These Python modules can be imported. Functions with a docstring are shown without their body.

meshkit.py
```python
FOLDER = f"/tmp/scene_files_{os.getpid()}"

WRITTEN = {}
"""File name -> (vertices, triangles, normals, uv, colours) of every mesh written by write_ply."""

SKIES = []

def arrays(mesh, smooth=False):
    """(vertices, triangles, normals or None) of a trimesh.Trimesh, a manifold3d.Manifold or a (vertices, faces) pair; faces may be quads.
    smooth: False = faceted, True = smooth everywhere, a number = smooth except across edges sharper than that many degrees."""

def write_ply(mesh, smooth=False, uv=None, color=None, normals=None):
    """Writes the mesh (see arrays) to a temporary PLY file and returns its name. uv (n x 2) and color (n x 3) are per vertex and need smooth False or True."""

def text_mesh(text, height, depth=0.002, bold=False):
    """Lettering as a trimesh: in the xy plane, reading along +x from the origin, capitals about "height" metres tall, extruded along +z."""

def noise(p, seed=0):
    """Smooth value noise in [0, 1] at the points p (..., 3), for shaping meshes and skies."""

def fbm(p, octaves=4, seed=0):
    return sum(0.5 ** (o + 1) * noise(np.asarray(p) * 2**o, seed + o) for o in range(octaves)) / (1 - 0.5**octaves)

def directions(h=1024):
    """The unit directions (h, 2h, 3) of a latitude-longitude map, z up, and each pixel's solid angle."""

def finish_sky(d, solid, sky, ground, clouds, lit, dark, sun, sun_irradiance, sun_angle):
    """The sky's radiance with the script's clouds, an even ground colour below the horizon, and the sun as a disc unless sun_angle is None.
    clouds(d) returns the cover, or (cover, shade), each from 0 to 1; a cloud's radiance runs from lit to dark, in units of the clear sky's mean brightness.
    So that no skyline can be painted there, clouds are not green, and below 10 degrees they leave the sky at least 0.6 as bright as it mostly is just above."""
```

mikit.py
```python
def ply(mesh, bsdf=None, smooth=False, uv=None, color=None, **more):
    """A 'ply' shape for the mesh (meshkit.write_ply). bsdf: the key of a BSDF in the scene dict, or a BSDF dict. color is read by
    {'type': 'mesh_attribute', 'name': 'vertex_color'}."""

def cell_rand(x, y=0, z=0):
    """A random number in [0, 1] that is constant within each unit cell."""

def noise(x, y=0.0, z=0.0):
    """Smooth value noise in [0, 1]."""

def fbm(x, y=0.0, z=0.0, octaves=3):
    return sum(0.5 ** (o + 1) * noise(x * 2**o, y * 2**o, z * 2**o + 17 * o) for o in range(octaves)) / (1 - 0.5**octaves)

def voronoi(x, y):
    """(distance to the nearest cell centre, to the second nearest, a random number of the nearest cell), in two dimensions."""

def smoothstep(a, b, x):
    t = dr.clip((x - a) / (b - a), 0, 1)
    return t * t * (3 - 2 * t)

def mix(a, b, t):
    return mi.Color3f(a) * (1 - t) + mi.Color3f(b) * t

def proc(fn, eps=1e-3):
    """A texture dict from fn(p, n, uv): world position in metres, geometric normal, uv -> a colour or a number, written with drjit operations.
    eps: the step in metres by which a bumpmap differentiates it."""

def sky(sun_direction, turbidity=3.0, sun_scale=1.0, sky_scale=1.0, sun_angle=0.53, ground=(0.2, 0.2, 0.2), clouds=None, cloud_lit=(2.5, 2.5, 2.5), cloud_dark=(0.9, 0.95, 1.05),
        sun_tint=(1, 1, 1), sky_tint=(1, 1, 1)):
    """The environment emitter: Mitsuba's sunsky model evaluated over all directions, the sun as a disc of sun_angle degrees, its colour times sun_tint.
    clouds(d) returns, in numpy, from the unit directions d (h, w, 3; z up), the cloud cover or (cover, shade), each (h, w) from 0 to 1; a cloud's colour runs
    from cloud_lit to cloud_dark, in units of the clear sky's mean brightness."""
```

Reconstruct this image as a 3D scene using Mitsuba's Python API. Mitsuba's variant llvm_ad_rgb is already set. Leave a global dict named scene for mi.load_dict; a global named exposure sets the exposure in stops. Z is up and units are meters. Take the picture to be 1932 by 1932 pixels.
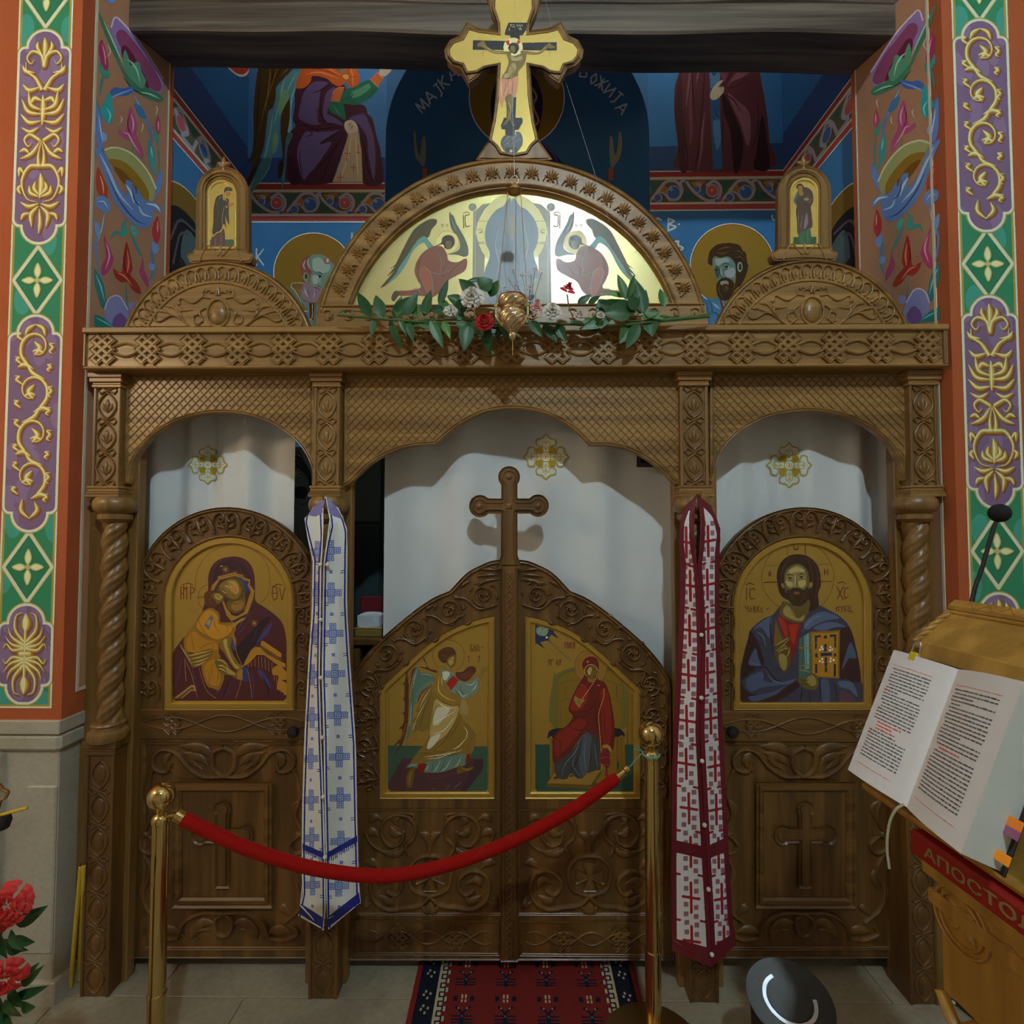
import math, random
import numpy as np, trimesh, mitsuba as mi, drjit as dr, shapely
import manifold3d as m3
from shapely.geometry import Polygon, LineString, Point, MultiPolygon, box as sbox
from shapely import affinity
from shapely.ops import unary_union
import mikit, meshkit
from mikit import proc, noise, fbm, smoothstep, mix, cell_rand, voronoi

T = mi.ScalarTransform4f
scene, labels = {'type': 'scene'}, {}
# ---------------------------------------------------------------- camera, lights, exposure
FOC, CAM, PITCH, YAW = 966.0, np.array([0.022, -1.75, 1.553]), math.radians(2.0), math.radians(0.6)
FWD = np.array([-math.sin(YAW) * math.cos(PITCH), math.cos(YAW) * math.cos(PITCH), math.sin(PITCH)])
RGT = np.array([math.cos(YAW), math.sin(YAW), 0.0])
UPV = np.cross(RGT, FWD)
scene['camera'] = {'type': 'perspective', 'fov': 90.0, 'fov_axis': 'x', 'near_clip': 0.05, 'far_clip': 60.0,
                   'to_world': T().look_at(origin=CAM.tolist(), target=(CAM + FWD).tolist(), up=UPV.tolist())}
exposure = -0.28
COOL, WARM = (0.40, -3.0, 4.13), (-2.45, -1.55, 2.5)
def emitter(c, k): return {'type': 'area', 'radiance': {'type': 'rgb', 'value': [c[0] * k, c[1] * k, c[2] * k]}}
scene['flood_lamp__lens'] = {'type': 'sphere', 'center': list(COOL), 'radius': 0.07, 'emitter': emitter((0.72, 0.93, 1.0), 1350)}
labels['flood_lamp'] = {'label': 'cool white flood lamp on a bracket high in the nave', 'category': 'lamp'}
labels['chandelier'] = {'label': 'round warm chandelier with many small bulbs, hanging left of the nave', 'category': 'chandelier'}
for _i in range(10):
    _a = _i * math.pi / 5
    scene['chandelier__bulb' + ('_%03d' % _i if _i else '')] = {'type': 'sphere', 'radius': 0.035, 'emitter': emitter((1.0, 0.74, 0.46), 125),
        'center': [WARM[0] + 0.26 * math.cos(_a), WARM[1] + 0.26 * math.sin(_a), WARM[2]]}
# added unseen windows: emitting panes in the nave walls that give broad soft fill
FILL_WINDOWS = [(-3.3, -3.6), (-3.3, -5.6), (3.3, -3.6), (3.3, -5.6)]
FILL_LIGHT = emitter((0.95, 0.97, 1.0), 0.45)
# ---------------------------------------------------------------- helpers
def ray(px, py):
    px, py = np.asarray(px, float), np.asarray(py, float)
    return FWD + RGT * ((px - 966) / FOC)[..., None] + UPV * ((966 - py) / FOC)[..., None]
def P(px, py, Y=0.0):
    """The point of the plane y = Y that the photograph shows at this pixel (used to measure real positions)."""
    d = ray(px, py); return CAM + d * ((Y - CAM[1]) / d[..., 1])[..., None]
def PX(px, py, X):
    d = ray(px, py); return CAM + d * ((X - CAM[0]) / d[..., 0])[..., None]
def PZ(px, py, Z):
    d = ray(px, py); return CAM + d * ((Z - CAM[2]) / d[..., 2])[..., None]
def numbered(k):
    if k not in USED: USED.add(k); return k
    i = 1
    while '%s_%03d' % (k, i) in USED: i += 1
    k = '%s_%03d' % (k, i); USED.add(k); return k
USED = set()
def thing(name, label, cat, group=None):
    k = numbered(name); labels[k] = {'label': label, 'category': cat}
    if group: labels[k]['group'] = group
    return k
def part(parent, name, mesh, bsdf, smooth=30, label=None, kind=None, **kw):
    k = numbered((parent + '__' if parent else '') + name)
    if isinstance(mesh, list): mesh = cat(mesh)
    scene[k] = mesh if isinstance(mesh, dict) else mikit.ply(mesh, bsdf, smooth=smooth, **kw)
    if label or kind:
        labels[k] = {}
        if label: labels[k]['label'] = label
        if kind: labels[k]['kind'] = kind
    return k
def struct(name, mesh, bsdf, label, smooth=30, cat='structure', parent=None):
    k = part(parent, name, mesh, bsdf, smooth)
    if not parent: labels[k] = {'label': label, 'category': cat, 'kind': 'structure'}
    return k
def cat(ms): return trimesh.util.concatenate([m for m in ms if m is not None and len(m.faces)])
def box(x0, x1, y0, y1, z0, z1):
    m = trimesh.creation.box((x1 - x0, y1 - y0, z1 - z0)); m.apply_translation(((x0 + x1) / 2, (y0 + y1) / 2, (z0 + z1) / 2)); return m
def bbox(x0, x1, y0, y1, z0, z1, b=0.003):
    """A box with chamfered edges."""
    h = np.array([x1 - x0, y1 - y0, z1 - z0]) / 2; b = min(b, h.min() * 0.8); pts = []
    for sx in (-1, 1):
        for sy in (-1, 1):
            for sz in (-1, 1):
                for k in range(3):
                    p = h.copy() - b; p[k] = h[k]; pts.append(p * (sx, sy, sz))
    m = trimesh.convex.convex_hull(np.array(pts)); m.apply_translation(((x0 + x1) / 2, (y0 + y1) / 2, (z0 + z1) / 2)); return m
def polys(g):
    if g.is_empty: return []
    return [q for q in (getattr(g, 'geoms', [g])) if isinstance(q, Polygon) and q.area > 1e-12]
def prism(poly, y0, y1):
    """A polygon of the xz plane extruded from y0 (front) to y1 (back)."""
    out = []
    for q in polys(poly if not isinstance(poly, (list, np.ndarray)) else Polygon(poly).buffer(0)):
        m = trimesh.creation.extrude_polygon(q, y1 - y0, engine='earcut'); v = m.vertices.copy()
        m = trimesh.Trimesh(np.c_[v[:, 0], y0 + v[:, 2], v[:, 1]], m.faces[:, ::-1], process=False); out.append(m)
    return cat(out)
def bprism(poly, y0, y1, b=0.004):
    """prism with a chamfered front edge."""
    P0 = poly if isinstance(poly, (Polygon, MultiPolygon)) else Polygon(poly).buffer(0)
    m = [prism(P0, y0 + b, y1)]
    inner = P0.buffer(-b, join_style=2)
    for q in polys(inner): m.append(prism(q, y0, y0 + b))
    for q in polys(P0):
        for ring in [q.exterior] + list(q.interiors):
            c = np.array(shapely.geometry.polygon.orient(Polygon(ring), 1).exterior.coords)[:-1]
            s = 1 if ring is q.exterior else -1
            e = np.roll(c, -1, 0) - c; e /= np.linalg.norm(e, axis=1, keepdims=True) + 1e-12
            nrm = np.c_[-e[:, 1], e[:, 0]] * s; pv = np.roll(nrm, 1, 0); mit = nrm + pv
            mit /= np.maximum((mit * nrm).sum(1, keepdims=True), 0.35)
            i = c + mit * b; n = len(c); j = np.arange(n); k = (j + 1) % n
            v = np.vstack([np.c_[c[:, 0], np.full(n, y0 + b), c[:, 1]], np.c_[i[:, 0], np.full(n, y0), i[:, 1]]])
            f = np.vstack([np.c_[j, k, k + n], np.c_[j, k + n, j + n]]); f = f if s > 0 else f[:, ::-1]
            m.append(trimesh.Trimesh(v, f, process=False))
    return cat(m)
def lathe(prof, n=32, axis=(0, 0, 0)):
    """prof: (r, z) rows from the bottom up, turned about the z axis."""
    p = np.array(prof, float); a = np.arange(n) * 2 * np.pi / n
    v = np.stack([p[:, None, 0] * np.cos(a), p[:, None, 0] * np.sin(a), np.repeat(p[:, 1:], n, 1)], -1).reshape(-1, 3)
    i, j = np.meshgrid(np.arange(len(p) - 1), np.arange(n), indexing='ij'); k = (j + 1) % n
    q = np.stack([i * n + j, i * n + k, (i + 1) * n + k, (i + 1) * n + j], -1).reshape(-1, 4)
    m = trimesh.Trimesh(v + np.array(axis), np.vstack([q[:, [0, 1, 2]], q[:, [0, 2, 3]]]), process=False)
    return m
def catmull(p, n=6, closed=False):
    p = np.asarray(p, float)
    if len(p) < 3 and not closed: return np.array([p[0] + (p[1] - p[0]) * t for t in np.linspace(0, 1, n + 1)])
    q = np.vstack([p[-1:], p, p[:2]]) if closed else np.vstack([2 * p[:1] - p[1:2], p, 2 * p[-1:] - p[-2:-1]])
    t = np.linspace(0, 1, n, endpoint=False)[:, None, None]
    a, b, c, d = q[:-3], q[1:-2], q[2:-1], q[3:]
    o = 0.5 * (2 * b + (c - a) * t + (2 * a - 5 * b + 4 * c - d) * t ** 2 + (3 * b - a - 3 * c + d) * t ** 3)
    o = o.transpose(1, 0, 2).reshape(-1, p.shape[1])
    return o if closed else np.vstack([o, p[-1:]])
def frames(p):
    t = np.gradient(p, axis=0); t /= np.linalg.norm(t, axis=1, keepdims=True) + 1e-12
    a = np.zeros_like(p); u = np.cross(t[0], [0, 0, 1.0] if abs(t[0, 2]) < 0.9 else [1.0, 0, 0]); a[0] = u / np.linalg.norm(u)
    for i in range(1, len(p)):
        u = a[i - 1] - t[i] * (a[i - 1] @ t[i]); a[i] = u / (np.linalg.norm(u) + 1e-12)
    return t, a, np.cross(t, a)
def tube(p, r, sides=8, caps=True):
    p = np.asarray(p, float); r = np.broadcast_to(r, (len(p),)); t, a, b = frames(p)
    an = np.arange(sides) * 2 * np.pi / sides
    v = (p[:, None] + r[:, None, None] * (np.cos(an)[None, :, None] * a[:, None] + np.sin(an)[None, :, None] * b[:, None])).reshape(-1, 3)
    i, j = np.meshgrid(np.arange(len(p) - 1), np.arange(sides), indexing='ij'); k = (j + 1) % sides
    q = np.stack([i * sides + j, i * sides + k, (i + 1) * sides + k, (i + 1) * sides + j], -1).reshape(-1, 4)
    f = [q[:, [0, 1, 2]], q[:, [0, 2, 3]]]
    if caps:
        n = len(v); v = np.vstack([v, p[:1], p[-1:]]); j = np.arange(sides); k = (j + 1) % sides; e = (len(p) - 1) * sides
        f += [np.c_[k, j, np.full(sides, n)], np.c_[e + j, e + k, np.full(sides, n + 1)]]
    return trimesh.Trimesh(v, np.vstack(f), process=False)
SEC = np.linspace(0, np.pi, 7)
def relief(line, w, h, Y, prof='flat', n=5, smooth=True, sink=0.0):
    """A carved rib: half-round bar along a line of the xz plane, standing h proud of the plane y = Y. prof tapers its ends."""
    c = catmull(line, n) if smooth else np.asarray(line, float)
    m = len(c); s = np.linspace(0, 1, m)
    k = {'flat': np.ones(m), 'leaf': np.maximum(np.sin(np.pi * s ** 0.8), 0.08), 'end': np.clip(1.15 - s, 0.15, 1), 'both': np.minimum(1, 0.25 + 4 * np.minimum(s, 1 - s)),
         'drop': np.maximum(np.sin(np.pi * (0.12 + 0.88 * s) ** 1.6), 0.1)}[prof]
    t = np.gradient(c, axis=0); t /= np.linalg.norm(t, axis=1, keepdims=True) + 1e-12; nn = np.c_[-t[:, 1], t[:, 0]]
    ww = (w / 2 * k)[:, None]; hh = (h * (0.35 + 0.65 * k))[:, None]
    off = np.cos(SEC)[None] * ww; hi = np.sin(SEC)[None] * hh
    v = np.stack([c[:, :1] + nn[:, :1] * off, Y + sink - hi, c[:, 1:] + nn[:, 1:] * off], -1).reshape(-1, 3)
    g = len(SEC); i, j = np.meshgrid(np.arange(m - 1), np.arange(g - 1), indexing='ij')
    q = np.stack([i * g + j, i * g + j + 1, (i + 1) * g + j + 1, (i + 1) * g + j], -1).reshape(-1, 4)
    f = np.vstack([q[:, [0, 1, 2]], q[:, [0, 2, 3]]])
    ce = len(v); v = np.vstack([v, [[c[0, 0], Y + sink, c[0, 1]], [c[-1, 0], Y + sink, c[-1, 1]]]])
    jj = np.arange(g - 1); b = (m - 1) * g
    f = np.vstack([f, np.c_[jj + 1, jj, np.full(g - 1, ce)], np.c_[b + jj, b + jj + 1, np.full(g - 1, ce + 1)]])
    return trimesh.Trimesh(v, f, process=False)
def dome(x, z, rx, rz, h, Y, rot=0.0, n=14):
    """A carved boss: half an ellipsoid on the plane y = Y."""
    a = np.arange(n) * 2 * np.pi / n; rows = [(1, 0), (0.92, 0.4), (0.7, 0.72), (0.38, 0.93)]; v = []
    for k, q in rows:
        u, w = rx * k * np.cos(a), rz * k * np.sin(a)
        v.append(np.c_[x + u * math.cos(rot) - w * math.sin(rot), np.full(n, Y - h * q), z + u * math.sin(rot) + w * math.cos(rot)])
    v = np.vstack(v + [[[x, Y - h, z]]]); f = []; j = np.arange(n); k = (j + 1) % n
    for i in range(3): f += [np.c_[i * n + j, i * n + k, (i + 1) * n + k], np.c_[i * n + j, (i + 1) * n + k, (i + 1) * n + j]]
    f.append(np.c_[3 * n + j, 3 * n + k, np.full(n, 4 * n)])
    return trimesh.Trimesh(v, np.vstack(f), process=False)
def xf(pts, o=(0, 0), s=1.0, rot=0.0, mir=False):
    p = np.asarray(pts, float) * (np.array([-1, 1]) if mir else 1) * s; c, d = math.cos(rot), math.sin(rot)
    return np.c_[p[:, 0] * c - p[:, 1] * d + o[0], p[:, 0] * d + p[:, 1] * c + o[1]]
def spiral(c, r, a0, turns, r1=0.12, n=14):
    t = np.linspace(0, 1, n); a = a0 + turns * 2 * np.pi * t; q = r * (1 - (1 - r1) * t)
    return np.c_[c[0] + q * np.cos(a), c[1] + q * np.sin(a)]
def arcpts(c, r, a0, a1, n=24):
    a = np.radians(np.linspace(a0, a1, n)); return np.c_[c[0] + r * np.cos(a), c[1] + r * np.sin(a)]
def lerp(a, b, t): return a + (b - a) * t
# ---------------------------------------------------------------- materials
def lin(h):
    c = np.array([int(h[i:i + 2], 16) for i in (0, 2, 4)]) / 255.0
    return np.where(c <= 0.04045, c / 12.92, ((c + 0.055) / 1.055) ** 2.4)
def mat(name, color, rough=0.5, **kw):
    scene[name] = {'type': 'twosided', 'bsdf': {'type': 'principled', 'base_color': color if isinstance(color, dict) else {'type': 'rgb', 'value': [float(x) for x in color]}, 'roughness': rough, **kw}}
    return name
def wood(name, dark, light, axis, rough=0.34, coat=0.55, fs=1.0, bump=0.0004):
    """Varnished timber; axis: the direction of the grain."""
    ax = {'x': (1.6, 34, 34), 'z': (34, 34, 1.6), 'y': (34, 1.6, 34)}[axis]
    def col(p, n, uv):
        w = fbm(p.x * ax[0] * 0.35 * fs + 3, p.y * ax[1] * 0.35 * fs, p.z * ax[2] * 0.35 * fs, 2) * 2.2
        g = fbm(p.x * ax[0] * fs + w, p.y * ax[1] * fs + w, p.z * ax[2] * fs, 3)
        f = noise(p.x * ax[0] * 6 * fs, p.y * ax[1] * 6 * fs, p.z * ax[2] * 6 * fs)
        return mix(dark, light, dr.clip(smoothstep(0.25, 0.8, g) * 0.8 + (f - 0.5) * 0.25 + 0.08, 0, 1))
    inner = {'type': 'principled', 'base_color': proc(col), 'roughness': rough, 'clearcoat': coat, 'clearcoat_gloss': 0.75, 'specular': 0.5}
    scene[name] = {'type': 'twosided', 'bsdf': inner}
    return name
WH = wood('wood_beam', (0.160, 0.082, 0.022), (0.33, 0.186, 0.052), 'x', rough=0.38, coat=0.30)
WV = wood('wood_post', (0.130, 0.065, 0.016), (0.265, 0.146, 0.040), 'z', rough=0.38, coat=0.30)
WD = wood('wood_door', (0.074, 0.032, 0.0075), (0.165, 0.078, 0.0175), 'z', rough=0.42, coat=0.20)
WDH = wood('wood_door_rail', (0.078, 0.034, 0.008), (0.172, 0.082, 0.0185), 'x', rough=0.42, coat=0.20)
WL = wood('wood_lectern', (0.26, 0.135, 0.024), (0.40, 0.225, 0.045), 'z', rough=0.42, coat=0.2)
WO = wood('wood_old_beam', (0.045, 0.032, 0.024), (0.16, 0.128, 0.100), 'x', rough=0.6, coat=0.0, fs=0.8)
mat('gold_leaf', (0.74, 0.56, 0.16), 0.30, metallic=0.75, clearcoat=0.6, clearcoat_gloss=0.9)
mat('gold_leaf_warm', (0.44, 0.265, 0.045), 0.38, metallic=0.5, clearcoat=0.5, clearcoat_gloss=0.85)
mat('gold_lunette', (0.72, 0.62, 0.26), 0.33, metallic=0.65, clearcoat=1.0, clearcoat_gloss=0.70)
mat('brass', (0.66, 0.50, 0.20), 0.13, metallic=1.0)
mat('brass_satin', (0.50, 0.33, 0.13), 0.35, metallic=1.0)
mat('chased_brass', (0.85, 0.68, 0.42), 0.18, metallic=1.0)
mat('black_metal', (0.01, 0.01, 0.011), 0.4)
mat('wax', (0.55, 0.36, 0.03), 0.45)
# ---------------------------------------------------------------- painted pictures: flat areas of paint, laid side by side on a real surface
SKIN = {}
def pigment(hexs, gain, gloss):
    key = 'paint_%s_%d_%s' % (hexs, round(gain * 100), gloss)
    if key not in scene:
        c = np.clip(lin(hexs) * gain, 0.004, 0.9)
        kw = {'matt': dict(rough=0.75, specular=0.25), 'varnish': dict(rough=0.42, specular=0.5, clearcoat=0.35, clearcoat_gloss=0.8), 'satin': dict(rough=0.55, specular=0.4)}[gloss]
        mat(key, c, **kw)
    return key
def strokepoly(c, w, tap):
    m = len(c); s = np.linspace(0, 1, m)
    k = {'': np.ones(m), 't': np.maximum(np.sin(np.pi * s), 0.1) ** 0.7, 'e': np.clip(1.08 - s, 0.08, 1), 'b': np.clip(0.1 + s, 0.1, 1)}[tap] * w / 2
    t = np.gradient(c, axis=0); t /= np.linalg.norm(t, axis=1, keepdims=True) + 1e-12; n = np.c_[-t[:, 1], t[:, 0]] * k[:, None]
    if tap == '': return LineString(c).buffer(w / 2, cap_style=1, quad_segs=3)
    parts = [Polygon([c[i] + n[i], c[i + 1] + n[i + 1], c[i + 1] - n[i + 1], c[i] - n[i]]).buffer(0) for i in range(m - 1)]
    return unary_union([q for q in parts if not q.is_empty] + [Point(c[i]).buffer(max(k[i], 1e-6), quad_segs=3) for i in range(0, m, 2)])
def parse(text):
    """Lines 'name colour kind x,y x,y ...'. kind: f smooth area, p area with corners, sW / SW smooth / straight stroke W wide (+t, e, b tapers), c circles x,y,r, o ellipses x,y,rx,ry."""
    ops = []
    for ln in text.strip().split('\n'):
        q = ln.split()
        if len(q) < 4 or q[0] == '#': continue
        nm, col, kind = q[:3]; pts = [tuple(float(v) for v in w.split(',')) for w in q[3:]]
        if kind == 'c': g = unary_union([Point(a[0], a[1]).buffer(a[2], quad_segs=12) for a in pts])
        elif kind == 'o': g = unary_union([affinity.scale(Point(a[0], a[1]).buffer(1, quad_segs=10), a[2], a[3]) for a in pts])
        elif kind[0] == 'f': g = Polygon(catmull(pts, 5, True)).buffer(0)
        elif kind[0] == 'p': g = Polygon(pts).buffer(0)
        else:
            tap = kind[-1] if kind[-1] in 'teb' else ''; w = float(kind[1:].rstrip('teb'))
            g = strokepoly(catmull(pts, 5) if kind[0] == 's' else np.array([lerp(np.array(pts[i]), np.array(pts[i + 1]), t) for i in range(len(pts) - 1) for t in ((0, .5) if tap else (0,))] + [np.array(pts[-1])]), w, tap)
        ops.append((nm, col, g))
    return ops
def move(ops, o=(0, 0), s=1.0):
    return [(n, c, affinity.affine_transform(g, [s, 0, 0, s, o[0], o[1]])) for n, c, g in ops]
def split(poly, step):
    """Cut a polygon into cells so that it can follow a curved surface."""
    x0, y0, x1, y1 = poly.bounds; out = []
    for i in range(int(math.floor(x0 / step)), int(math.floor(x1 / step)) + 1):
        for j in range(int(math.floor(y0 / step)), int(math.floor(y1 / step)) + 1):
            out += polys(poly.intersection(sbox(i * step, j * step, (i + 1) * step, (j + 1) * step)))
    return out
def picture(parent, ops, to3, clip=None, gain=1.0, gloss='varnish', metal=None, simp=0.12, cells=None, off=0.0, thick=None):
    """Later areas lie over earlier ones; each keeps only what shows, so the paint is one flat layer. One part per name and colour."""
    cover, vis = None, {}
    for nm, col, g in reversed(ops):
        if clip is not None: g = g.intersection(clip)
        g = g.simplify(simp)
        v = g if cover is None else g.difference(cover)
        cover = g if cover is None else cover.union(g)
        if not v.is_empty: vis.setdefault((nm, col), []).append(v)
    made = []
    for (nm, col), gs in vis.items():
        V, F, n = [], [], 0
        for g in gs:
            for q in polys(g):
                for r in (split(q, cells) if cells else [q]):
                    try: v, f = trimesh.creation.triangulate_polygon(r, engine='earcut')
                    except Exception: continue
                    V.append(v); F.append(f + n); n += len(v)
        if not V: continue
        v, f = np.vstack(V), np.vstack(F); w = to3(v)
        nn = np.cross(w[f[:, 1]] - w[f[:, 0]], w[f[:, 2]] - w[f[:, 0]]); c = w[f[:, 0]] - CAM
        flip = (nn * c).sum(1) > 0; f[flip] = f[flip][:, ::-1]
        m = trimesh.Trimesh(w, f, process=False)
        bs = (metal or {}).get(col) or pigment(col, gain, gloss)
        made.append(part(parent, nm, m, bs, smooth=False))
    return made
def plane_y(Y): return lambda v: P(v[:, 0], v[:, 1], Y)
# ---------------------------------------------------------------- setting: floor, piers, beam, sanctuary, nave
YP, YJ, YB = -0.04, 0.43, 1.08                       # pier fronts, back of the reveals, back wall of the sanctuary
XL, XR = P(137, 650, YP)[0], P(1798, 750, YP)[0]
ZD = P(127, 1358, YP)[2]                              # top of the stone dado
def marble(name, a, b, vein, rough, sc=3.0):
    def col(p, n, uv):
        w = fbm(p.x * sc, p.y * sc, p.z * sc, 4); v = fbm(p.x * sc * 1.7 + w * 3, p.y * sc * 1.7 + 9, p.z * sc * 1.7 + w * 2, 4)
        f = noise(p.x * 90, p.y * 90, p.z * 90)
        line = smoothstep(0.035, 0.0, dr.abs(v - 0.5)) * smoothstep(0.45, 0.7, w)
        return mix(mix(a, b, smoothstep(0.3, 0.7, v)) * (0.93 + 0.14 * f), vein, line * 0.5)
    scene[name] = {'type': 'twosided', 'bsdf': {'type': 'principled', 'base_color': proc(col), 'roughness': rough, 'specular': 0.5}}
marble('marble_floor', (0.29, 0.255, 0.185), (0.22, 0.19, 0.135), (0.26, 0.17, 0.11), 0.28, 2.2)
marble('marble_dado', (0.40, 0.375, 0.30), (0.33, 0.30, 0.235), (0.30, 0.26, 0.19), 0.45, 2.6)
mat('joint', (0.34, 0.32, 0.27), 0.8)
def plaster(name, c, amp=0.10, rough=0.8):
    def col(p, n, uv):
        w = fbm(p.x * 9, p.y * 9, p.z * 4, 3); return mi.Color3f(c) * (1 - amp + 2 * amp * w)
    scene[name] = {'type': 'twosided', 'bsdf': {'type': 'principled', 'base_color': proc(col), 'roughness': rough, 'specular': 0.3}}
ORANGE, PINK, CREAM = (0.40, 0.095, 0.033), (0.47, 0.235, 0.135), (0.62, 0.56, 0.46)
plaster('plaster_orange', ORANGE, 0.08); plaster('plaster_pink', PINK, 0.13); plaster('plaster_cream', CREAM, 0.06)
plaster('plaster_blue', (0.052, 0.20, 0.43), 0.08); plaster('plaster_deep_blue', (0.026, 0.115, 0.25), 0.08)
# floor: slabs laid in rows, joints open between them
struct('floor', box(-3.4, 3.4, -7.6, 2.2, -0.06, -0.006), 'joint', 'pale marble slab floor before and behind the wooden screen', cat='floor')
xj = P(637, 1860, 0)[0]; yj = PZ(900, 1886, 0)[1]
for r in range(-4, 5):
    for c in range(-4, 5):
        x0 = xj + 0.61 * c + (0.30 if r == -1 else 0.0); y0 = yj + 0.31 * r
        part('floor', 'tile', bbox(x0 + 0.0012, x0 + 0.6088, y0 + 0.0012, y0 + 0.3088, -0.03, 0.0, 0.0012), 'marble_floor', smooth=False)
struct('floor_nave', box(-3.3, 3.3, -7.5, yj - 1.245, -0.03, -0.001), 'marble_floor', 'plain marble floor of the nave', cat='floor')
# piers: each a stone dado under painted plaster
def pier(side):
    s, X, nm = (-1, XL, 'left') if side < 0 else (1, XR, 'right')
    xs = sorted((X, s * 3.3)); w = struct('wall_' + nm, box(xs[0], xs[1], YP, YJ, ZD, 6.0), 'plaster_orange', 'orange painted %s pier with a strip of purple ornament panels over a stone base' % nm, cat='wall')
    def at(u0, u1, y0, y1, z0, z1, b=0.004):
        a, c = sorted((X + s * u0, X + s * u1)); return bbox(a, c, y0, y1, z0, z1, b)
    cap = [at(-0.004, 1.8, YP - 0.012, YJ - 0.01, ZD - 0.045, ZD, 0.003), at(-0.002, 1.8, YP - 0.008, YJ - 0.01, ZD - 0.105, ZD - 0.046, 0.012)]
    part(w, 'stone_cap', cap, 'marble_dado')
    part(w, 'stone_base', [at(0.012, 1.8, YP + 0.010, YJ - 0.02, 0.0, ZD - 0.105)], 'marble_dado')
    part(w, 'stone_plinth', [at(-0.006, 1.8, YP - 0.004, YJ - 0.01, -0.02, 0.075, 0.004)], 'marble_dado')
    part(w, 'stone_panel', [at(0.014, 0.115, YP + 0.004, YP + 0.02, 0.16, ZD - 0.22, 0.004), at(0.19, 1.8, YP - 0.018, YP + 0.02, 0.075, ZD - 0.105, 0.01)], 'marble_dado')
    return w
WALL_L, WALL_R = pier(-1), pier(1)
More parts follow.
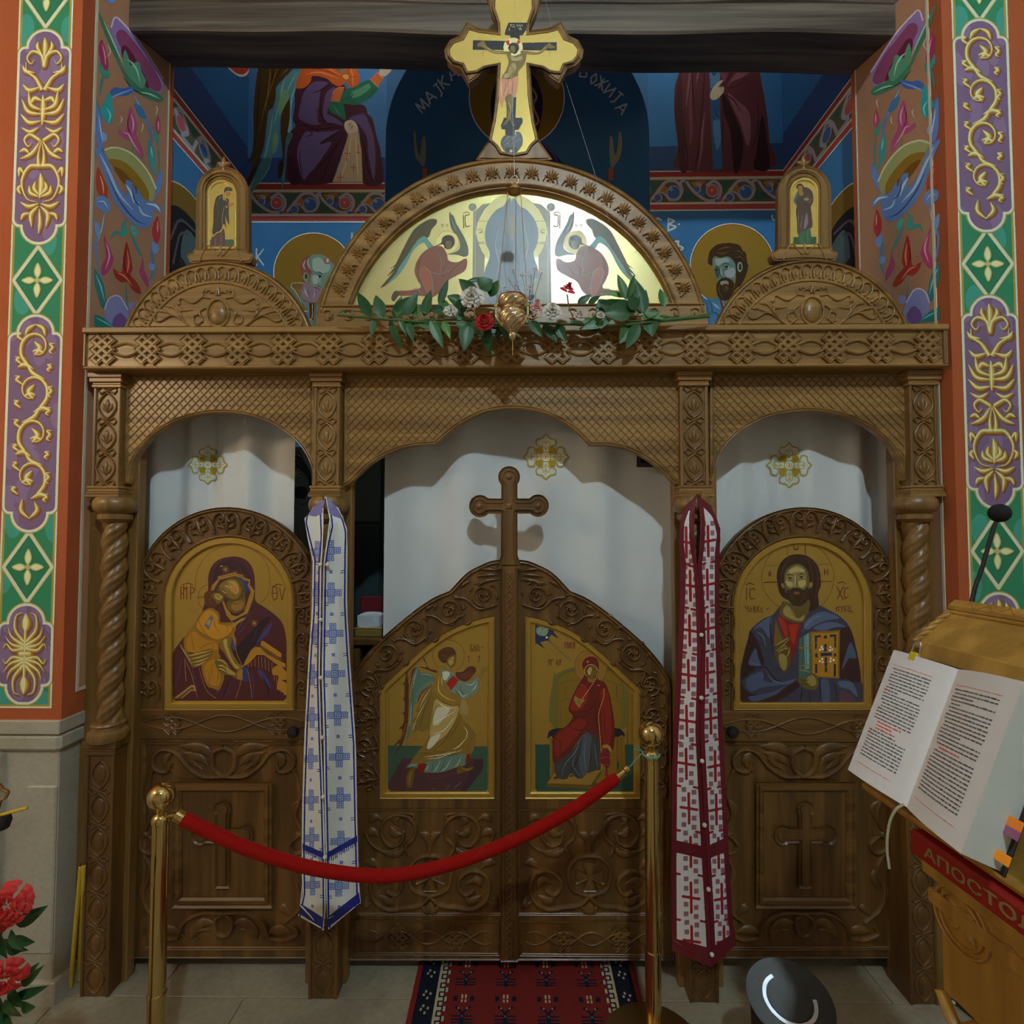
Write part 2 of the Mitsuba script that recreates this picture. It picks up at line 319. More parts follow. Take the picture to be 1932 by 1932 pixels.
# reveals between pier and sanctuary: pink field, orange edges and pale lines, each a strip of painted plaster 1 mm thick
def reveal(w, X, s):
    t = 0.0015; f = lambda y0, y1, z0, z1, k: box(*sorted((X - s * 0.0, X - s * t * k)), y0, y1, z0, z1)
    part(w, 'pale_line', [f(YP + 0.052, YP + 0.062, ZD + 0.075, 5.0, 2), f(YJ - 0.036, YJ - 0.028, ZD + 0.075, 5.0, 2), f(YP + 0.062, YJ - 0.036, ZD + 0.075, ZD + 0.087, 2)], pigment('b8b4a0', 1.3, 'matt'), smooth=False)
    part(w, 'pink_field', [f(YP + 0.062, YJ - 0.036, ZD + 0.087, 5.0, 1)], 'plaster_pink', smooth=False)
reveal(WALL_L, XL, -1); reveal(WALL_R, XR, 1)
# old timber beam across the opening
bl, br = PX(229, 40, XL), PX(1718, 26, XR); kl, kr = PX(318, 113, XL), PX(1638, 96, XR)
zf0, zf1, zk0, zk1 = bl[2], br[2], kl[2], kr[2]
def beam_mesh():
    v, n = [], 25
    for i in range(n):
        t = i / (n - 1); x = lerp(XL + 0.002, XR - 0.002, t); w = 0.006 * math.sin(t * 9) + 0.004 * math.sin(t * 23 + 1); zf, zk = lerp(zf0, zf1, t) + w, lerp(zk0, zk1, t) + w * 0.6
        v += [(x, 0.165, zf + 0.008), (x, 0.172, zf), (x, YJ, zk), (x, YJ, 3.95), (x, 0.17, 3.95), (x, 0.163 + w * 0.3, zf + 0.11), (x, 0.172, zf + 0.115), (x, 0.163, zf + 0.12)][:8]
    order = [0, 1, 2, 3, 4, 7, 6, 5]; v = np.array(v).reshape(n, 8, 3)[:, order].reshape(-1, 3); f = []
    for i in range(n - 1):
        for j in range(8):
            k = (j + 1) % 8; a, b, c, d = i * 8 + j, i * 8 + k, (i + 1) * 8 + k, (i + 1) * 8 + j; f += [(a, c, b), (a, d, c)]
    return trimesh.Trimesh(v, np.array(f), process=False)
struct('ceiling_beam', beam_mesh(), WO, 'weathered dark timber beam across the top of the opening', smooth=False, cat='beam')
struct('wall_front', box(XL - 0.1, XR + 0.1, YP, YJ, 3.95, 6.0), 'plaster_orange', 'painted wall over the timber beam', cat='wall')
# sanctuary
cl, cr = P(471, 346, YB), P(1478, 320, YB)
SXL, SXR = min(cl[0], XL - 0.02), max(cr[0], XR + 0.02)
struct('wall_sanctuary_left', box(SXL - 0.08, SXL, YJ - 0.02, YB, 0, 4.9), 'plaster_blue', 'blue painted left side wall of the sanctuary', cat='wall')
struct('wall_sanctuary_right', box(SXR, SXR + 0.08, YJ - 0.02, YB, 0, 4.9), 'plaster_blue', 'blue painted right side wall of the sanctuary', cat='wall')
ac = P(976, 258, YB); AR = (P(1225, 300, YB)[0] - P(727, 300, YB)[0]) / 2; AX, AZ = ac[0], ac[2]
arch = unary_union([sbox(AX - AR, -0.1, AX + AR, AZ), Point(AX, AZ).buffer(AR, quad_segs=24)])
wb = struct('wall_back', prism(sbox(SXL - 0.05, 0, SXR + 0.05, 5.0).difference(arch), YB, YB + 0.06), 'plaster_blue', 'blue painted back wall of the sanctuary with figures of saints', cat='wall')
def apse_mesh():
    v, f, n = [], [], 40; rows = [0.0] + list(np.linspace(0.4, AZ, 8))
    for z in rows:
        for i in range(n + 1):
            a = math.pi * i / n; v.append((AX - AR * math.cos(a), YB + AR * math.sin(a), z))
    for e in np.linspace(0, math.pi / 2, 14)[1:]:
        for i in range(n + 1):
            a = math.pi * i / n; v.append((AX - AR * math.cos(a) * math.cos(e), YB + AR * math.sin(a) * math.cos(e), AZ + AR * math.sin(e)))
    R = len(v) // (n + 1)
    for r in range(R - 1):
        for i in range(n):
            a = r * (n + 1) + i; f += [(a, a + 1, a + n + 2), (a, a + n + 2, a + n + 1)]
    return trimesh.Trimesh(np.array(v), np.array(f), process=False)
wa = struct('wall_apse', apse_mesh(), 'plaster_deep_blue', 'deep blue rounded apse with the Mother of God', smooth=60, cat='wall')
def apse3(v):
    """The point of the apse's inner face seen at the pixel, 3 mm proud of it."""
    d = ray(v[:, 0], v[:, 1]); d /= np.linalg.norm(d, axis=1, keepdims=True); R = AR - 0.003; c = np.array([AX, YB, AZ]); o = CAM - c
    a2 = (d[:, :2] ** 2).sum(1); b2 = (d[:, :2] * o[:2]).sum(1); t = (-b2 + np.sqrt(np.maximum(b2 ** 2 - a2 * (o[0] ** 2 + o[1] ** 2 - R * R), 0))) / a2
    p = CAM + d * t[:, None]; b = (d * o).sum(1); ts = -b + np.sqrt(np.maximum(b ** 2 - (o @ o - R * R), 0)); q = CAM + d * ts[:, None]
    return np.where(p[:, 2:3] < AZ, p, q)
struct('ceiling_sanctuary', box(SXL - 0.08, SXR + 0.08, YJ, YB + AR, 4.9, 5.0), 'plaster_cream', 'plain ceiling of the sanctuary', cat='ceiling')
# nave behind the camera: plain walls, ceiling and four added fill-light windows
def nave_wall(nm, x0, x1):
    X = x0 if x0 < 0 else x1; inner = x1 if x0 < 0 else x0; parts, cuts = [], [(y, y + 1.0) for x, y in FILL_WINDOWS if (x < 0) == (x0 < 0)]
    ys = sorted([-7.5, YP] + [q for c in cuts for q in c])
    for a, b in zip(ys[:-1], ys[1:]):
        if (a, b) in cuts: parts += [box(x0, x1, a, b, 0, 1.6), box(x0, x1, a, b, 4.0, 6)]
        else: parts.append(box(x0, x1, a, b, 0, 6))
    struct(nm, parts, 'plaster_cream', 'cream plaster side wall of the nave', cat='wall')
nave_wall('wall_nave_left', -3.4, -3.3); nave_wall('wall_nave_right', 3.3, 3.4)
struct('wall_nave_back', box(-3.4, 3.4, -7.6, -7.5, 0, 6), 'plaster_cream', 'cream plaster back wall of the nave', cat='wall')
struct('ceiling', box(-3.4, 3.4, -7.6, YJ, 6.0, 6.1), 'plaster_cream', 'plain ceiling of the nave', cat='ceiling')
for i, (x, y) in enumerate(FILL_WINDOWS):
    s = 1 if x > 0 else -1
    w = struct('window_%d' % (i + 1), [box(*sorted((x, x + s * 0.1)), y, y + 0.05, 1.6, 4.0), box(*sorted((x, x + s * 0.1)), y + 0.95, y + 1.0, 1.6, 4.0), box(*sorted((x, x + s * 0.1)), y + 0.475, y + 0.525, 1.6, 4.0)], WV, 'unseen nave opening with a wooden frame, added as a fill light', cat='window')
    m = box(*sorted((x + s * 0.06, x + s * 0.08)), y + 0.05, y + 0.95, 1.6, 4.0)
    scene[w + '__pane'] = {**mikit.ply(m, None), 'emitter': FILL_LIGHT}
part('flood_lamp', 'housing', [tube(np.array([COOL, (COOL[0], COOL[1] - 0.14, COOL[2] + 0.10)]) + [0, -0.085, 0.06], [0.12, 0.05], 20)], 'black_metal')
part('flood_lamp', 'bracket', [tube([(COOL[0], COOL[1] - 0.2, COOL[2] + 0.15), (COOL[0], COOL[1] - 0.2, 6.0)], 0.012, 8)], 'black_metal')
part('chandelier', 'ring', [trimesh.creation.torus(0.26, 0.012).apply_translation((WARM[0], WARM[1], WARM[2] - 0.05))], 'brass')
part('chandelier', 'chain', [tube([(WARM[0], WARM[1], WARM[2] - 0.05), (WARM[0], WARM[1], 6.0)], 0.008, 6)], 'brass')
# ---------------------------------------------------------------- carved wooden screen (iconostasis)
def q2(px, py, Y): p = P(px, py, Y); return np.stack([p[..., 0], p[..., 2]], -1)
def pxpoly(pts, Y): a = np.asarray(pts, float); return Polygon(q2(a[:, 0], a[:, 1], Y)).buffer(0)
def carve(text, o, s, Y, mirror=None, base=None):
    """Lines 'prof w h x,y ...' in picture units (origin o, s units per pixel); h in mm. mirror: also the image about this x."""
    out, mm = [], 1 / s * (1.75 + Y) / FOC
    for ln in text.strip().split('\n'):
        q = ln.split()
        if len(q) < 4: continue
        pts = np.array([[float(v) for v in w.split(',')] for w in q[3:]])
        for m in ((0, 1) if mirror is not None else (0,)):
            a = pts.copy()
            if m: a[:, 0] = 2 * mirror - a[:, 0]
            X = q2(o[0] + a[:, 0] / s, o[1] + a[:, 1] / s, Y)
            if q[0] == 'boss': out.append(dome(X[0, 0], X[0, 1], float(q[1]) * mm, float(q[1]) * mm * (float(q[2]) if float(q[2]) < 3 else 1), 0.006, Y))
            else: out.append(relief(X, float(q[1]) * mm, float(q[2]) / 1000, Y, q[0]))
    return out
UNIT_VINE = [('flat', .17, [(-.95, -.9), (-1.0, -.2), (-.8, .5), (-.42, .72), (-.12, .45), (-.22, .08), (-.5, .1), (-.5, .34)]),
             ('drop', .34, [(0, -.85), (.02, -.2), (0, .75)]), ('drop', .32, [(0, -.7), (.3, -.35), (.62, -.42)]), ('leaf', .2, [(-.3, -.5), (-.55, -.25), (-.62, .0)])]
def place(unit, o, sx, sy, rot, Y, h=0.006, mirror=True):
    out = []
    for prof, w, pts in unit:
        for m in ((False, True) if mirror and not all(abs(p[0]) < .1 for p in pts) else (False,)):
            a = np.array(pts) * (sx, sy); out.append(relief(xf(a, o, 1.0, rot, m), w * (sx + sy) / 2, h, Y, prof, n=4))
    return out
def moulding(x0, x1, z0, z1, Y, ext, steps, yb):
    """Stacked fillets (capital, plinth cap): steps = rows (share of height, overhang)."""
    ms, z = [], z0
    for k, o in steps:
        h = (z1 - z0) * k; ms.append(bbox(x0 - ext * o, x1 + ext * o, Y - ext * o, yb, z, z + h, 0.002)); z += h
    return ms
# --- cornice beam with interlace knots
YC = -0.049
bz0, bz1 = P(966, 693.5, YC)[2], P(966, 615, YC)[2]; bx0, bx1 = P(157, 650, YC)[0], P(1789, 650, YC)[0]
beam = thing('cornice_beam', 'long honey-brown carved cornice beam with a row of interlaced knots', 'beam')
HB = bz1 - bz0
part(beam, 'body', [bbox(bx0, bx1, YC + 0.008, 0.075, bz0, bz1 - 0.001, 0.002)], WH)
part(beam, 'top_fillet', [bbox(bx0 - 0.002, bx1 + 0.002, YC - 0.006, 0.075, bz1 - 0.02, bz1, 0.003)], WH)
part(beam, 'bottom_fillet', [bbox(bx0 - 0.001, bx1 + 0.001, YC - 0.001, 0.02, bz0, bz0 + 0.010, 0.004)], WH)
part(beam, 'end_fillet', [bbox(bx0, bx0 + 0.006, YC, 0.02, bz0 + .01, bz1 - .02, 0.001)], WV); part(beam, 'end_fillet', [bbox(bx1 - 0.013, bx1, YC, 0.02, bz0 + .01, bz1 - .02, 0.001)], WV)
HOLES = [(-1, 2), (1, 2), (0, 1), (-1, 0), (1, 0), (0, -1), (-1, -2), (1, -2)]
def knot_poly(ax, az):
    cell = lambda a, b, k: Polygon([(a - k, b), (a, b + k), (a + k, b), (a, b - k)])
    g = unary_union([cell(a, b, 1.36) for a, b in HOLES]); g = g.difference(unary_union([cell(a, b, 0.44) for a, b in HOLES]))
    return affinity.scale(g, ax, az, origin=(0, 0))
kax, kaz = 0.0178, 0.0152
KN = bprism(knot_poly(kax, kaz), 0, 0.0085, 0.003)
x0k, x1k = P(192, 657, YC)[0], P(1751.5, 652, YC)[0]; zk0, zk1 = P(192, 658, YC)[2], P(1751.5, 653, YC)[2]
kply = mikit.ply(KN, WH, smooth=False)
half = (x1k - x0k) / 36; e = half - kax * 1.6
def loop_line(s): return [(-e - .006, s * .004), (-e * .55, s * .016), (0, s * .0225), (e * .55, s * .016), (e + .006, -s * .004)]
LOOP = cat([relief([(x, z) for x, z in loop_line(1)], 0.0105, 0.0075, 0.0), relief([(x, z) for x, z in loop_line(-1)], 0.0105, 0.0075, 0.0)])
lply = mikit.ply(LOOP, WH, smooth=40)
for i in range(19):
    t = i / 18; x, z = lerp(x0k, x1k, t), (bz0 + bz1) / 2 - 0.004
    part(beam, 'knot', {**kply, 'to_world': T().translate([float(x), YC, float(z)])}, None)
    if i < 18: part(beam, 'loop', {**lply, 'to_world': T().translate([float(x + half), YC + 0.008, float(z)])}, None)
# --- posts
ZC0, ZC1 = P(966, 937, -.03)[2], P(966, 915, -.03)[2]      # lower capital
ZK1 = bz0; ZK0 = P(966, 727, -.015)[2]                      # upper capital
ZPL1, ZPL0 = P(966, 1404, -.02)[2], P(966, 1432, -.02)[2]   # plinth cap
def oval_relief(xc, zc, rx, rz, Y, w, h):
    out = []
    for m in (1, -1):
        out.append(relief([(xc - m * rx * .12, zc + rz * 1.12), (xc + m * rx * .55, zc + rz * .72), (xc + m * rx, zc), (xc + m * rx * .55, zc - rz * .72), (xc - m * rx * .12, zc - rz * 1.12)], w, h, Y))
    return out
def cross_knot(xc, zc, rx, rz, Y, w, h):
    out = [relief([(xc - rx, zc - rz), (xc + rx, zc + rz)], w, h, Y, smooth=False), relief([(xc - rx, zc + rz), (xc + rx, zc - rz)], w, h, Y, smooth=False)]
    for m in (1, -1):
        c = (xc + m * rx * .98, zc); r = rx * .42
        out.append(relief([(c[0] - m * r * 1.5, c[1] + r * .3), (c[0], c[1] + r), (c[0] + m * r, c[1]), (c[0], c[1] - r), (c[0] - m * r * 1.5, c[1] - r * .3)], w * .8, h, Y, smooth=False))
    return out
def leaf_relief(xc, zc, s, Y, h=0.007):
    return [relief([(xc, zc + s), (xc, zc), (xc, zc - s * 1.05)], s * .62, h, Y, 'leaf')] + [relief([(xc + m * s * .62, zc + s * .35), (xc + m * s * .5, zc - s * .35), (xc + m * s * .06, zc - s * 1.0)], s * .5, h * .85, Y, 'leaf') for m in (1, -1)]
def twisted(xc, yc, z0, z1, R, hand):
    n, m = 150, 32; zz = np.linspace(z0, z1, n); th = np.arange(m) * 2 * np.pi / m; v = []
    pitch = 0.172
    for z in zz:
        ph = th - hand * 2 * np.pi * (z - z0) / pitch
        k = np.abs(np.cos(ph)) ** 0.75; k2 = 0.035 * np.cos(ph * 6) * (np.abs(np.cos(ph)) > .5)
        r = R * (0.70 + 0.30 * k + k2); v.append(np.c_[xc + r * np.cos(th), yc + r * np.sin(th), np.full(m, z)])
    v = np.vstack(v); i, j = np.meshgrid(np.arange(n - 1), np.arange(m), indexing='ij'); k = (j + 1) % m
    q = np.stack([i * m + j, i * m + k, (i + 1) * m + k, (i + 1) * m + j], -1).reshape(-1, 4)
    return trimesh.Trimesh(v, np.vstack([q[:, [0, 1, 2]], q[:, [0, 2, 3]]]), process=False)
def post(xp0, xp1, label, hand, side, pb):
    k = thing('screen_post', label, 'post', 'posts of the wooden screen')
    x0, x1 = P(xp0, 820, 0)[0], P(xp1, 820, 0)[0]; xc = (x0 + x1) / 2; hw = (x1 - x0) / 2
    part(k, 'pilaster', [box(x0, x1, 0.006, 0.075, ZC1 - .01, ZK0 + .01), bbox(x0, x0 + .010, 0, .02, ZC1, ZK0, .002), bbox(x1 - .010, x1, 0, .02, ZC1, ZK0, .002)], WV)
    part(k, 'capital', moulding(x0, x1, ZK0, ZK1, 0, 0.013, [(.2, .35), (.16, .2), (.3, .75), (.34, 1.0)], 0.075), WH)
    H = (ZK0 - ZC1); L = H / 3.16
    for i in range(3):
        zc = ZK0 - L * (0.58 + i); part(k, 'oval_carving', oval_relief(xc, zc, hw * .68, L * .40, .006, .007, .007), WV); part(k, 'leaf_carving', leaf_relief(xc, zc, L * .22, .006), WV)
    for i in range(4):
        part(k, 'knot_carving', cross_knot(xc, ZK0 - L * (0.08 + i), hw * .52, L * .12, .006, .006, .006), WV)
    part(k, 'neck_moulding', moulding(x0, x1, ZC0, ZC1, 0, 0.012, [(.3, 1.0), (.18, .8), (.3, .55), (.22, .75)], 0.075), WH)
    # turned capital, twisted column, base
    s = side; cx = xc + s * .028; zb1, zb0 = ZC0, P(966, 979, 0)[2]; h = zb1 - zb0
    R = 0.038; z1, z0 = zb0, P(966, 1366, 0)[2]; zt = ZPL1
    part(k, 'column_capital', [lathe([(R, zb0 - .012), (.051, zb0), (.051, zb0 + h * .2), (.046, zb0 + h * .24), (.062, zb0 + h * .4), (.067, zb0 + h * .62), (.064, zb0 + h * .85), (.055, zb1), (0, zb1)], 40, (cx, .018, 0))], WV, smooth=40)
    part(k, 'twisted_column', [twisted(cx, .018, z0 - .01, z1, R, hand)], WV, smooth=60)
    hb = z0 - zt
    part(k, 'column_base', [lathe([(0, zt), (.055, zt), (.060, zt + hb * .25), (.057, zt + hb * .5), (.048, zt + hb * .62), (.046, zt + hb * .8), (.050, zt + hb * .9), (.046, zt + hb), (.02, zt + hb)], 40, (cx, .012, 0))], WV, smooth=40)
    b0, b1 = P(pb[0], 1640, -.01)[0], P(pb[1], 1640, -.01)[0]; bc = (b0 + b1) / 2; bh = (b1 - b0) / 2
    part(k, 'plinth_cap', moulding(b0, b1, ZPL0, ZPL1, -.008, .010, [(.3, .3), (.2, .55), (.5, 1.0)], 0.085), WDH)
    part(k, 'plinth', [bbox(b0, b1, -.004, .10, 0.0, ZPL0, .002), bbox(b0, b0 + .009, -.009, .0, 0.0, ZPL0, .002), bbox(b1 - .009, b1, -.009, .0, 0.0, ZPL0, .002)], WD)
    Hp = ZPL0 - .01; L2 = Hp / 7
    for i in range(7):
        zc = ZPL0 - .008 - L2 * (.5 + i); part(k, 'ring_carving', oval_relief(bc, zc, bh * .62, L2 * .40, -.004, .007, .005), WD)
        part(k, 'boss_carving', [dome(bc, zc, bh * .36, L2 * .27, .006, -.004)], WD)
        if i < 6: part(k, 'knot_carving', cross_knot(bc, zc - L2 * .5, bh * .55, L2 * .1, -.004, .006, .005), WD)
    return k, (x0, x1, b0, b1)
PO = [post(174, 225, 'leftmost carved wooden post with a bare twisted column, against the left pier', 1, 1, (156, 209)),
      post(591, 640, 'carved wooden post behind the blue and white stole', 1, 0.2, (584, 638)),
      post(1284, 1337, 'carved wooden post behind the burgundy and white stole', 1, -0.2, (1299, 1354)),
      post(1718, 1771, 'rightmost carved wooden post with a bare twisted column, behind the open book', 1, -1, (1713, 1766))]
# flat stiles behind the posts
for i, (a, b) in enumerate(((158, 262), (588, 664), (1270, 1352), (1687, 1768))):
    x0, x1 = P(a, 900, .05)[0], P(b, 900, .05)[0]
    part(PO[i][0], 'stile', [bbox(x0, x1, .05, .09, 0.0, bz0, .003)], WV)
# --- arch panels with lozenge lattice
YS = 0.028
def arch_panel(x0, x1, curve, label):
    k = thing('arch_panel', label, 'panel', 'lattice carved arch panels')
    top = [(x1, 701), (x0, 701)]
    outer = pxpoly(list(curve) + top, YS); field = pxpoly([(x - (0), y) for x, y in curve] + top, YS).buffer(-0.011).buffer(-0.004).buffer(0.004)
    part(k, 'board', [prism(outer, YS, YS + .022)], WH)
    c = np.array(curve); pts = q2(c[:, 0], c[:, 1], YS)
    for d, w, h in ((0.0035, .007, .007), (0.0105, .005, .005)):
        off = LineString(pts).parallel_offset(d, 'left' if pts[0, 0] < pts[-1, 0] else 'right', join_style=2); oc = np.array(off.coords)
        part(k, 'arch_moulding', [relief(oc, w, h, YS, smooth=False)], WH)
    zt = P(966, 706, YS)[2]; part(k, 'top_moulding', [bbox(outer.bounds[0], outer.bounds[2], YS - .006, YS + .01, zt - .003, bz0, .002)], WH)
    bx = outer.bounds; cell = .0285; cz = .0300; g = 0.0012; ms = []
    fld = field.intersection(sbox(bx[0], bx[1], bx[2], zt - .006))
    for i in range(int((bx[2] - bx[0]) / cell * 2) + 3):
        for j in range(int((bx[3] - bx[1]) / cz * 2) + 3):
            if (i + j) % 2: continue
            x, z = bx[0] + i * cell / 2, bx[1] + j * cz / 2; D = Polygon([(x - cell / 2 + g, z), (x, z + cz / 2 - g), (x + cell / 2 - g, z), (x, z - cz / 2 + g)])
            if not fld.intersects(D): continue
            D = D.intersection(fld)
            if D.area < 6e-6: continue
            ms.append(bprism(D, YS - .0036, YS + .0005, .0017))
    part(k, 'lattice', ms, WH, smooth=False)
    return k
def earc(cx, cy, rx, ry, n=34, a0=180, a1=0): a = np.radians(np.linspace(a0, a1, n)); return [(cx + rx * math.cos(t), cy - ry * math.sin(t)) for t in a]
arch_panel(236, 592, [(236, 914), (243, 912)] + earc(418.5, 909, 173, 130, 34, 178, 2) + [(592, 908), (592, 912)], 'round arched lattice panel over the left side door')
CEN = [(650, 918), (661, 913)] + [tuple(p) for p in catmull([(661, 913), (678, 896), (703, 873), (730, 858), (760, 846), (790, 841), (821, 839)], 5)] + [tuple(p) for p in catmull([(823, 838), (846, 818), (875, 797), (915, 778), (964, 771), (1012, 776), (1050, 790), (1084, 812), (1112, 840)], 5)] + \
    [tuple(p) for p in catmull([(1114, 841), (1145, 841), (1175, 846), (1205, 858), (1233, 876), (1255, 895), (1268, 910)], 5)] + [(1286, 918)]
arch_panel(650, 1286, CEN, 'wide cusped lattice panel over the royal doors')
arch_panel(1340, 1712, [(1340, 910), (1344, 906)] + earc(1524, 904, 178, 128, 34, 178, 2) + [(1704, 906), (1712, 910)], 'round arched lattice panel over the right side door')
# --- lunette over the middle
YL = -0.005
def pcirc(cx, cy, r, a0, a1, n, Y): return q2(*np.array([(cx + r * math.cos(a), cy - r * math.sin(a)) for a in np.radians(np.linspace(a0, a1, n))]).T, Y)
LC = (966, 674)
def seg_ring(c, ro, ri, ybase, Y, n=60):
    def arc(r):
        a = math.degrees(math.asin((c[1] - ybase) / r)); return pcirc(c[0], c[1], r, a, 180 - a, n, Y)
    return arc(ro), arc(ri)
lun = thing('lunette', 'large half-round gilded lunette icon in a carved wooden frame above the cornice', 'icon')
ao, ai = seg_ring(LC, 374.5, 321, 592, YL)
part(lun, 'arch_frame', [bprism(Polygon(np.vstack([ao, ai[::-1]])).buffer(0), YL, YL + .04, .004), relief(seg_ring(LC, 370, 330, 590, YL)[0], .010, .008, YL, smooth=False), relief(seg_ring(LC, 370, 326, 580, YL)[1], .009, .007, YL, smooth=False)], WH)
part(lun, 'base_rail', [prism(pxpoly([(597, 617), (603, 578), (1330, 574), (1336, 613)], YL), YL - .004, YL + .04), relief(q2(np.array([605, 1328]), np.array([579, 575]), YL), .008, .007, YL - .004, smooth=False)], WH)
PALM = [('flat', .16, [(-.95, -.75), (-.7, -.2), (-.25, -.25), (-.25, -.6), (-.5, -.62)]), ('drop', .26, [(0, -.9), (0, .2), (0, .95)]), ('leaf', .22, [(0, -.2), (.3, .3), (.42, .85)]), ('leaf', .22, [(0, -.35), (.5, .15), (.8, .5)]), ('leaf', .2, [(0, -.5), (.5, -.15), (.9, 0)])]
for i in range(23):
    a = math.radians(22 + (180 - 44) * i / 22); r = 349; p = q2(LC[0] + r * math.cos(a), LC[1] - r * math.sin(a), YL)
    part(lun, 'palmette', place(PALM, p, .027, .030, a - math.pi / 2, YL, .007), WH)
rl = []
for i in range(19):
    x = lerp(622, 1312, i / 18); p = q2(x, 596 - (x - 622) * .006, YL); rl += [relief(xf([(-.9, .6), (-.2, .9), (.5, .5), (.4, -.3), (-.1, -.4), (-.2, .1)], p, .019), .006, .006, YL - .004), relief(xf([(-.9, -.8), (0, -.9), (.9, -.5)], p, .019), .006, .005, YL - .004, 'leaf')]
part(lun, 'scroll_carving', rl, WH)
# --- pediments with small icons
def pediment(cx, ytop, hw, ybase, label, small_label, ic):
    k = thing('pediment', label, 'pediment', 'half-round carved pediments'); rise = ybase - ytop; R = (hw * hw + rise * rise) / (2 * rise); c = (cx, ytop + R); Y = 0.0
    o, i = seg_ring(c, R, R - 41, ybase, Y, 40); oo = np.vstack([o, q2(np.array([cx - hw, cx + hw]), np.array([ybase + 4, ybase + 4]), Y)])
    part(k, 'board', [bprism(Polygon(np.vstack([o, o[:1]])).buffer(0), Y, Y + .03, .005), relief(seg_ring(c, R - 3, R - 40, ybase, Y, 40)[0], .009, .007, Y, smooth=False), relief(seg_ring(c, R - 3, R - 40, ybase, Y, 40)[1], .006, .005, Y, smooth=False)], WH)
    a0 = math.degrees(math.asin((c[1] - ybase) / (R - 20))); n = 20
    for j in range(n):
        a = math.radians(lerp(a0 + 3, 177 - a0, j / (n - 1))); p = q2(c[0] + (R - 22) * math.cos(a), c[1] - (R - 22) * math.sin(a), Y)
        part(k, 'arcade_carving', [relief(xf([(-1, -1.0), (-.85, .3), (0, 1.0), (.85, .3), (1, -1.0)], p, .0235, a - math.pi / 2), .007, .007, Y), relief(xf([(-.1, -.9), (0, .1)], p, .02, a - math.pi / 2), .008, .005, Y, 'leaf')], WH)
    ex, ey = cx + 1, ybase - 29
    e = q2(ex, ey, Y); part(k, 'egg_boss', [dome(e[0], e[1] - .006, .031, .040, .016, Y, 0, 24), relief(np.array([(e[0] + .038 * math.cos(t), e[1] - .006 + .049 * math.sin(t)) for t in np.linspace(0, 2 * math.pi, 30)]), .008, .007, Y, smooth=False)], WH, smooth=60)
    part(k, 'scroll_carving', carve('''
flat 11 7 0,-128 -8,-85
drop 16 7 0,-85 -22,-105 -42,-96
flat 9 6 -65,-20 -95,5 -80,50 -120,60 -125,25 -100,15
flat 11 7 -80,50 -130,80 -190,40 -240,20 -300,50 -330,40 -325,15
flat 9 6 -40,-70 -80,-80 -70,-115 -45,-110
flat 9 6 -75,-80 -130,-45 -190,-70 -205,-45
drop 22 6 -130,-10 -190,-10 -230,-40
drop 20 6 -190,30 -230,-25 -275,-30
drop 20 6 -240,15 -285,-5 -320,-5
drop 16 6 -160,60 -200,10 -190,-20
boss 12 1 -205,-45
boss 11 1 -60,-110''', (ex, ey), 2.76, Y, mirror=0), WH)
    # icon on the pediment
    s = thing('small_icon', small_label, 'icon', 'small arched icons on the pediments')
    x0, x1, yt, yb, g0, g1, gt, gb = ic; Y2 = .004; m = (x0 + x1) / 2; r = (x1 - x0) / 2
    fr = pxpoly(list(earc(m, yt + r, r, r, 24)) + [(x1 + 1, yb), (x0 - 1, yb)], Y2); gm, gr = (g0 + g1) / 2, (g1 - g0) / 2
    hole = pxpoly(list(earc(gm, gt + gr, gr, gr, 20)) + [(g1, gb), (g0, gb)], Y2)
    rim = pxpoly(list(earc(gm, gt + gr - 5, gr + 6, gr + 5, 20)) + [(g1 + 6, gb + 2), (g0 - 6, gb + 2)], Y2)
    part(s, 'frame', [bprism(fr.difference(rim), Y2, Y2 + .03, .006), bprism(rim.difference(hole), Y2 + .004, Y2 + .03, .005)], WV, smooth=25)
    part(s, 'panel', [prism(hole, Y2 + .010, Y2 + .026)], 'gold_leaf')
    part(s, 'finial', [relief(xf([(0, -.7), (0, 0), (0, 1.0)], q2(m, yt - 12, Y2), .026), .018, .012, Y2 + .012, 'leaf')] + [relief(xf([(0, -.7), (t * .5, -.1), (t * .95, .15)], q2(m, yt - 12, Y2), .026), .014, .01, Y2 + .012, 'leaf') for t in (1, -1)] + [relief(xf([(0, -1), (0, 1)], q2(m, yt - 2, Y2), .012), .012, .01, Y2 + .012)], WH)
    b0, b1, by0, by1 = x0 - 15, x1 + 11, yb, ytop + 1
    part(s, 'stand', [bprism(pxpoly([tuple(p) for p in catmull([(b0 + 12, by0), (b0 + 8, by0 + 6), (b0, by0 + 9), (b0 + 2, by0 + 18), (b0 + 10, by1 + 1), (m, by1 - 2), (b1 - 10, by1 + 1), (b1 - 2, by0 + 18), (b1, by0 + 9), (b1 - 8, by0 + 6), (b1 - 12, by0)], 4)], Y2), Y2 - .006, Y2 + .03, .004),
         relief(xf([(-1, -.3), (-.6, .5), (-.1, 0), (0, .5), (.1, 0), (.6, .5), (1, -.3)], q2((b0 + b1) / 2, by0 + 12, Y2), .075), .005, .004, Y2 - .006)], WH)
    return k, s, (g0, g1, gt, gb)
PED_L = pediment(411, 494, 174, 618, 'carved half-round pediment over the left side door', 'small arched gilded icon of a bowing robed figure on the left pediment', (373, 466, 317, 473, 390, 445, 338, 471))
PED_R = pediment(1531, 490, 180, 613, 'carved half-round pediment over the right side door', 'small arched gilded icon of a standing robed figure on the right pediment', (1471, 1565, 315, 470, 1492, 1545, 334, 467))
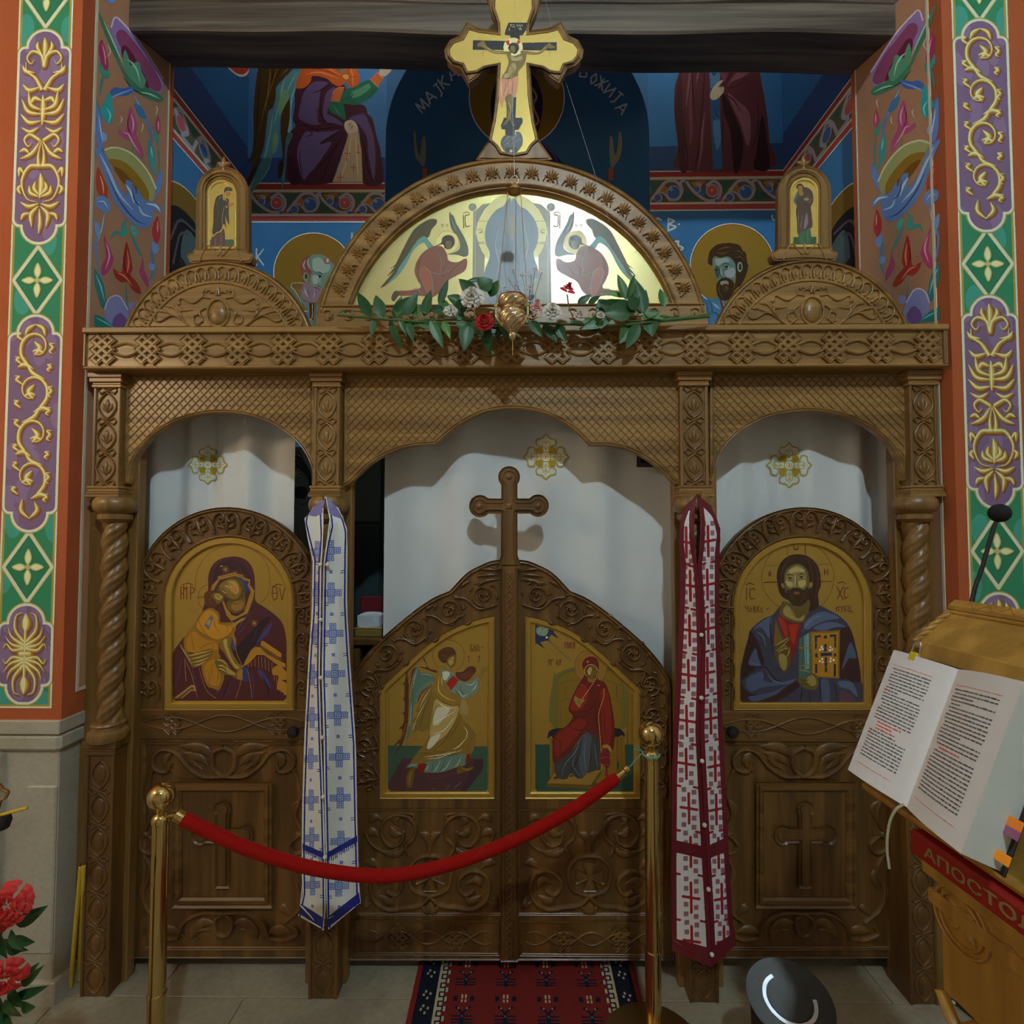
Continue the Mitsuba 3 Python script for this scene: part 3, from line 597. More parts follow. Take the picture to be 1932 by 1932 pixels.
# --- cross-shaped panel on top (painted later)
YX = -0.002
CROSS_OUT = [(1020, 830), (830, 826), (893, 735), (918, 640), (930, 500), (940, 330), (862, 352), (830, 395), (785, 425), (745, 352), (700, 335), (668, 300), (662, 262), (690, 212), (738, 190), (775, 122), (838, 152), (945, 165), (930, 110), (902, 50), (892, 0), (870, -70), (905, -110), (925, -150), (1020, -185)]
def A(pts): return [(600 + x / 2.76, y / 2.76) for x, y in pts]
def mirA(pts, c): return list(pts) + [(2 * c - x, y) for x, y in reversed(pts)]
cru = thing('altar_cross', 'tall painted wooden cross with a gold ground standing on top of the lunette', 'cross')
co = pxpoly(A(mirA(CROSS_OUT, 1020)), YX)
part(cru, 'board', [bprism(co, YX, YX + .035, .004)], WV)
CROSS_IN = [(1010, 800), (955, 790), (935, 757), (905, 728), (925, 640), (945, 500), (952, 328), (862, 345), (825, 368), (780, 374), (762, 332), (712, 318), (690, 290), (686, 262), (708, 232), (758, 215), (788, 162), (838, 176), (952, 190), (948, 120), (922, 45), (925, 0), (905, -60), (930, -100), (945, -130), (1010, -160)]
ci = pxpoly(A(mirA(CROSS_IN, 1018)), YX)
part(cru, 'gold_panel', [prism(ci, YX - .003, YX + .002)], 'gold_leaf')
cz = co.difference(ci.buffer(.012)); gr = ci.buffer(.0105).difference(ci.buffer(.0075))
part(cru, 'rim', [bprism(ci.buffer(.0075).difference(ci.buffer(.001)), YX - .005, YX + .002, .002)], WH)
part(cru, 'groove', [prism(gr, YX - .0006, YX + .002)], 'black_metal')
# --- side doors
YD = 0.09
ZB = P(966, 1806, YD)[2]
def side_door(cx, xl, xr, gx0, gx1, label, knobx, hinge):
    k = thing('side_door', label, 'door', 'arched side doors of the screen'); R = (xr - xl) / 2; cy, top = 1140, 959; gm, gr = (gx0 + gx1) / 2, (gx1 - gx0) / 2
    outer = pxpoly(earc(cx, cy, R, cy - top, 44) + [(xr, 1806), (xl, 1806)], YD); gold = pxpoly(earc(gm, 1015 + gr, gr, gr, 36) + [(gx1, 1337), (gx0, 1337)], YD)
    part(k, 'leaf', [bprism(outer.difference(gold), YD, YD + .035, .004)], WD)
    part(k, 'back_board', [prism(gold.buffer(.004), YD + .012, YD + .03)], WD)
    arc = np.array(earc(cx, cy, R - 3, cy - top - 3, 44)); arc = np.vstack([[(xl + 3, 1335)], arc, [(xr - 3, 1335)]])
    part(k, 'edge_moulding', [relief(q2(arc[:, 0], arc[:, 1], YD), .009, .007, YD, smooth=False)], WD)
    ga = np.array(earc(gm, 1015 + gr, gr + 4, gr + 4, 36)); ga = np.vstack([[(gx0 - 4, 1337)], ga, [(gx1 + 4, 1337)]])
    part(k, 'inner_moulding', [relief(q2(ga[:, 0], ga[:, 1], YD), .010, .006, YD, smooth=False)], WD)
    for i in range(9):
        a = math.radians(8 + 164 * i / 8); rr = (R + gr + 3) / 2; p = q2(cx + rr * math.cos(a), cy - (rr + (cy - top - R)) * math.sin(a), YD)
        part(k, 'vine_carving', place(UNIT_VINE, p, .050, .046, a - math.pi / 2, YD, .010), WD)
    for i in range(4):
        y = 1165 + 45 * i
        for sd, xm in ((0, (xl + gx0 - 2) / 2), (1, (xr + gx1 + 2) / 2)):
            part(k, 'vine_carving', place(UNIT_VINE, q2(xm, y, YD), .040, .042, 0, YD, .009), WD)
    # icon: raised gilt border around a sunk picture
    ins = lambda d: pxpoly(earc(gm, 1015 + gr, gr - d, gr - d, 36) + [(gx1 - d, 1337 - d), (gx0 + d, 1337 - d)], YD)
    pic = ins(10).union(ins(10)).buffer(-.004).buffer(.004).buffer(.01).buffer(-.01)
    ic = part(k, 'icon', [bprism(ins(0).difference(ins(11)), YD - .004, YD + .012, .003), bprism(ins(11).difference(pic), YD - .002, YD + .012, .002), prism(ins(10), YD + .007, YD + .012)], 'gold_leaf_warm', smooth=25)
    # rail with waves and knots
    x0, x1 = xl + 12, xr - 12; zr = q2(966, 1366, YD)[1]; xa, xb = q2(x0, 1366, YD)[0], q2(x1, 1366, YD)[0]
    part(k, 'rail', [bbox(xa - .01, xb + .01, YD - .003, YD + .01, P(966, 1398, YD)[2], P(966, 1340, YD)[2], .003)], WDH)
    W = xb - xa; wv = []
    for s in (1, -1):
        wv.append(relief([(xa + W * t, zr + s * .024 * math.sin(t * math.pi * 3 + 0.0) * (0.6 + .6 * math.sin(t * math.pi))) for t in np.linspace(0.02, .98, 26)], .007, .006, YD - .003, 'both', n=2))
    part(k, 'wave_carving', wv, WDH)
    for t in (.20, .80): part(k, 'knot_carving', [bprism(affinity.translate(knot_poly(.0125, .0115), xa + W * t, zr), YD - .0075, YD - .002, .002)], WDH, smooth=False)
    # lower panel: acanthus border round a raised frame with a cross
    pan = pxpoly([(xl + 24, 1404), (xr - 22, 1404), (xr - 22, 1786), (xl + 24, 1786)], YD)
    part(k, 'lower_moulding', [bprism(pan.buffer(.006, join_style=2).difference(pan.buffer(-.002, join_style=2)), YD - .005, YD + .002, .002)], WDH)
    cm = (xl + xr) / 2 - 4; f0, f1, ft, fb = cm - 90, cm + 90, 1475, 1704
    fo, fi = pxpoly([(f0, ft), (f1, ft), (f1, fb), (f0, fb)], YD), pxpoly([(f0 + 13, ft + 16), (f1 - 13, ft + 16), (f1 - 13, fb - 14), (f0 + 13, fb - 14)], YD)
    part(k, 'raised_frame', [bprism(fo.difference(fi), YD - .016, YD + .002, .007)], WDH, smooth=25)
    part(k, 'inner_panel', [prism(fi.buffer(.001), YD - .006, YD + .002)], WD)
    o = (cm - 423, 1232 - 0); cr = []
    ccx, cyy = cm, 1570
    def blob(pts): return pxpoly([tuple(p) for p in pts], YD)
    cross = unary_union([blob([(ccx - 10, 1520), (ccx + 10, 1520), (ccx + 10, 1668), (ccx - 10, 1668)]), blob([(ccx - 40, 1561), (ccx + 40, 1561), (ccx + 40, 1583), (ccx - 40, 1583)]), blob(earc(ccx, 1524, 13, 13, 20, 360, 0)), blob(earc(ccx - 42, 1572, 13, 15, 20, 360, 0)), blob(earc(ccx + 42, 1572, 13, 15, 20, 360, 0))]).buffer(.003).buffer(-.003)
    part(k, 'cross_carving', [bprism(cross, YD - .015, YD - .004, .006)], WD, smooth=25)
    ac = carve('''
flat 26 12 1165,490 1110,520 1112,600 1165,640 1215,600 1218,520 1165,490
flat 24 12 1165,640 1060,640 980,590 920,520 850,500 800,540 810,600 870,615 890,570
drop 60 11 1120,560 1060,500 930,480
drop 50 10 1090,590 1040,545 950,515
drop 44 10 1060,610 1000,560 1015,490
drop 46 10 900,620 860,560 900,510
drop 40 9 800,620 770,680 755,780
flat 20 11 800,600 760,720 790,840 750,930
drop 40 9 760,760 800,800 790,880
flat 22 11 750,930 790,960 820,1000 790,1040 740,1020 740,960 790,935
flat 20 11 750,1040 790,1130 750,1230 770,1330 850,1400
drop 40 9 770,1100 800,1160 770,1240
drop 44 9 770,1330 740,1260 750,1180
drop 44 9 800,1380 850,1330 880,1320
flat 22 12 1165,1350 1120,1390 1130,1450 1165,1470 1200,1450 1210,1390 1165,1350
flat 22 12 1165,1350 1050,1350 960,1400 930,1470
drop 54 11 1130,1410 1060,1400 980,1450
drop 48 10 1090,1440 1020,1440 990,1490
drop 50 10 960,1470 890,1440 810,1450
flat 20 10 930,1480 850,1490 780,1460 800,1420''', (cm - 422.1, 1232), 2.76, YD, mirror=1165)
    part(k, 'acanthus_carving', ac, WD)
    kp = P(knobx, 1375, YD); kn = lathe([(0, 0), (.008, 0), (.008, .012), (.012, .016), (.0195, .022), (.021, .031), (.016, .040), (0, .043)], 24); kn.apply_transform(trimesh.transformations.rotation_matrix(math.pi / 2, [1, 0, 0])); kn.apply_translation((kp[0], YD - .003, kp[2]))
    part(k, 'knob', [kn], 'black_metal', smooth=40, label='dark round knob')
    return k, ic, ins(10).intersection(pic.buffer(.02))
DL = side_door(428, 251, 603, 313, 553, 'left arched side door with a gilded icon of the Virgin and Child over a raised cross panel', 560, 1)
DR = side_door(1517, 1342, 1698, 1385, 1641, 'right arched side door with a gilded icon of Christ holding a book over a raised cross panel', 1375, -1)
# --- royal doors
def royal_door(side, label):
    k = thing('royal_door', label, 'door', 'pair of royal doors'); MX = 962; mm = lambda pts: [((x if side < 0 else 2 * MX - x), y) for x, y in pts]
    edge = [tuple(p) for p in catmull([(948, 1058), (930, 1060), (911, 1067), (882, 1083), (851, 1115)], 5)] + [tuple(p) for p in catmull([(849, 1117), (817, 1131), (774, 1161), (719, 1208), (685, 1245), (661, 1281)], 5)]
    outer = pxpoly(mm(edge + [(657, 1300), (655, 1810), (948, 1810)]), YD)
    gout = pxpoly(mm([(719, 1504), (931, 1504), (931, 1164)] + [tuple(p) for p in catmull([(930, 1164), (900, 1171), (868, 1182), (835, 1199), (800, 1225), (768, 1254), (745, 1276), (722, 1297)], 4)] + [(719, 1303)]), YD)
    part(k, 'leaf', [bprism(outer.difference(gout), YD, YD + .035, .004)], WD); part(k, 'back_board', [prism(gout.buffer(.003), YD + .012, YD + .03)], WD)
    e = np.array(mm(edge + [(657, 1300), (656, 1525)])); ec = q2(e[:, 0], e[:, 1], YD); off = LineString(ec).parallel_offset(.006, 'left' if side < 0 else 'right', join_style=2)
    part(k, 'edge_moulding', [relief(np.array(off.coords), .010, .008, YD, smooth=False)], WD)
    gi = gout.buffer(-.0175, join_style=1); gi = gi.buffer(.006).buffer(-.006)
    ic = part(k, 'icon', [bprism(gout.difference(gi), YD - .004, YD + .012, .004), prism(gi.buffer(.002), YD + .006, YD + .012)], 'gold_leaf_warm', smooth=25)
    def vines(cs, rr, prev=None):
        out = []
        for i, (x, y, r, d) in enumerate(cs):
            x = x if side < 0 else 2 * MX - x; c = q2(x, y, YD); r = r * .00190; d = d * side
            out.append(relief(spiral(c, r, math.radians(90 if i % 2 else -90), 1.55 * d, .14, 16), .0085, .012, YD, n=3))
            for j in range(7):
                a = j * .95 + i; p = (c[0] + r * .98 * math.cos(a), c[1] + r * .98 * math.sin(a)); out.append(relief([p, (p[0] + .011 * math.cos(a + d * .5), p[1] + .011 * math.sin(a + d * .5)), (p[0] + .021 * math.cos(a + d * 1.3), p[1] + .021 * math.sin(a + d * 1.3))], .011, .009, YD, 'drop', n=3))
            out.append(dome(c[0], c[1], .0065, .0065, .012, YD))
            for j in range(3): a = j * 2.1 + i; out.append(relief([c, (c[0] + r * .35 * math.cos(a), c[1] + r * .35 * math.sin(a)), (c[0] + r * .55 * math.cos(a + .7), c[1] + r * .55 * math.sin(a + .7))], .010, .009, YD, 'drop', n=3))
        return out
    def stem(pts, w=.0105): a = np.array(mm(pts)); return relief(q2(a[:, 0], a[:, 1], YD), w, .012, YD)
    def leaf(pts, w=.016): a = np.array(mm(pts)); return relief(q2(a[:, 0], a[:, 1], YD), w, .010, YD, 'drop')
    arch = [(912, 1123, 21, 1), (848, 1150, 23, -1), (784, 1187, 23, 1), (731, 1233, 23, -1), (698, 1292, 20, 1), (690, 1350, 19, -1), (690, 1407, 19, 1), (690, 1465, 19, -1)]
    for i, c in enumerate(arch):
        part(k, 'vine_carving', vines([c], 1), WD)
    st = [stem([(938, 1140), (905, 1148), (880, 1130), (858, 1126)]), stem([(872, 1160), (845, 1176), (822, 1163), (805, 1160)]), stem([(806, 1200), (785, 1214), (765, 1205), (748, 1205)]), stem([(752, 1250), (735, 1262), (715, 1262), (700, 1270)])]
    for i in range(4): y = 1270 + 58 * i; st += [stem([(708, y), (714, y + 22), (692, y + 26), (670, y + 36), (671, y + 58)]), leaf([(710, y + 16), (704, y + 32), (708, y + 46)], .012)]
    for x, y, dx, dy in ((925, 1095, -24, 10), (890, 1097, -22, 12), (875, 1178, 16, -8), (815, 1210, 14, -8), (760, 1255, 12, -10), (820, 1143, -18, 10), (760, 1180, -15, 12), (705, 1230, -12, 15)): st.append(leaf([(x, y), (x + dx * .5, y + dy * .2), (x + dx, y + dy)]))
    fan = [leaf([(942, 1078 + 8 * i), (925, 1074 + 10 * i), (905 - 6 * i, 1074 + 14 * i)], .017) for i in range(3)]
    part(k, 'stem_carving', st, WD); part(k, 'fan_carving', fan, WD)
    # vine panel with a cross roundel
    pan = pxpoly(mm([(676, 1529), (944, 1529), (944, 1722), (676, 1722)]), YD)
    part(k, 'panel_moulding', [bprism(pan.buffer(.005, join_style=2).difference(pan.buffer(-.001, join_style=2)), YD - .004, YD + .002, .002)], WDH)
    O, S = (600, 1232), 2.76; rx = 585
    vx = '''
flat 24 12 585,1050 640,1060 690,1110 692,1170 670,1230 585,1262
flat 24 12 585,1262 640,1310 720,1320 800,1330 870,1290 895,1220 870,1150 800,1130 740,1170 735,1220 770,1255 810,1235
flat 22 12 690,1050 710,1000 670,960 660,900 700,850 770,840 830,880 835,950 790,1000 740,985 720,940
flat 20 11 585,1050 585,1000 580,940
drop 46 11 585,1040 600,960 640,930
drop 46 10 720,940 770,940 790,900
drop 44 10 745,900 770,870 740,850
drop 44 10 700,1000 750,1040 840,1040
flat 18 10 740,1010 820,1030 890,990 920,930
drop 46 10 840,960 880,930 930,940
drop 40 10 830,870 870,850 905,880
flat 18 10 680,880 670,840 740,830 790,845
drop 50 11 770,1200 830,1180 850,1220
drop 46 10 760,1230 790,1290 850,1260
drop 50 10 640,1310 600,1340 585,1290
drop 46 10 840,1130 880,1090 930,1090
drop 44 10 880,1290 920,1310 915,1260
boss 13 1 805,1240
boss 12 1 725,935'''
    part(k, 'vine_panel_carving', carve(vx, O, S, YD, mirror=585) if side < 0 else carve(vx, (2 * MX - 600 - 2 * 585 / S, 1232), S, YD, mirror=585), WD)
    cc = np.array(mm([(600 + 585 / S, 1232 + 1157 / S)]))[0]; c = q2(cc[0], cc[1], YD); r = .060
    cp = unary_union([Polygon([(0, 0), (-.020, .046), (.020, .046)]), Polygon([(0, 0), (-.020, -.046), (.020, -.046)]), Polygon([(0, 0), (.046, .020), (.046, -.020)]), Polygon([(0, 0), (-.046, .020), (-.046, -.020)])]).buffer(.002)
    part(k, 'cross_carving', [bprism(affinity.translate(cp, c[0], c[1]), YD - .009, YD + .001, .004)], WD, smooth=25)
    # bottom rail
    xa, xb = sorted(np.array(mm([(672, 1770), (942, 1770)]))[:, 0]); X0, X1 = q2(xa, 1770, YD)[0], q2(xb, 1770, YD)[0]; zr = q2(962, 1769, YD)[1]; W = X1 - X0
    part(k, 'bottom_moulding', [bprism(sbox(X0, zr - .058, X1, zr + .058).difference(sbox(X0 + .007, zr - .051, X1 - .007, zr + .051)), YD - .004, YD + .002, .002)], WDH)
    wv = []
    for s in (1, -1): wv.append(relief([(X0 + W * t, zr + s * .022 * math.sin(t * math.pi * 5)) for t in np.linspace(.04, .96, 40)], .007, .006, YD, 'both', n=2))
    part(k, 'wave_carving', wv, WDH)
    for t in (.3, .7): part(k, 'knot_carving', [bprism(affinity.translate(knot_poly(.014, .0125), X0 + W * t, zr), YD - .006, YD + .001, .002)], WDH, smooth=False)
    return k, ic, gi
RL, RR = royal_door(-1, 'left royal door leaf with a gilded icon of the winged archangel'), royal_door(1, 'right royal door leaf with a gilded icon of the seated Virgin in red')
# --- middle post with the cross
cp = thing('door_cross', 'tall wooden door post topped by a carved cross between the royal doors', 'cross'); Y = .062
def pb(pts): return pxpoly(pts, Y)
part(cp, 'post', [bprism(pb([(947.5, 1068), (975, 1068), (975.5, 1813), (946.5, 1813)]), Y, .125, .004), relief(q2(np.array([951, 950]), np.array([1072, 1810]), Y), .006, .005, Y, smooth=False), relief(q2(np.array([971.5, 972]), np.array([1072, 1810]), Y), .006, .005, Y, smooth=False)], WD)
br = []
for i in range(26):
    y = 1080 + 28 * i
    for s in (1, -1):
        p = q2(np.array([961.5 - s * 5, 961.5 + s * 6, 961.5 - s * 5]), np.array([y, y + 14, y + 28]), Y); br.append(relief(p, .006, .005, Y, n=4))
part(cp, 'braid_carving', br, WD)
cs = unary_union([pb([(949, 900), (973, 900), (973.5, 1070), (948, 1070)]), pb([(905, 943.5), (1016, 943.5), (1016, 966), (905, 966)]), pb(earc(960.5, 900, 17.5, 17.5, 24, 360, 0)), pb(earc(905.5, 955, 17.5, 18, 24, 360, 0)), pb(earc(1015, 954, 17.5, 18, 24, 360, 0)), pb([(941, 1070), (948, 1050), (974, 1050), (981, 1070)])]).buffer(.007).buffer(-.007)
part(cp, 'cross', [bprism(cs, Y + .002, Y + .03, .006)], WD, smooth=25)
inn = cs.buffer(-.010)
part(cp, 'cross_rib', [relief(np.array(g.exterior.coords), .005, .004, Y + .002, smooth=False) for g in polys(inn)] + [dome(*q2(a, b, Y), .012, .012, .007, Y + .002) for a, b in ((960.5, 899), (904, 955), (1016, 954))] + [dome(*q2(960.5, 955, Y), .014, .014, .006, Y + .002, .78, 4)], WD)
# ---------------------------------------------------------------- painted icons of the doors
YI = YD + 0.0064
def letters_px(lines, w, nm='lettering', col='5a1a0c'):
    return '\n'.join('%s %s l%s %s' % (nm, col, w, l) for l in lines.strip().split('\n'))
VIRGIN = '''
halo_line 6b2a10 s4 345,620 345,470 390,330 480,210 600,140 760,105 900,130 1040,200 1130,320 1165,470 1160,600 1120,690 1060,760
halo_line 6b2a10 s4 500,545 440,560 390,610 370,690 390,770 440,825
halo_line 6b2a10 s9 368,690 400,680 440,690
robe 40161d f 740,235 860,250 940,310 985,400 1000,520 1000,640 1010,730 1100,790 1210,870 1290,950 1330,1050 1350,1200 1362,1400 1360,1840 90,1840 80,1560 88,1350 110,1270 170,1180 230,1110 300,1020 400,880 480,620 485,460 520,350 600,270
robe_shade 2c1018 f 560,380 640,290 760,270 880,320 940,420 960,520 900,430 800,380 680,390 600,440 540,540
robe_fold 2a2540 s10t 700,290 780,320 840,370 860,420
robe_fold 2a2540 s8t 800,280 880,340 930,430 950,500
robe_fold 3a3358 s12t 985,840 900,900 830,1010 790,1100
robe_fold 3a3358 s9t 960,930 860,1040 800,1120
robe_shade 231019 f 1180,900 1090,1040 1020,1200 900,1380 860,1430 800,1370 770,1280 850,1180 960,1060 1080,930
robe_fold 343060 f 1190,960 1110,1050 1040,1150 1000,1240 1040,1180 1110,1120 1160,1060
robe_fold 2f2b50 s10t 1010,850 1090,880 1180,900
robe_fold 2f2b50 s8t 1030,1010 1000,1100 960,1180
robe_fold 343060 s10t 210,1340 180,1420 150,1560 120,1700
robe_fold 343060 s8t 300,1450 330,1560 360,1680
robe_fold 343060 f 1030,1480 1080,1500 1150,1600 1180,1700 1130,1640 1060,1560
robe_fold 343060 s10t 960,1480 980,1600 1000,1800
robe_fold 343060 s9t 780,1580 720,1680 660,1800
robe_fold 343060 s9t 640,1640 600,1720 560,1760
robe_fold 1c0c14 s14t 700,1600 690,1700 640,1800
robe_fold 1c0c14 s14t 1080,1540 1140,1680 1160,1800
gold_line 8a6a38 s5 225,1360 230,1480 240,1610
gold_line 8a6a38 s5 235,1380 300,1540 340,1690 365,1800
gold_line 8a6a38 s5 385,1460 420,1600 480,1730 570,1800
gold_line 8a6a38 s5 850,1590 830,1680 790,1800
gold_line 8a6a38 s5 915,1470 950,1640 970,1800
veil_lining 1f2f6a f 800,470 880,480 930,560 960,640 940,720 900,640 880,560
veil_shade 3a1420 p 900,610 960,620 930,730 890,800 880,700
face 4c3c12 f 650,520 720,472 800,468 865,510 892,580 896,660 870,700 820,712 760,720 700,700 640,655 600,625 575,595 600,555
face 6e5822 f 640,520 700,490 780,490 830,540 850,610 820,680 770,705 710,680 650,630 610,600 610,560
face 9a7a3a f 660,540 720,505 780,510 815,560 822,620 790,650 750,630 720,590 690,580
cheek a4683a f 740,580 790,570 812,610 785,640 750,625
face_line 2c200a s7t 640,545 680,522 730,535 760,560
face_line 241806 s9t 650,552 690,540 720,560
face_line 2c200a s8t 600,585 640,590 685,640 715,655
face_line b9975a s8t 625,600 665,630 700,645
face_line 241806 s8t 560,600 590,578 615,588
mouth 7a2c18 s9t 742,650 770,668 795,690
face_line 3a2c0e s6t 870,540 880,600 850,670 800,705
neck 5c4316 f 705,725 790,722 870,700 892,660 895,790 860,835 780,862 720,825 690,770
neck 7d5a22 f 760,740 850,720 880,760 850,815 790,835 740,800
neck_line 3a280c s6t 720,730 790,760 870,710
veil_border 8a6422 p 510,605 530,548 594,482 590,455 690,430 790,403 802,425 868,437 880,463 950,492 945,545 995,612 985,690 945,800 920,862 740,950 690,890 640,740 650,715 690,800 745,880 800,895 880,850 905,780 930,690 955,620 920,552 935,515 870,490 850,468 800,460 780,450 690,472 610,492 570,560 545,610
veil_border_line 4e3410 s5 605,470 690,448 785,428
veil_border_line 4e3410 s5 800,445 862,455 930,508
star 8a6a2c l6 635,375 715,375
star 8a6a2c l6 675,335 675,415
star 8a6a2c l6 650,350 700,400
star 8a6a2c l6 700,350 650,400
star c8b48a l7 618,345 640,338
star 8a6a2c l6 960,970 1030,970
star 8a6a2c l6 995,935 995,1010
star 8a6a2c l6 970,945 1020,995
star 8a6a2c l6 1020,945 970,995
child_robe 7c5412 f 500,800 560,820 610,870 620,955 700,960 775,962 790,1040 770,1090 795,1150 780,1230 720,1170 620,1180 600,1290 620,1340 640,1450 662,1560 640,1640 600,1712 540,1690 480,1670 430,1560 410,1440 440,1400 330,1300 240,1290 215,1200 230,1110 330,980 400,860
child_robe a37018 f 470,830 540,840 590,900 600,980 700,990 750,1020 700,1100 580,1150 460,1100 360,1020 390,920
child_robe 946514 f 250,1140 330,1060 430,1140 560,1180 590,1260 480,1260 330,1290 250,1260
child_robe 946514 f 450,1420 560,1370 610,1440 620,1560 590,1660 500,1640 450,1540
child_robe_fold 5a3a0a s6t 400,870 380,940 450,1080 560,1150 680,1140
child_robe_fold 5a3a0a s6t 330,1000 400,1080 520,1160
child_robe_fold 5a3a0a s6t 300,1080 310,1180 340,1290
child_robe_fold 5a3a0a s6t 560,1190 480,1200 380,1260
child_robe_fold 5a3a0a s6t 540,1180 530,1260 480,1290
child_robe_fold 5a3a0a s6t 550,900 560,1000 620,1090
child_robe_fold 5a3a0a s6t 620,970 700,1010 690,1080
child_robe_fold 5a3a0a s6t 540,1400 520,1500 540,1600
child_robe_fold 5a3a0a s6t 470,1480 500,1560 490,1650
child_robe_fold 5a3a0a s6t 590,1420 600,1520 570,1680
clavus 55535a p 515,878 542,905 492,1045 440,1000
clavus 8a7f5e p 490,930 515,940 495,1000 465,980
child_lining 33365c f 720,1130 750,1140 780,1210 785,1270 750,1250 740,1190
child_hair 4e2411 f 440,690 455,630 510,608 560,625 575,680 560,740 578,782 520,802 460,775
child_hair 6b3a1c s10t 480,640 520,660 500,720 530,770
child_face 5e4a1c f 540,640 600,632 652,660 656,700 622,742 580,760 560,720 530,690
child_face 94783a f 555,650 600,645 640,670 630,705 590,715 560,690
face_line 2a1c08 s7t 560,660 590,668 610,690
face_line 2a1c08 s6t 595,640 625,655 640,670
hand 8a6a2e f 720,1000 800,950 850,920 900,908 880,935 820,970 770,1020
leg 6a5220 f 640,1150 700,1115 740,1140 740,1250 800,1385 860,1445 870,1480 800,1492 740,1432 660,1300 612,1245 620,1180
leg 9c803e f 650,1170 690,1150 700,1230 760,1390 830,1460 790,1470 740,1400 680,1280
leg_line 3a2a0c s6t 730,1180 735,1260 800,1400
hand 5c481a f 165,1205 185,1205 250,1300 360,1298 500,1253 535,1282 510,1345 480,1385 430,1420 320,1462 260,1375 215,1290
hand 9a8040 s20t 260,1330 360,1310 520,1270
hand 9a8040 s18t 280,1370 390,1345 525,1300
hand 9a8040 s18t 300,1405 400,1385 500,1345
hand 9a8040 s16t 320,1440 390,1425 470,1385
hand 9a8040 s14t 175,1215 230,1300 300,1420
hand 5c481a f 560,1380 620,1358 690,1400 740,1480 800,1508 860,1490 866,1596 800,1590 740,1552 640,1532 590,1482 568,1440
hand 9a8040 s18t 575,1375 640,1385 700,1440
hand 9a8040 s16t 590,1440 640,1440 690,1480
hand 9a8040 s16t 590,1470 640,1480 700,1520
hand 94773a f 680,1440 720,1480 790,1530 770,1545 700,1520
cuff 1d2f66 p 862,1462 915,1462 930,1610 866,1612
sleeve 8a6020 p 805,1500 866,1480 864,1598 805,1590
sleeve_border 96691c p 1075,1163 1100,1170 1295,1302 1290,1350 1240,1330 1060,1215
sleeve_border 5a3a1c p 1050,1215 1070,1215 1300,1365 1305,1390 1120,1310 1040,1240
sleeve_border 96691c p 950,1280 1000,1228 1060,1240 1130,1310 1340,1420 1335,1462 1250,1432 1100,1322 1020,1322 940,1410 868,1452 890,1395
sleeve_border 96691c f 1190,1480 1240,1440 1290,1445 1340,1500 1366,1520 1350,1592 1300,1600 1362,1652 1350,1765 1290,1720 1240,1690 1260,1560 1200,1540
fringe 80592a l7 925,1420 930,1450
fringe 80592a l7 960,1400 962,1450
fringe 80592a l7 1000,1360 1002,1450
fringe 80592a l7 1040,1340 1045,1460
fringe 80592a l7 1075,1340 1080,1470
fringe 80592a l7 1110,1350 1118,1480
fringe 80592a l7 1150,1375 1155,1500
fringe 80592a l7 1190,1400 1190,1500
fringe 80592a l7 1210,1540 1215,1600
fringe 80592a l7 1240,1560 1238,1640
fringe 80592a l6 1280,1700 1285,1740
fringe 80592a l6 1320,1730 1325,1770
border 8a6a38 p 105,1800 300,1650 340,1658 355,1722 300,1716 200,1800
border 5a3a20 p 140,1800 305,1672 325,1680 332,1705 290,1705 185,1800
gold_line 9a7430 s5 868,1452 800,1300 760,1080
''' + letters_px('''182,565 182,705
212,560 210,705
212,560 230,600
248,570 246,705
230,600 248,570
182,640 212,640
290,565 290,705
290,568 325,580 326,630 290,640
200,545 262,528 312,548
1190,640 1200,570 1235,570 1250,640 1240,700 1215,718 1195,690 1190,640
1192,640 1250,640
1272,580 1300,715 1330,580
1195,575 1230,545 1262,540 1300,550''', 9) + '\n' + letters_px('''278,800 278,845
300,800 280,822 302,845
318,810 318,845
318,812 345,812 345,845
372,812 356,815 356,842 374,845''', 6, col='8a5a1c')
picture(DL[1], move(parse(VIRGIN), (310, 1010), 1 / 5.854), lambda v: P(v[:, 0], v[:, 1], YI), gain=1.45,
        clip=Polygon(earc(433, 1015 + 120, 107.5, 107, 36) + [(540.5, 1316), (535, 1322), (331, 1322), (325.5, 1316)]))
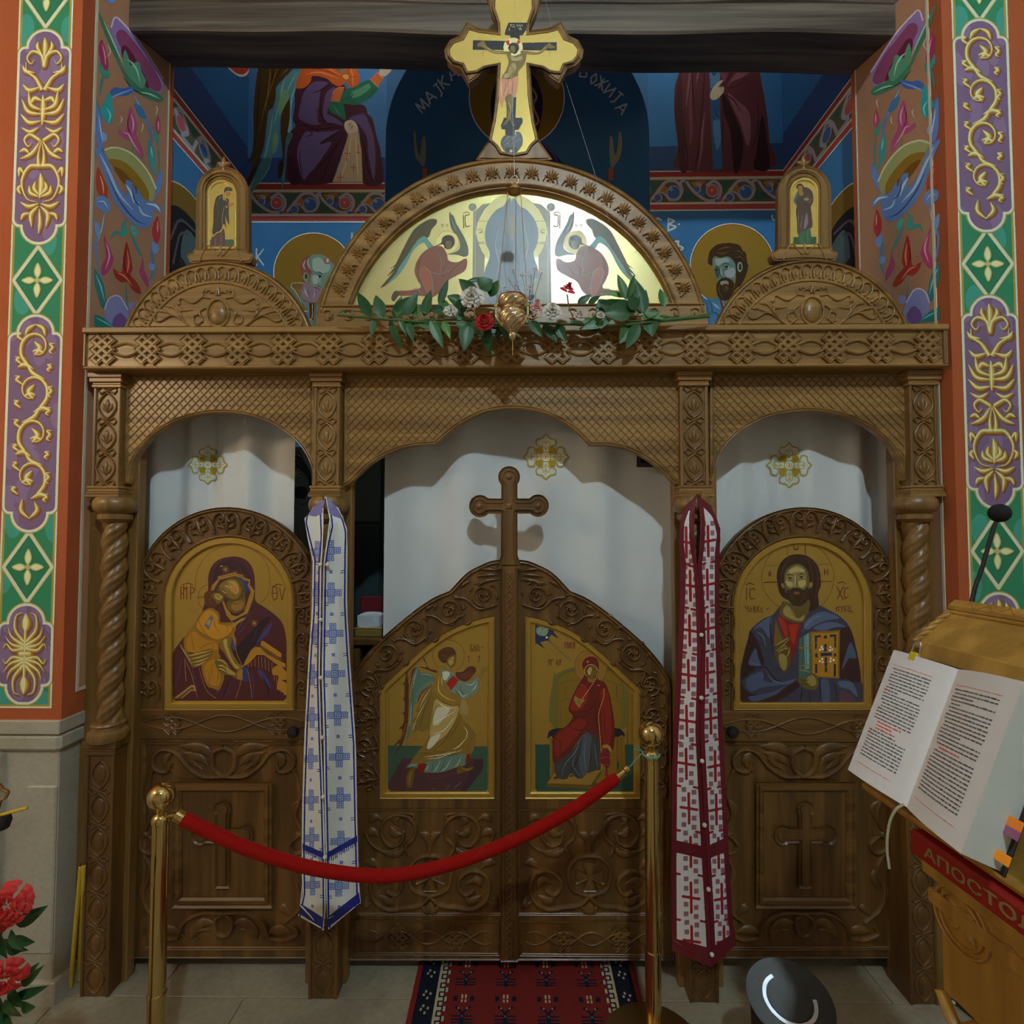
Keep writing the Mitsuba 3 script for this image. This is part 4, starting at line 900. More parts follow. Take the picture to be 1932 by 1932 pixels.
CHRIST = '''
halo_line 5a1a0c s4 570,778 480,700 410,580 388,470 410,350 470,220 560,145 640,105
halo_line 5a1a0c s4 910,105 1020,150 1110,250 1165,380 1172,470 1150,590 1080,720 1010,775
halo_line 5a1a0c l5 400,515 560,512
halo_line 5a1a0c l9 420,510 560,508
halo_line 5a1a0c l9 1025,503 1150,500
halo_line 5a1a0c l4 430,328 585,326
halo_line 5a1a0c l4 995,320 1125,310
halo_line 5a1a0c l4 665,110 668,225
halo_line 5a1a0c l9 860,98 862,210
mantle 2f2f40 f 640,722 600,760 545,820 500,870 400,912 265,1028 240,1120 190,1300 155,1480 148,1700 150,1840 1475,1840 1472,1600 1440,1350 1390,1150 1345,1000 1250,890 1130,820 1010,762 900,800
mantle_shade 260f12 f 265,1040 330,1130 380,1250 410,1400 330,1440 200,1560 155,1560 190,1320 240,1130
mantle_shade 2c1314 f 1240,1050 1345,1010 1420,1250 1465,1560 1400,1600 1300,1560 1240,1540
mantle_shade 2c1314 f 155,1600 230,1700 400,1740 600,1680 760,1590 800,1640 640,1760 420,1840 160,1840
mantle_fold 46506a f 300,1020 400,930 490,890 480,1000 470,1120 420,1050 380,1000
mantle_fold 5a6684 s14t 330,1050 400,1100 430,1200
mantle_fold 46506a f 850,960 960,860 1060,830 1160,860 1230,900 1080,930 960,980 880,1030
mantle_fold 5a6684 s12t 870,990 960,900 1060,870
mantle_fold 5a6684 s10t 830,1060 870,980 940,900
mantle_fold 46506a f 950,1010 1080,950 1200,950 1300,1000 1180,1010 1060,1040
mantle_fold 3c4660 f 240,1390 300,1250 330,1240 350,1330 380,1420 300,1420
mantle_fold 4a5672 s14t 250,1385 320,1400 390,1420
mantle_fold 3c4660 f 230,1560 330,1500 390,1490 400,1570 480,1600 560,1590 620,1610 520,1640 380,1660 280,1700 220,1640
mantle_fold 5a6684 s10t 390,1480 395,1530 405,1565
mantle_fold 46506a f 420,1440 470,1530 560,1590 680,1580 760,1560 700,1610 580,1620 480,1560
mantle_fold 3c4660 f 240,1760 340,1740 520,1700 640,1640 560,1720 420,1780 300,1810
mantle_fold 3c4660 f 1040,1570 1110,1580 1130,1700 1120,1820 1060,1820 1030,1700
mantle_fold 46506a f 1220,1590 1340,1590 1400,1640 1430,1760 1340,1680 1240,1650
mantle_fold 4a3040 f 1250,1690 1340,1720 1400,1800 1250,1820
mantle_fold 3c4660 f 1260,1460 1290,1330 1340,1180 1370,1180 1420,1330 1340,1340 1300,1400
mantle_fold 1c0c10 s12t 200,1540 300,1480 420,1430 480,1500 560,1580 700,1600
mantle_fold 1c0c10 s12t 480,880 480,1020 500,1180 510,1300
mantle_fold 1c0c10 s10t 410,1430 330,1430 230,1500
mantle_fold 1c0c10 s14t 830,1640 820,1740 800,1830
mantle_fold 1c0c10 s10t 900,1690 920,1830
mantle_fold 1c0c10 s12t 1010,1560 1030,1700 1020,1830
mantle_fold 1c0c10 s10t 1150,1570 1200,1700 1200,1830
mantle_fold 1c0c10 s10t 1310,1000 1180,1010 1050,1060
mantle_edge 3a2030 s12t 640,722 580,790 530,900 515,1060 520,1280
mantle_edge 3a2030 s14t 1000,765 900,850 830,960 790,1100 740,1220 700,1420
tunic 6a140a p 552,866 640,905 692,950 816,955 795,1060 770,1190 740,1300 690,1420 690,1235 645,1160 590,1010
tunic 93230f f 680,980 790,970 770,1060 740,1180 710,1140 690,1060
tunic 93230f f 575,900 640,930 670,1060 660,1140 610,1020
tunic_fold 40100a s7t 660,940 690,1060 700,1180
clavus 6a4a14 p 538,905 560,985 612,1125 640,1180 690,1240 680,1300 560,1215 520,1205 528,1050
hair 2a1408 f 780,205 890,228 975,300 1020,400 1030,540 1000,640 1005,770 900,830 840,760 660,700 590,640 558,520 555,400 600,290 680,225
hair_strand 45230e s14t 780,215 680,260 620,360 600,500 640,620
hair_strand 45230e s12t 800,225 890,280 930,380 940,520 930,640
hair_strand 45230e s12t 830,215 960,320 1000,470 980,620 960,740
hair_strand 45230e s8t 760,240 660,320 630,430
neck 55431a f 640,720 760,770 900,700 905,800 870,890 820,952 690,930 580,850
neck 8a7440 f 655,760 720,820 760,880 800,900 850,860 830,930 720,915 620,850
neck_line 30220a s7t 690,800 740,870 790,900 860,850
ear 7a6030 f 600,520 625,530 632,575 605,560
ear 7a6030 f 905,520 940,515 935,560 905,570
face 54461e f 760,308 840,332 892,400 908,520 895,620 860,710 790,760 700,725 655,640 630,520 640,400 690,340
face 77683a f 700,360 770,325 840,355 872,430 872,540 840,580 780,590 700,580 650,530 652,420
face 9c8c55 f 690,375 760,345 830,365 850,395 770,400 690,415
face 9c8c55 f 650,490 690,500 728,520 720,555 680,560 655,530
face 9c8c55 f 790,500 850,485 868,520 840,560 795,555
face a89a62 s12t 750,420 752,490 748,560
beard 2f1e0a f 690,600 740,572 800,575 850,600 880,560 902,620 875,720 790,772 700,735 655,650 668,590
beard 45300f s8t 700,620 720,680 760,720
beard 45300f s8t 850,630 840,690 800,740
moustache 241505 s12t 690,605 730,575 765,595 800,578 850,610
lips 7a3a1c f 730,625 765,612 802,626 768,645
brow 241505 s10t 655,440 690,425 740,440
brow 241505 s10t 775,440 815,420 862,430
eye 14100a o 690,468,24,11 825,455,24,11
eye_light b0a070 o 676,470,7,6 840,456,7,6
eye_line 30220a s5t 655,490 690,495 725,485
eye_line 30220a s5t 795,480 830,482 860,470
nose_line 30220a s7t 765,440 768,520 775,560 750,575
nose_line 30220a s5t 735,560 745,578 765,575
hand 4a3c16 f 525,1290 540,1205 600,1150 680,1100 696,1135 625,1182 650,1235 692,1200 695,1330 690,1430 640,1492 600,1470 550,1370
hand 82703a s20t 540,1200 610,1155 685,1112
hand 82703a s18t 540,1260 600,1220 680,1130
hand 82703a s20t 560,1280 620,1240 680,1230
hand 82703a f 570,1310 620,1290 660,1340 660,1430 630,1470 590,1420
hand 82703a s16t 690,1215 680,1280 650,1340
hand_line 2a1e08 s6t 560,1240 610,1230 650,1250
book_edge 37564c p 795,1125 915,1050 928,1540 880,1572 790,1562
book_edge 6a8a86 p 850,1095 900,1062 905,1450 860,1460
book_edge 25403a l6 830,1110 835,1550
book_edge 25403a l6 870,1085 876,1550
book_edge 8a5a18 l12 792,1225 918,1222
book_edge 8a5a18 l12 795,1420 918,1410
book_cover 7a5210 p 918,1050 1238,1032 1232,1556 930,1542
book_cover 9a6a16 p 935,1070 1218,1052 1212,1540 945,1525
book_jewel 1c2030 p 965,1090 1030,1085 1030,1108 990,1112 988,1235 965,1235
book_jewel 1c2030 p 1130,1080 1198,1078 1198,1220 1178,1220 1176,1105 1130,1108
book_jewel 1c2030 c 1080,1108,18
book_jewel 1c2030 o 982,1308,14,26 1186,1303,14,22
book_jewel 1c2030 p 968,1400 992,1398 992,1500 968,1500
book_jewel 1c2030 p 1170,1400 1195,1400 1195,1535 1170,1535
book_cross 1c2030 p 1065,1185 1095,1185 1095,1265 1065,1265
book_cross 1c2030 p 1030,1280 1150,1275 1150,1310 1030,1315
book_cross 1c2030 p 1070,1325 1098,1325 1100,1490 1075,1490
book_gold 9a6a16 l7 968,1170 990,1170
book_gold 9a6a16 l7 1172,1160 1200,1160
book_gold 9a6a16 l6 1060,1225 1100,1225
book_gold 9a6a16 l6 1068,1380 1100,1380
book_gold 9a6a16 l6 1068,1430 1100,1430
pearl c8c8c0 c 1040,1215,12 1020,1245,12 1050,1240,12 1135,1215,12 1155,1240,12 1130,1250,12 1045,1345,12 1020,1370,12 1050,1380,12 1140,1340,12 1170,1358,12 1135,1372,12
hand 54441a f 785,1550 830,1560 880,1540 920,1500 990,1530 1002,1640 960,1682 850,1662 790,1605
hand 82703a f 880,1550 930,1520 970,1550 980,1620 930,1640 880,1600
hand_line 2a1e08 s6t 800,1575 880,1580 900,1560
hand_line 2a1e08 s6t 800,1610 870,1620 920,1610
hand 82703a s14t 790,1460 860,1475 920,1490
''' + letters_px('''225,575 222,700
300,575 262,590 255,640 265,690 312,690
300,575 312,600
215,540 260,518 295,535
1205,560 1275,700
1275,560 1210,690
1330,570 1290,580 1285,640 1295,690 1330,665
1215,520 1270,505 1300,525
475,395 462,420 475,445 490,420 475,395
1072,370 1072,432
1072,400 1105,400
1105,370 1105,432
740,120 738,150 755,160 762,140 770,160 785,150 782,120''', 10) + '\n' + letters_px('''210,765 212,795 235,798
236,765 236,840
255,795 250,820 268,835 280,815 272,790 255,795
300,770 300,835
300,770 320,785 302,800 325,825 302,838
340,770 340,835
362,770 342,800 364,835
400,790 382,790 378,830 402,832
440,800 460,800
1200,780 1200,830
1200,800 1225,775 1225,830
1240,770 1258,800
1275,770 1250,840
1290,770 1290,830
1315,770 1292,772
1292,800 1315,810 1292,830
1330,770 1330,830 1350,830
1352,770 1352,830 1372,830 1374,845''', 8)
picture(DR[1], move(parse(CHRIST), (1370, 1010), 1 / 5.768), lambda v: P(v[:, 0], v[:, 1], YI), gain=1.45,
        clip=Polygon(earc(1513, 1015 + 128, 116, 115, 36) + [(1629, 1321), (1624, 1326), (1402, 1326), (1397, 1321)]))
GABRIEL = '''
border_line 5a3a10 l4 98,1800 104,795 290,570 430,415 580,305 720,235 900,155 1100,108 1138,118 1140,150 1125,1800
ground 2c4636 p 60,1362 1180,1372 1180,1870 60,1870
carpet 40242a p 250,1490 1085,1500 1080,1622 880,1870 60,1870 100,1745
carpet 33202a p 1000,1512 1085,1500 1080,1622 890,1860 850,1850
carpet_speck 48506e l7 700,1830 730,1770
carpet_speck 48506e l7 790,1800 860,1740
carpet_speck 48506e l7 560,1830 575,1800
carpet_speck 5a2c26 s9t 300,1640 420,1600 560,1700 800,1650
halo_line 6a2412 s4 556,430 580,330 650,275 725,262 810,285 870,345 890,430 865,515 810,575
halo_line 6a2412 s4 556,430 575,500 620,560
wing_far 4c2412 f 800,602 870,592 930,542 990,538 1012,580 965,650 900,695 820,664
wing_far 7a4a22 s6t 830,620 900,620 980,570
wing_far 7a4a22 s6t 840,650 910,650 990,600
wing 4c2412 f 440,418 340,480 290,560 268,700 238,712 266,740 262,860 244,880 266,900 262,1010 240,1026 262,1050 250,1140 204,1190 240,1190 225,1280 150,1370 215,1340 165,1462 250,1330 300,1120 320,800 380,560 470,560 590,605 600,580 520,555 480,470
wing 80602c f 430,430 470,480 500,545 420,540 340,580 310,720 300,600 350,500
wing_barb 2a120a s6t 330,540 300,700 290,900 280,1080
wing_barb 9a7a44 s6t 350,560 320,720 310,900
wing_barb 9a7a44 s5t 285,1120 250,1240 215,1330
wing_teal 466054 f 400,540 365,620 340,780 318,960 318,1120 295,1240 262,1380 290,1310 325,1240 345,1100 362,960 385,850 430,770 560,702 575,640 500,605 430,600
wing_teal 86a094 s9t 400,570 370,660 350,820
wing_teal 86a094 s9t 340,900 330,1040 325,1160
wing_teal 86a094 s7t 430,620 500,620 565,640
wing_teal 2c443c s6t 380,640 352,800 345,1000
wing_teal 50685c f 560,675 460,730 400,800 368,880 376,935 420,850 540,720
wing 5a2818 s14t 540,730 440,820 400,930
cloth 6a5420 f 560,725 480,800 425,920 390,1010 410,1020 355,1110 370,1130 335,1240 400,1200 440,1215 525,1170 545,950
cloth a89a72 s10t 545,760 470,870 420,980
cloth a89a72 s8t 500,880 430,1010 380,1110
cloth a89a72 s7t 390,1090 370,1150 345,1230
cloth 4a3810 s7t 540,830 470,1000 430,1180
tunic_hem 50685c f 288,1592 345,1535 430,1550 600,1500 900,1440 960,1450 940,1480 900,1560 800,1592 650,1640 480,1640 380,1590
tunic_hem 8ea694 s9t 320,1580 360,1560 400,1560
tunic_hem 8ea694 s9t 520,1560 500,1600 480,1630
tunic_hem 8ea694 s9t 640,1520 600,1600 570,1640
tunic_hem 8ea694 s9t 760,1490 700,1590 650,1630
tunic_hem 8ea694 s9t 860,1470 820,1560 790,1580
tunic_hem 2c443c s6t 560,1530 560,1600 530,1640
tunic_hem 2c443c s6t 690,1500 660,1590 620,1640
red_band 70120e p 418,1545 500,1552 465,1635 385,1610
red_band 70120e p 915,1440 958,1435 930,1540 898,1540
himation 6e5620 f 650,558 610,610 570,730 550,900 525,1100 518,1250 470,1350 400,1440 330,1545 430,1552 600,1502 800,1450 965,1440 1002,1290 985,1210 900,1112 862,1050 850,890 760,800 690,705
himation 96814a f 590,880 700,930 830,960 810,1060 740,1200 640,1300 540,1340 530,1200 560,1000
himation aeaa92 f 590,990 660,960 740,980 690,1060 620,1140 560,1140
himation aeaa92 f 540,1280 640,1240 590,1340 520,1400 500,1370
himation c4c2ae s10t 600,900 690,960 800,975
himation c4c2ae s9t 560,1130 660,1080 800,1000
himation c4c2ae s8t 560,1240 680,1200 790,1060
himation c4c2ae s8t 470,1480 640,1460 880,1410
himation b6aa80 s12t 700,1430 820,1380 930,1260
himation b6aa80 s9t 880,1160 920,1220 900,1290
himation b6aa80 s9t 500,1500 620,1490 760,1440
himation 48360e s7t 850,1040 760,1180 680,1320 560,1420
himation 48360e s7t 860,1060 790,1200 700,1330
himation 48360e s7t 560,1430 720,1420 950,1350
himation 48360e s7t 380,1450 500,1440 600,1480
himation 48360e s6t 620,900 560,1060 540,1200
sash 7a5e22 f 640,560 600,640 560,740 570,820 620,890 720,940 830,945 852,880 760,800 690,700
sash a8945a s12t 630,640 620,780 690,860 800,900
sash c4b888 s7t 650,650 660,740
sash 48360e s7t 570,800 640,890 760,945 850,930
tail 867244 f 860,890 900,890 930,970 925,1040 890,1040 905,1110 870,1040 840,1030
torso 5e7066 f 650,558 760,600 850,690 950,700 1040,650 1030,780 960,842 870,878 830,835 750,800 690,705
torso a4b0a0 f 670,590 740,605 700,680 665,660
torso a4b0a0 s10t 830,790 870,850 930,820
torso a4b0a0 s9t 900,720 960,730 1010,690
torso a4b0a0 s9t 960,800 1000,760 1020,700
torso 2e443e s7t 860,720 850,780 890,830
torso 2e443e s7t 790,780 820,820 860,860
red_band 8a1a12 p 700,712 772,630 832,682 752,790
hand 7a6026 f 1035,705 1055,620 1080,560 1100,520 1106,555 1132,535 1130,575 1095,610 1060,690
hand 3a2808 s5t 1060,640 1080,590 1100,560
foot 5c4210 f 320,1610 375,1600 365,1680 345,1780 318,1805 290,1790 285,1690
foot 8a6a22 s12t 340,1620 320,1700 315,1780
foot 5c4210 f 820,1580 860,1575 900,1600 985,1580 960,1620 880,1640 815,1655
foot 8a6a22 s10t 860,1590 910,1612 970,1595
hair 452410 f 690,340 760,342 795,380 805,420 790,420 720,440 700,500 650,490 618,440 625,380
hair 663c1a s8t 650,380 700,360 760,370
hair 663c1a s8t 640,430 680,420 700,460
face 5c4618 f 722,440 790,412 806,430 795,510 755,552 715,520 700,490
face 94783a f 735,455 780,435 786,490 752,530 722,500
face_line 241606 s6t 735,465 765,460
face_line 241606 s6t 780,440 784,480 770,495
mouth 7a3018 s6t 745,515 768,512
neck 7a6026 f 690,520 720,530 755,560 760,595 690,580 670,570
nail 1c1408 s9e 728,170 738,210 752,270
''' + letters_px('''955,315 955,380
955,315 978,315
956,345 975,352 974,380 955,380
985,380 998,320 1010,380
1022,315 1020,378
1022,318 1035,316
1052,330 1038,335 1036,370 1054,372
1075,340 1082,340
935,435 935,495
925,435 945,432
1050,430 1035,490
1038,440 1048,425''', 7)
picture(RL[1], move(parse(GABRIEL), (715, 1160), 1 / 5.522), lambda v: P(v[:, 0], v[:, 1], YD + .0054), gain=1.45,
        clip=Polygon([(732, 1308), (772, 1263), (807, 1234), (840, 1208), (872, 1192), (905, 1182), (920.5, 1179), (920.5, 1488), (916, 1493.5), (737, 1493.5), (732, 1488)]))
ANNUN = '''
side_ground 6a4c12 p 1040,560 1180,560 1180,1360 1060,1360
side_ground 7a5a1a l12 1095,640 1095,1350
ground 1f3d30 p 60,1350 1180,1350 1180,1870 60,1870
burst 1a2444 p 60,60 310,135 302,180 352,248 275,205 250,245 325,338 235,268 160,285 215,360 130,300 60,300
burst_cloud 6a7a6a f 120,150 150,125 230,130 245,170 220,215 180,220 130,200
burst_cloud 8a967e s9t 130,180 165,165 150,140
burst_cloud 8a967e s9t 185,210 200,170 230,150
dove c8b070 o 230,236,14,12
beam 6a5a2a s12 250,260 360,370 480,480
throne 5c5520 f 300,640 320,620 420,570 520,545 690,530 860,545 1000,600 1035,640 1040,1180 310,1190
throne_panel 6f5414 p 350,660 500,590 880,590 1010,660 1005,1180 350,1180
throne_line 4a4a1c s10 320,690 420,600 560,570
throne_line 4a4a1c s10 860,570 960,600 1020,650
throne_line 565020 s8 350,720 450,690 560,680
throne_line 565020 s8 840,690 940,710 1010,740
throne_line 565020 s8 350,920 430,880 500,870
throne_line 565020 s8 900,870 960,890 1010,930
throne_line 584410 l8 420,740 420,860
throne_line 44421c l8 955,740 955,860
throne_line 584410 l7 375,940 375,1170
cushion 1c1820 f 240,1290 250,1220 320,1185 420,1190 420,1260 300,1290 275,1262
cushion 1c1820 f 890,1190 980,1185 1035,1230 1040,1290 1015,1255 930,1285
seat 6e5016 p 262,1290 1040,1270 1052,1640 800,1760 262,1690
seat_line 4a360c l7 290,1300 290,1680
seat_line 4a360c l7 965,1280 965,1640
seat_line 5a4410 l7 1010,1280 1010,1640
seat_inset 1f3d30 p 960,1540 985,1530 985,1600 960,1620
halo 7d5a20 c 690,540,172
halo_line 6a1a10 s5 520,560 530,470 590,395 690,366 790,395 850,470 862,550 820,690
halo_line 6a1a10 s5 520,560 540,630 590,690
footstool 7e6026 p 320,1640 792,1618 690,1772 232,1755
footstool_edge 54400f p 232,1755 690,1772 692,1812 235,1795
footstool_edge 4a3a10 p 690,1772 792,1618 792,1660 694,1812
robe 56140f f 690,435 745,455 772,520 766,600 760,668 830,700 870,780 900,900 930,1080 938,1260 922,1400 892,1392 812,1362 800,1510 775,1400 760,1300 650,1220 560,1310 470,1440 400,1500 310,1562 292,1400 312,1250 440,1150 502,1060 458,1000 470,920 530,780 580,692 622,620 600,520 630,455
robe 781d14 f 560,760 640,740 660,860 580,990 480,990 490,920
robe 701b13 f 470,1150 560,1080 640,1120 560,1240 440,1380 330,1480 320,1280
robe 701b13 f 790,800 850,780 890,940 910,1180 880,1340 820,1330 800,1060
robe_fold 3a0c0c s9t 560,990 640,1010 720,940 760,860
robe_fold 3a0c0c s9t 500,1070 600,1060 700,1020
robe_fold 3a0c0c s9t 440,1160 560,1200 640,1180
robe_fold 3a0c0c s9t 740,880 740,1060 770,1260
robe_fold 3a0c0c s8t 830,1000 830,1160 850,1320
robe_fold 3a0c0c s8t 330,1280 380,1360 360,1500
robe_edge b08a4a s5 735,680 660,790 590,890
robe_edge b08a4a s5 825,765 822,860 780,990 770,1090 785,1260 800,1480 800,1610
robe_edge b08a4a s5 755,600 740,680
star b08a4a l6 645,490 665,490
star b08a4a l6 655,480 655,500
star b08a4a l6 585,730 605,730
star b08a4a l6 762,735 782,735
skirt 2f3130 f 640,1225 705,1240 765,1300 780,1450 792,1600 740,1620 690,1640 640,1652 600,1702 540,1700 485,1652 430,1712 340,1692 308,1565 420,1482 520,1380 580,1282
skirt 3f444c f 620,1250 690,1260 700,1400 660,1620 600,1680 560,1500
skirt_fold 56647a s9t 640,1235 580,1290 530,1420 420,1560 380,1690
skirt_fold 56647a s8t 640,1260 620,1440 640,1640
skirt_fold 56647a s8t 540,1440 500,1560 580,1690
skirt_fold 56647a s8t 720,1320 740,1460 760,1600
skirt_fold 1c1a18 s9t 600,1300 560,1480 470,1660
skirt_fold 1c1a18 s9t 690,1290 690,1460 670,1630
shoe 5a1218 f 300,1700 330,1680 345,1700 320,1715
shoe 5a1218 f 465,1680 500,1662 505,1680 480,1690
spindle 60181c p 820,1385 885,1395 890,1580 860,1600 868,1690 835,1680 840,1580 770,1540 775,1480
spindle 903038 s6 780,1500 840,1480 890,1500
spindle 903038 s6 770,1540 830,1560 890,1570
spindle 903038 s5 840,1600 850,1650 845,1690
hand 8a6a34 f 810,1360 860,1350 895,1380 905,1420 885,1425 860,1385 825,1390
hand 7a6228 f 510,880 530,842 555,870 590,880 625,888 590,930 568,968 535,930
hand 3a2a0a s5t 540,880 570,900 565,950
face 5c481a f 650,560 690,530 740,550 748,610 725,650 690,668 655,640 640,600
face a08650 f 655,570 690,545 700,580 690,620 665,620
face_line 241606 s6t 650,575 680,570
face_line 241606 s6t 705,568 735,575
face_line 241606 s6t 692,570 690,610 700,620
mouth 7a3018 s6t 680,640 705,638
veil a08a54 s7 640,635 622,590 640,540 690,518 740,540 765,590
neck 6e561e f 655,650 690,670 735,655 735,690 690,705 658,690
''' + letters_px('''420,285 418,350
420,285 440,290
445,290 440,345 458,345 460,295 445,290
475,290 470,345
490,290 475,318 492,348
505,285 503,350
520,285 518,350
503,318 520,318
250,465 248,525
250,470 268,480
275,465 272,525
262,500 290,465 298,465
340,470 330,500 342,525 352,500 340,470
360,465 368,495
378,465 362,528''', 8)
picture(RR[1], move(parse(ANNUN), (990, 1160), 1 / 5.522), lambda v: P(v[:, 0], v[:, 1], YD + .0054), gain=1.45,
        clip=Polygon([(1193, 1310), (1152, 1264), (1117, 1234), (1084, 1208), (1052, 1192), (1019, 1182), (1010, 1178), (1010, 1488), (1014.5, 1493.5), (1192, 1493.5), (1197, 1488), (1197, 1316)]))
# ---------------------------------------------------------------- lunette, cross and small icons
LUN_HALF = '''
inner_line 8a7c3a s5 1010,150 700,185 420,320 200,520 60,740 -60,930
wing 4a4022 f 935,430 905,415 850,420 760,470 680,540 620,640 540,800 490,900 430,950 480,930 400,1030 470,980 330,1150 420,1100 500,1010 560,930 640,800 720,690 800,640 850,600 875,530 925,470
wing_teal 5c8a80 f 800,600 730,640 660,740 600,830 530,930 490,1010 400,1110 430,1100 520,1020 600,910 690,740 790,670 840,730 900,720 850,650
wing 5a5a44 f 1068,340 1090,370 1110,380 1150,480 1220,600 1262,700 1270,790 1230,820 1150,800 1050,795 1130,770 1180,720 1160,610 1100,540 1070,450
wing_teal 6c8a84 s10t 1085,400 1120,500 1150,560
halo d6cc86 c 1050,663,118
halo_line 9a8640 s4 945,610 990,555 1050,545 1120,570 1165,640 1160,720 1110,770
hair 382c1c f 990,620 1040,588 1100,600 1125,650 1115,700 1070,740 1020,730 1000,690 930,700 980,670
face 6a5634 f 1030,660 1080,650 1095,690 1070,735 1040,725
robe 7a4630 f 850,730 930,700 1000,720 1040,790 1060,860 1150,880 1250,840 1240,960 1130,1030 1030,1090 980,1180 900,1250 840,1250 700,1235 530,1240 520,1190 640,1180 760,1150 720,1060 695,980 710,890 770,790
robe 8f5038 f 770,930 860,970 880,1080 900,1180 880,1240 830,1220 780,1100 745,1000
robe_fold 5c7a76 s7t 745,960 780,1100 850,1230
robe_fold 5c7a76 s7t 770,900 860,1000 890,1120 880,1220
robe_fold 5c7a76 s6t 800,950 960,1010 1080,960
robe_fold 5c7a76 s6t 930,740 980,860 960,1000
robe_fold 5c7a76 s6t 640,1200 720,1160 790,1240
robe_fold 4a2a1e s7t 1060,880 1000,960 1010,1050
robe_fold 4a2a1e s7t 780,800 740,900 730,1020
robe_fold 4a2a1e s6t 1200,880 1100,960 1050,1060
foot 4a3a20 f 530,1195 480,1190 445,1260 470,1300 520,1240
letter 5a4018 l9 1218,375 1220,510
letter 5a4018 s9 1280,370 1240,380 1235,440 1245,495 1285,490
letter 5a4018 s6 1215,355 1250,340 1285,355
letter 7a6030 l5 985,470 985,500
letter 7a6030 l5 1000,470 1000,500
letter 7a6030 l5 1035,470 1035,500
letter 7a6030 l5 1050,470 1050,500
column 8a8a78 p 1325,335 1345,330 1420,260 1500,245 1560,330 1440,470 1420,620 1450,780 1440,1010 1500,1100 1500,1330 1310,1330
scroll 8a8a78 c 1315,290,42
scroll_line 6a6a58 s6 1350,300 1340,260 1300,255 1285,290 1310,310 1325,290
column_line a8a490 l8 1345,340 1345,1320
big_halo d8d292 p 1740,150 1640,160 1540,210 1440,320 1370,450 1350,560 1380,680 1420,770 1480,850 1500,800 1460,680 1450,560 1480,440 1560,330 1640,285 1740,270
letter 8a7c4a s5 1370,535 1400,525 1425,545 1385,565 1425,560
letter 8a7c4a l4 1370,440 1480,440
letter 8a7c4a l5 1370,665 1450,665
letter 8a7c4a l5 1370,680 1450,680
figure 74808c f 1740,270 1640,285 1560,330 1480,440 1450,560 1460,680 1500,800 1440,1010 1500,1100 1500,1380 1740,1400
figure_fold 95a2ac s12t 1600,500 1560,700 1600,900 1560,1100
figure_fold 5c6874 s12t 1680,420 1700,640 1660,900 1690,1200
figure_face 8a8478 f 1700,400 1740,395 1740,620 1705,600 1680,500
'''
FIG = move(parse(LUN_HALF), (660, 340), 1 / 5.682)
cxl = 660 + 1735 / 5.682
flip = lambda g: affinity.affine_transform(g, [-1, 0, 0, 1, 2 * cxl, 0])
fig = FIG + [(n, c, flip(g)) for n, c, g in FIG] + move(parse('letter 8a7c4a s6 1720,215 1705,235 1720,258 1738,235 1720,215'), (660, 340), 1 / 5.682)
YG = YL + .0185
a_in = math.degrees(math.asin((674 - 579) / 322.0)); lp = [(966 + 322 * math.cos(a), 674 - 322 * math.sin(a)) for a in np.radians(np.linspace(a_in, 180 - a_in, 60))]
part(lun, 'gold_panel', [prism(pxpoly(lp, YG), YG, YG + .016)], 'gold_lunette')
picture(lun, fig, lambda v: P(v[:, 0], v[:, 1], YG - .0006), clip=Polygon(lp).buffer(-4), gain=1.25)
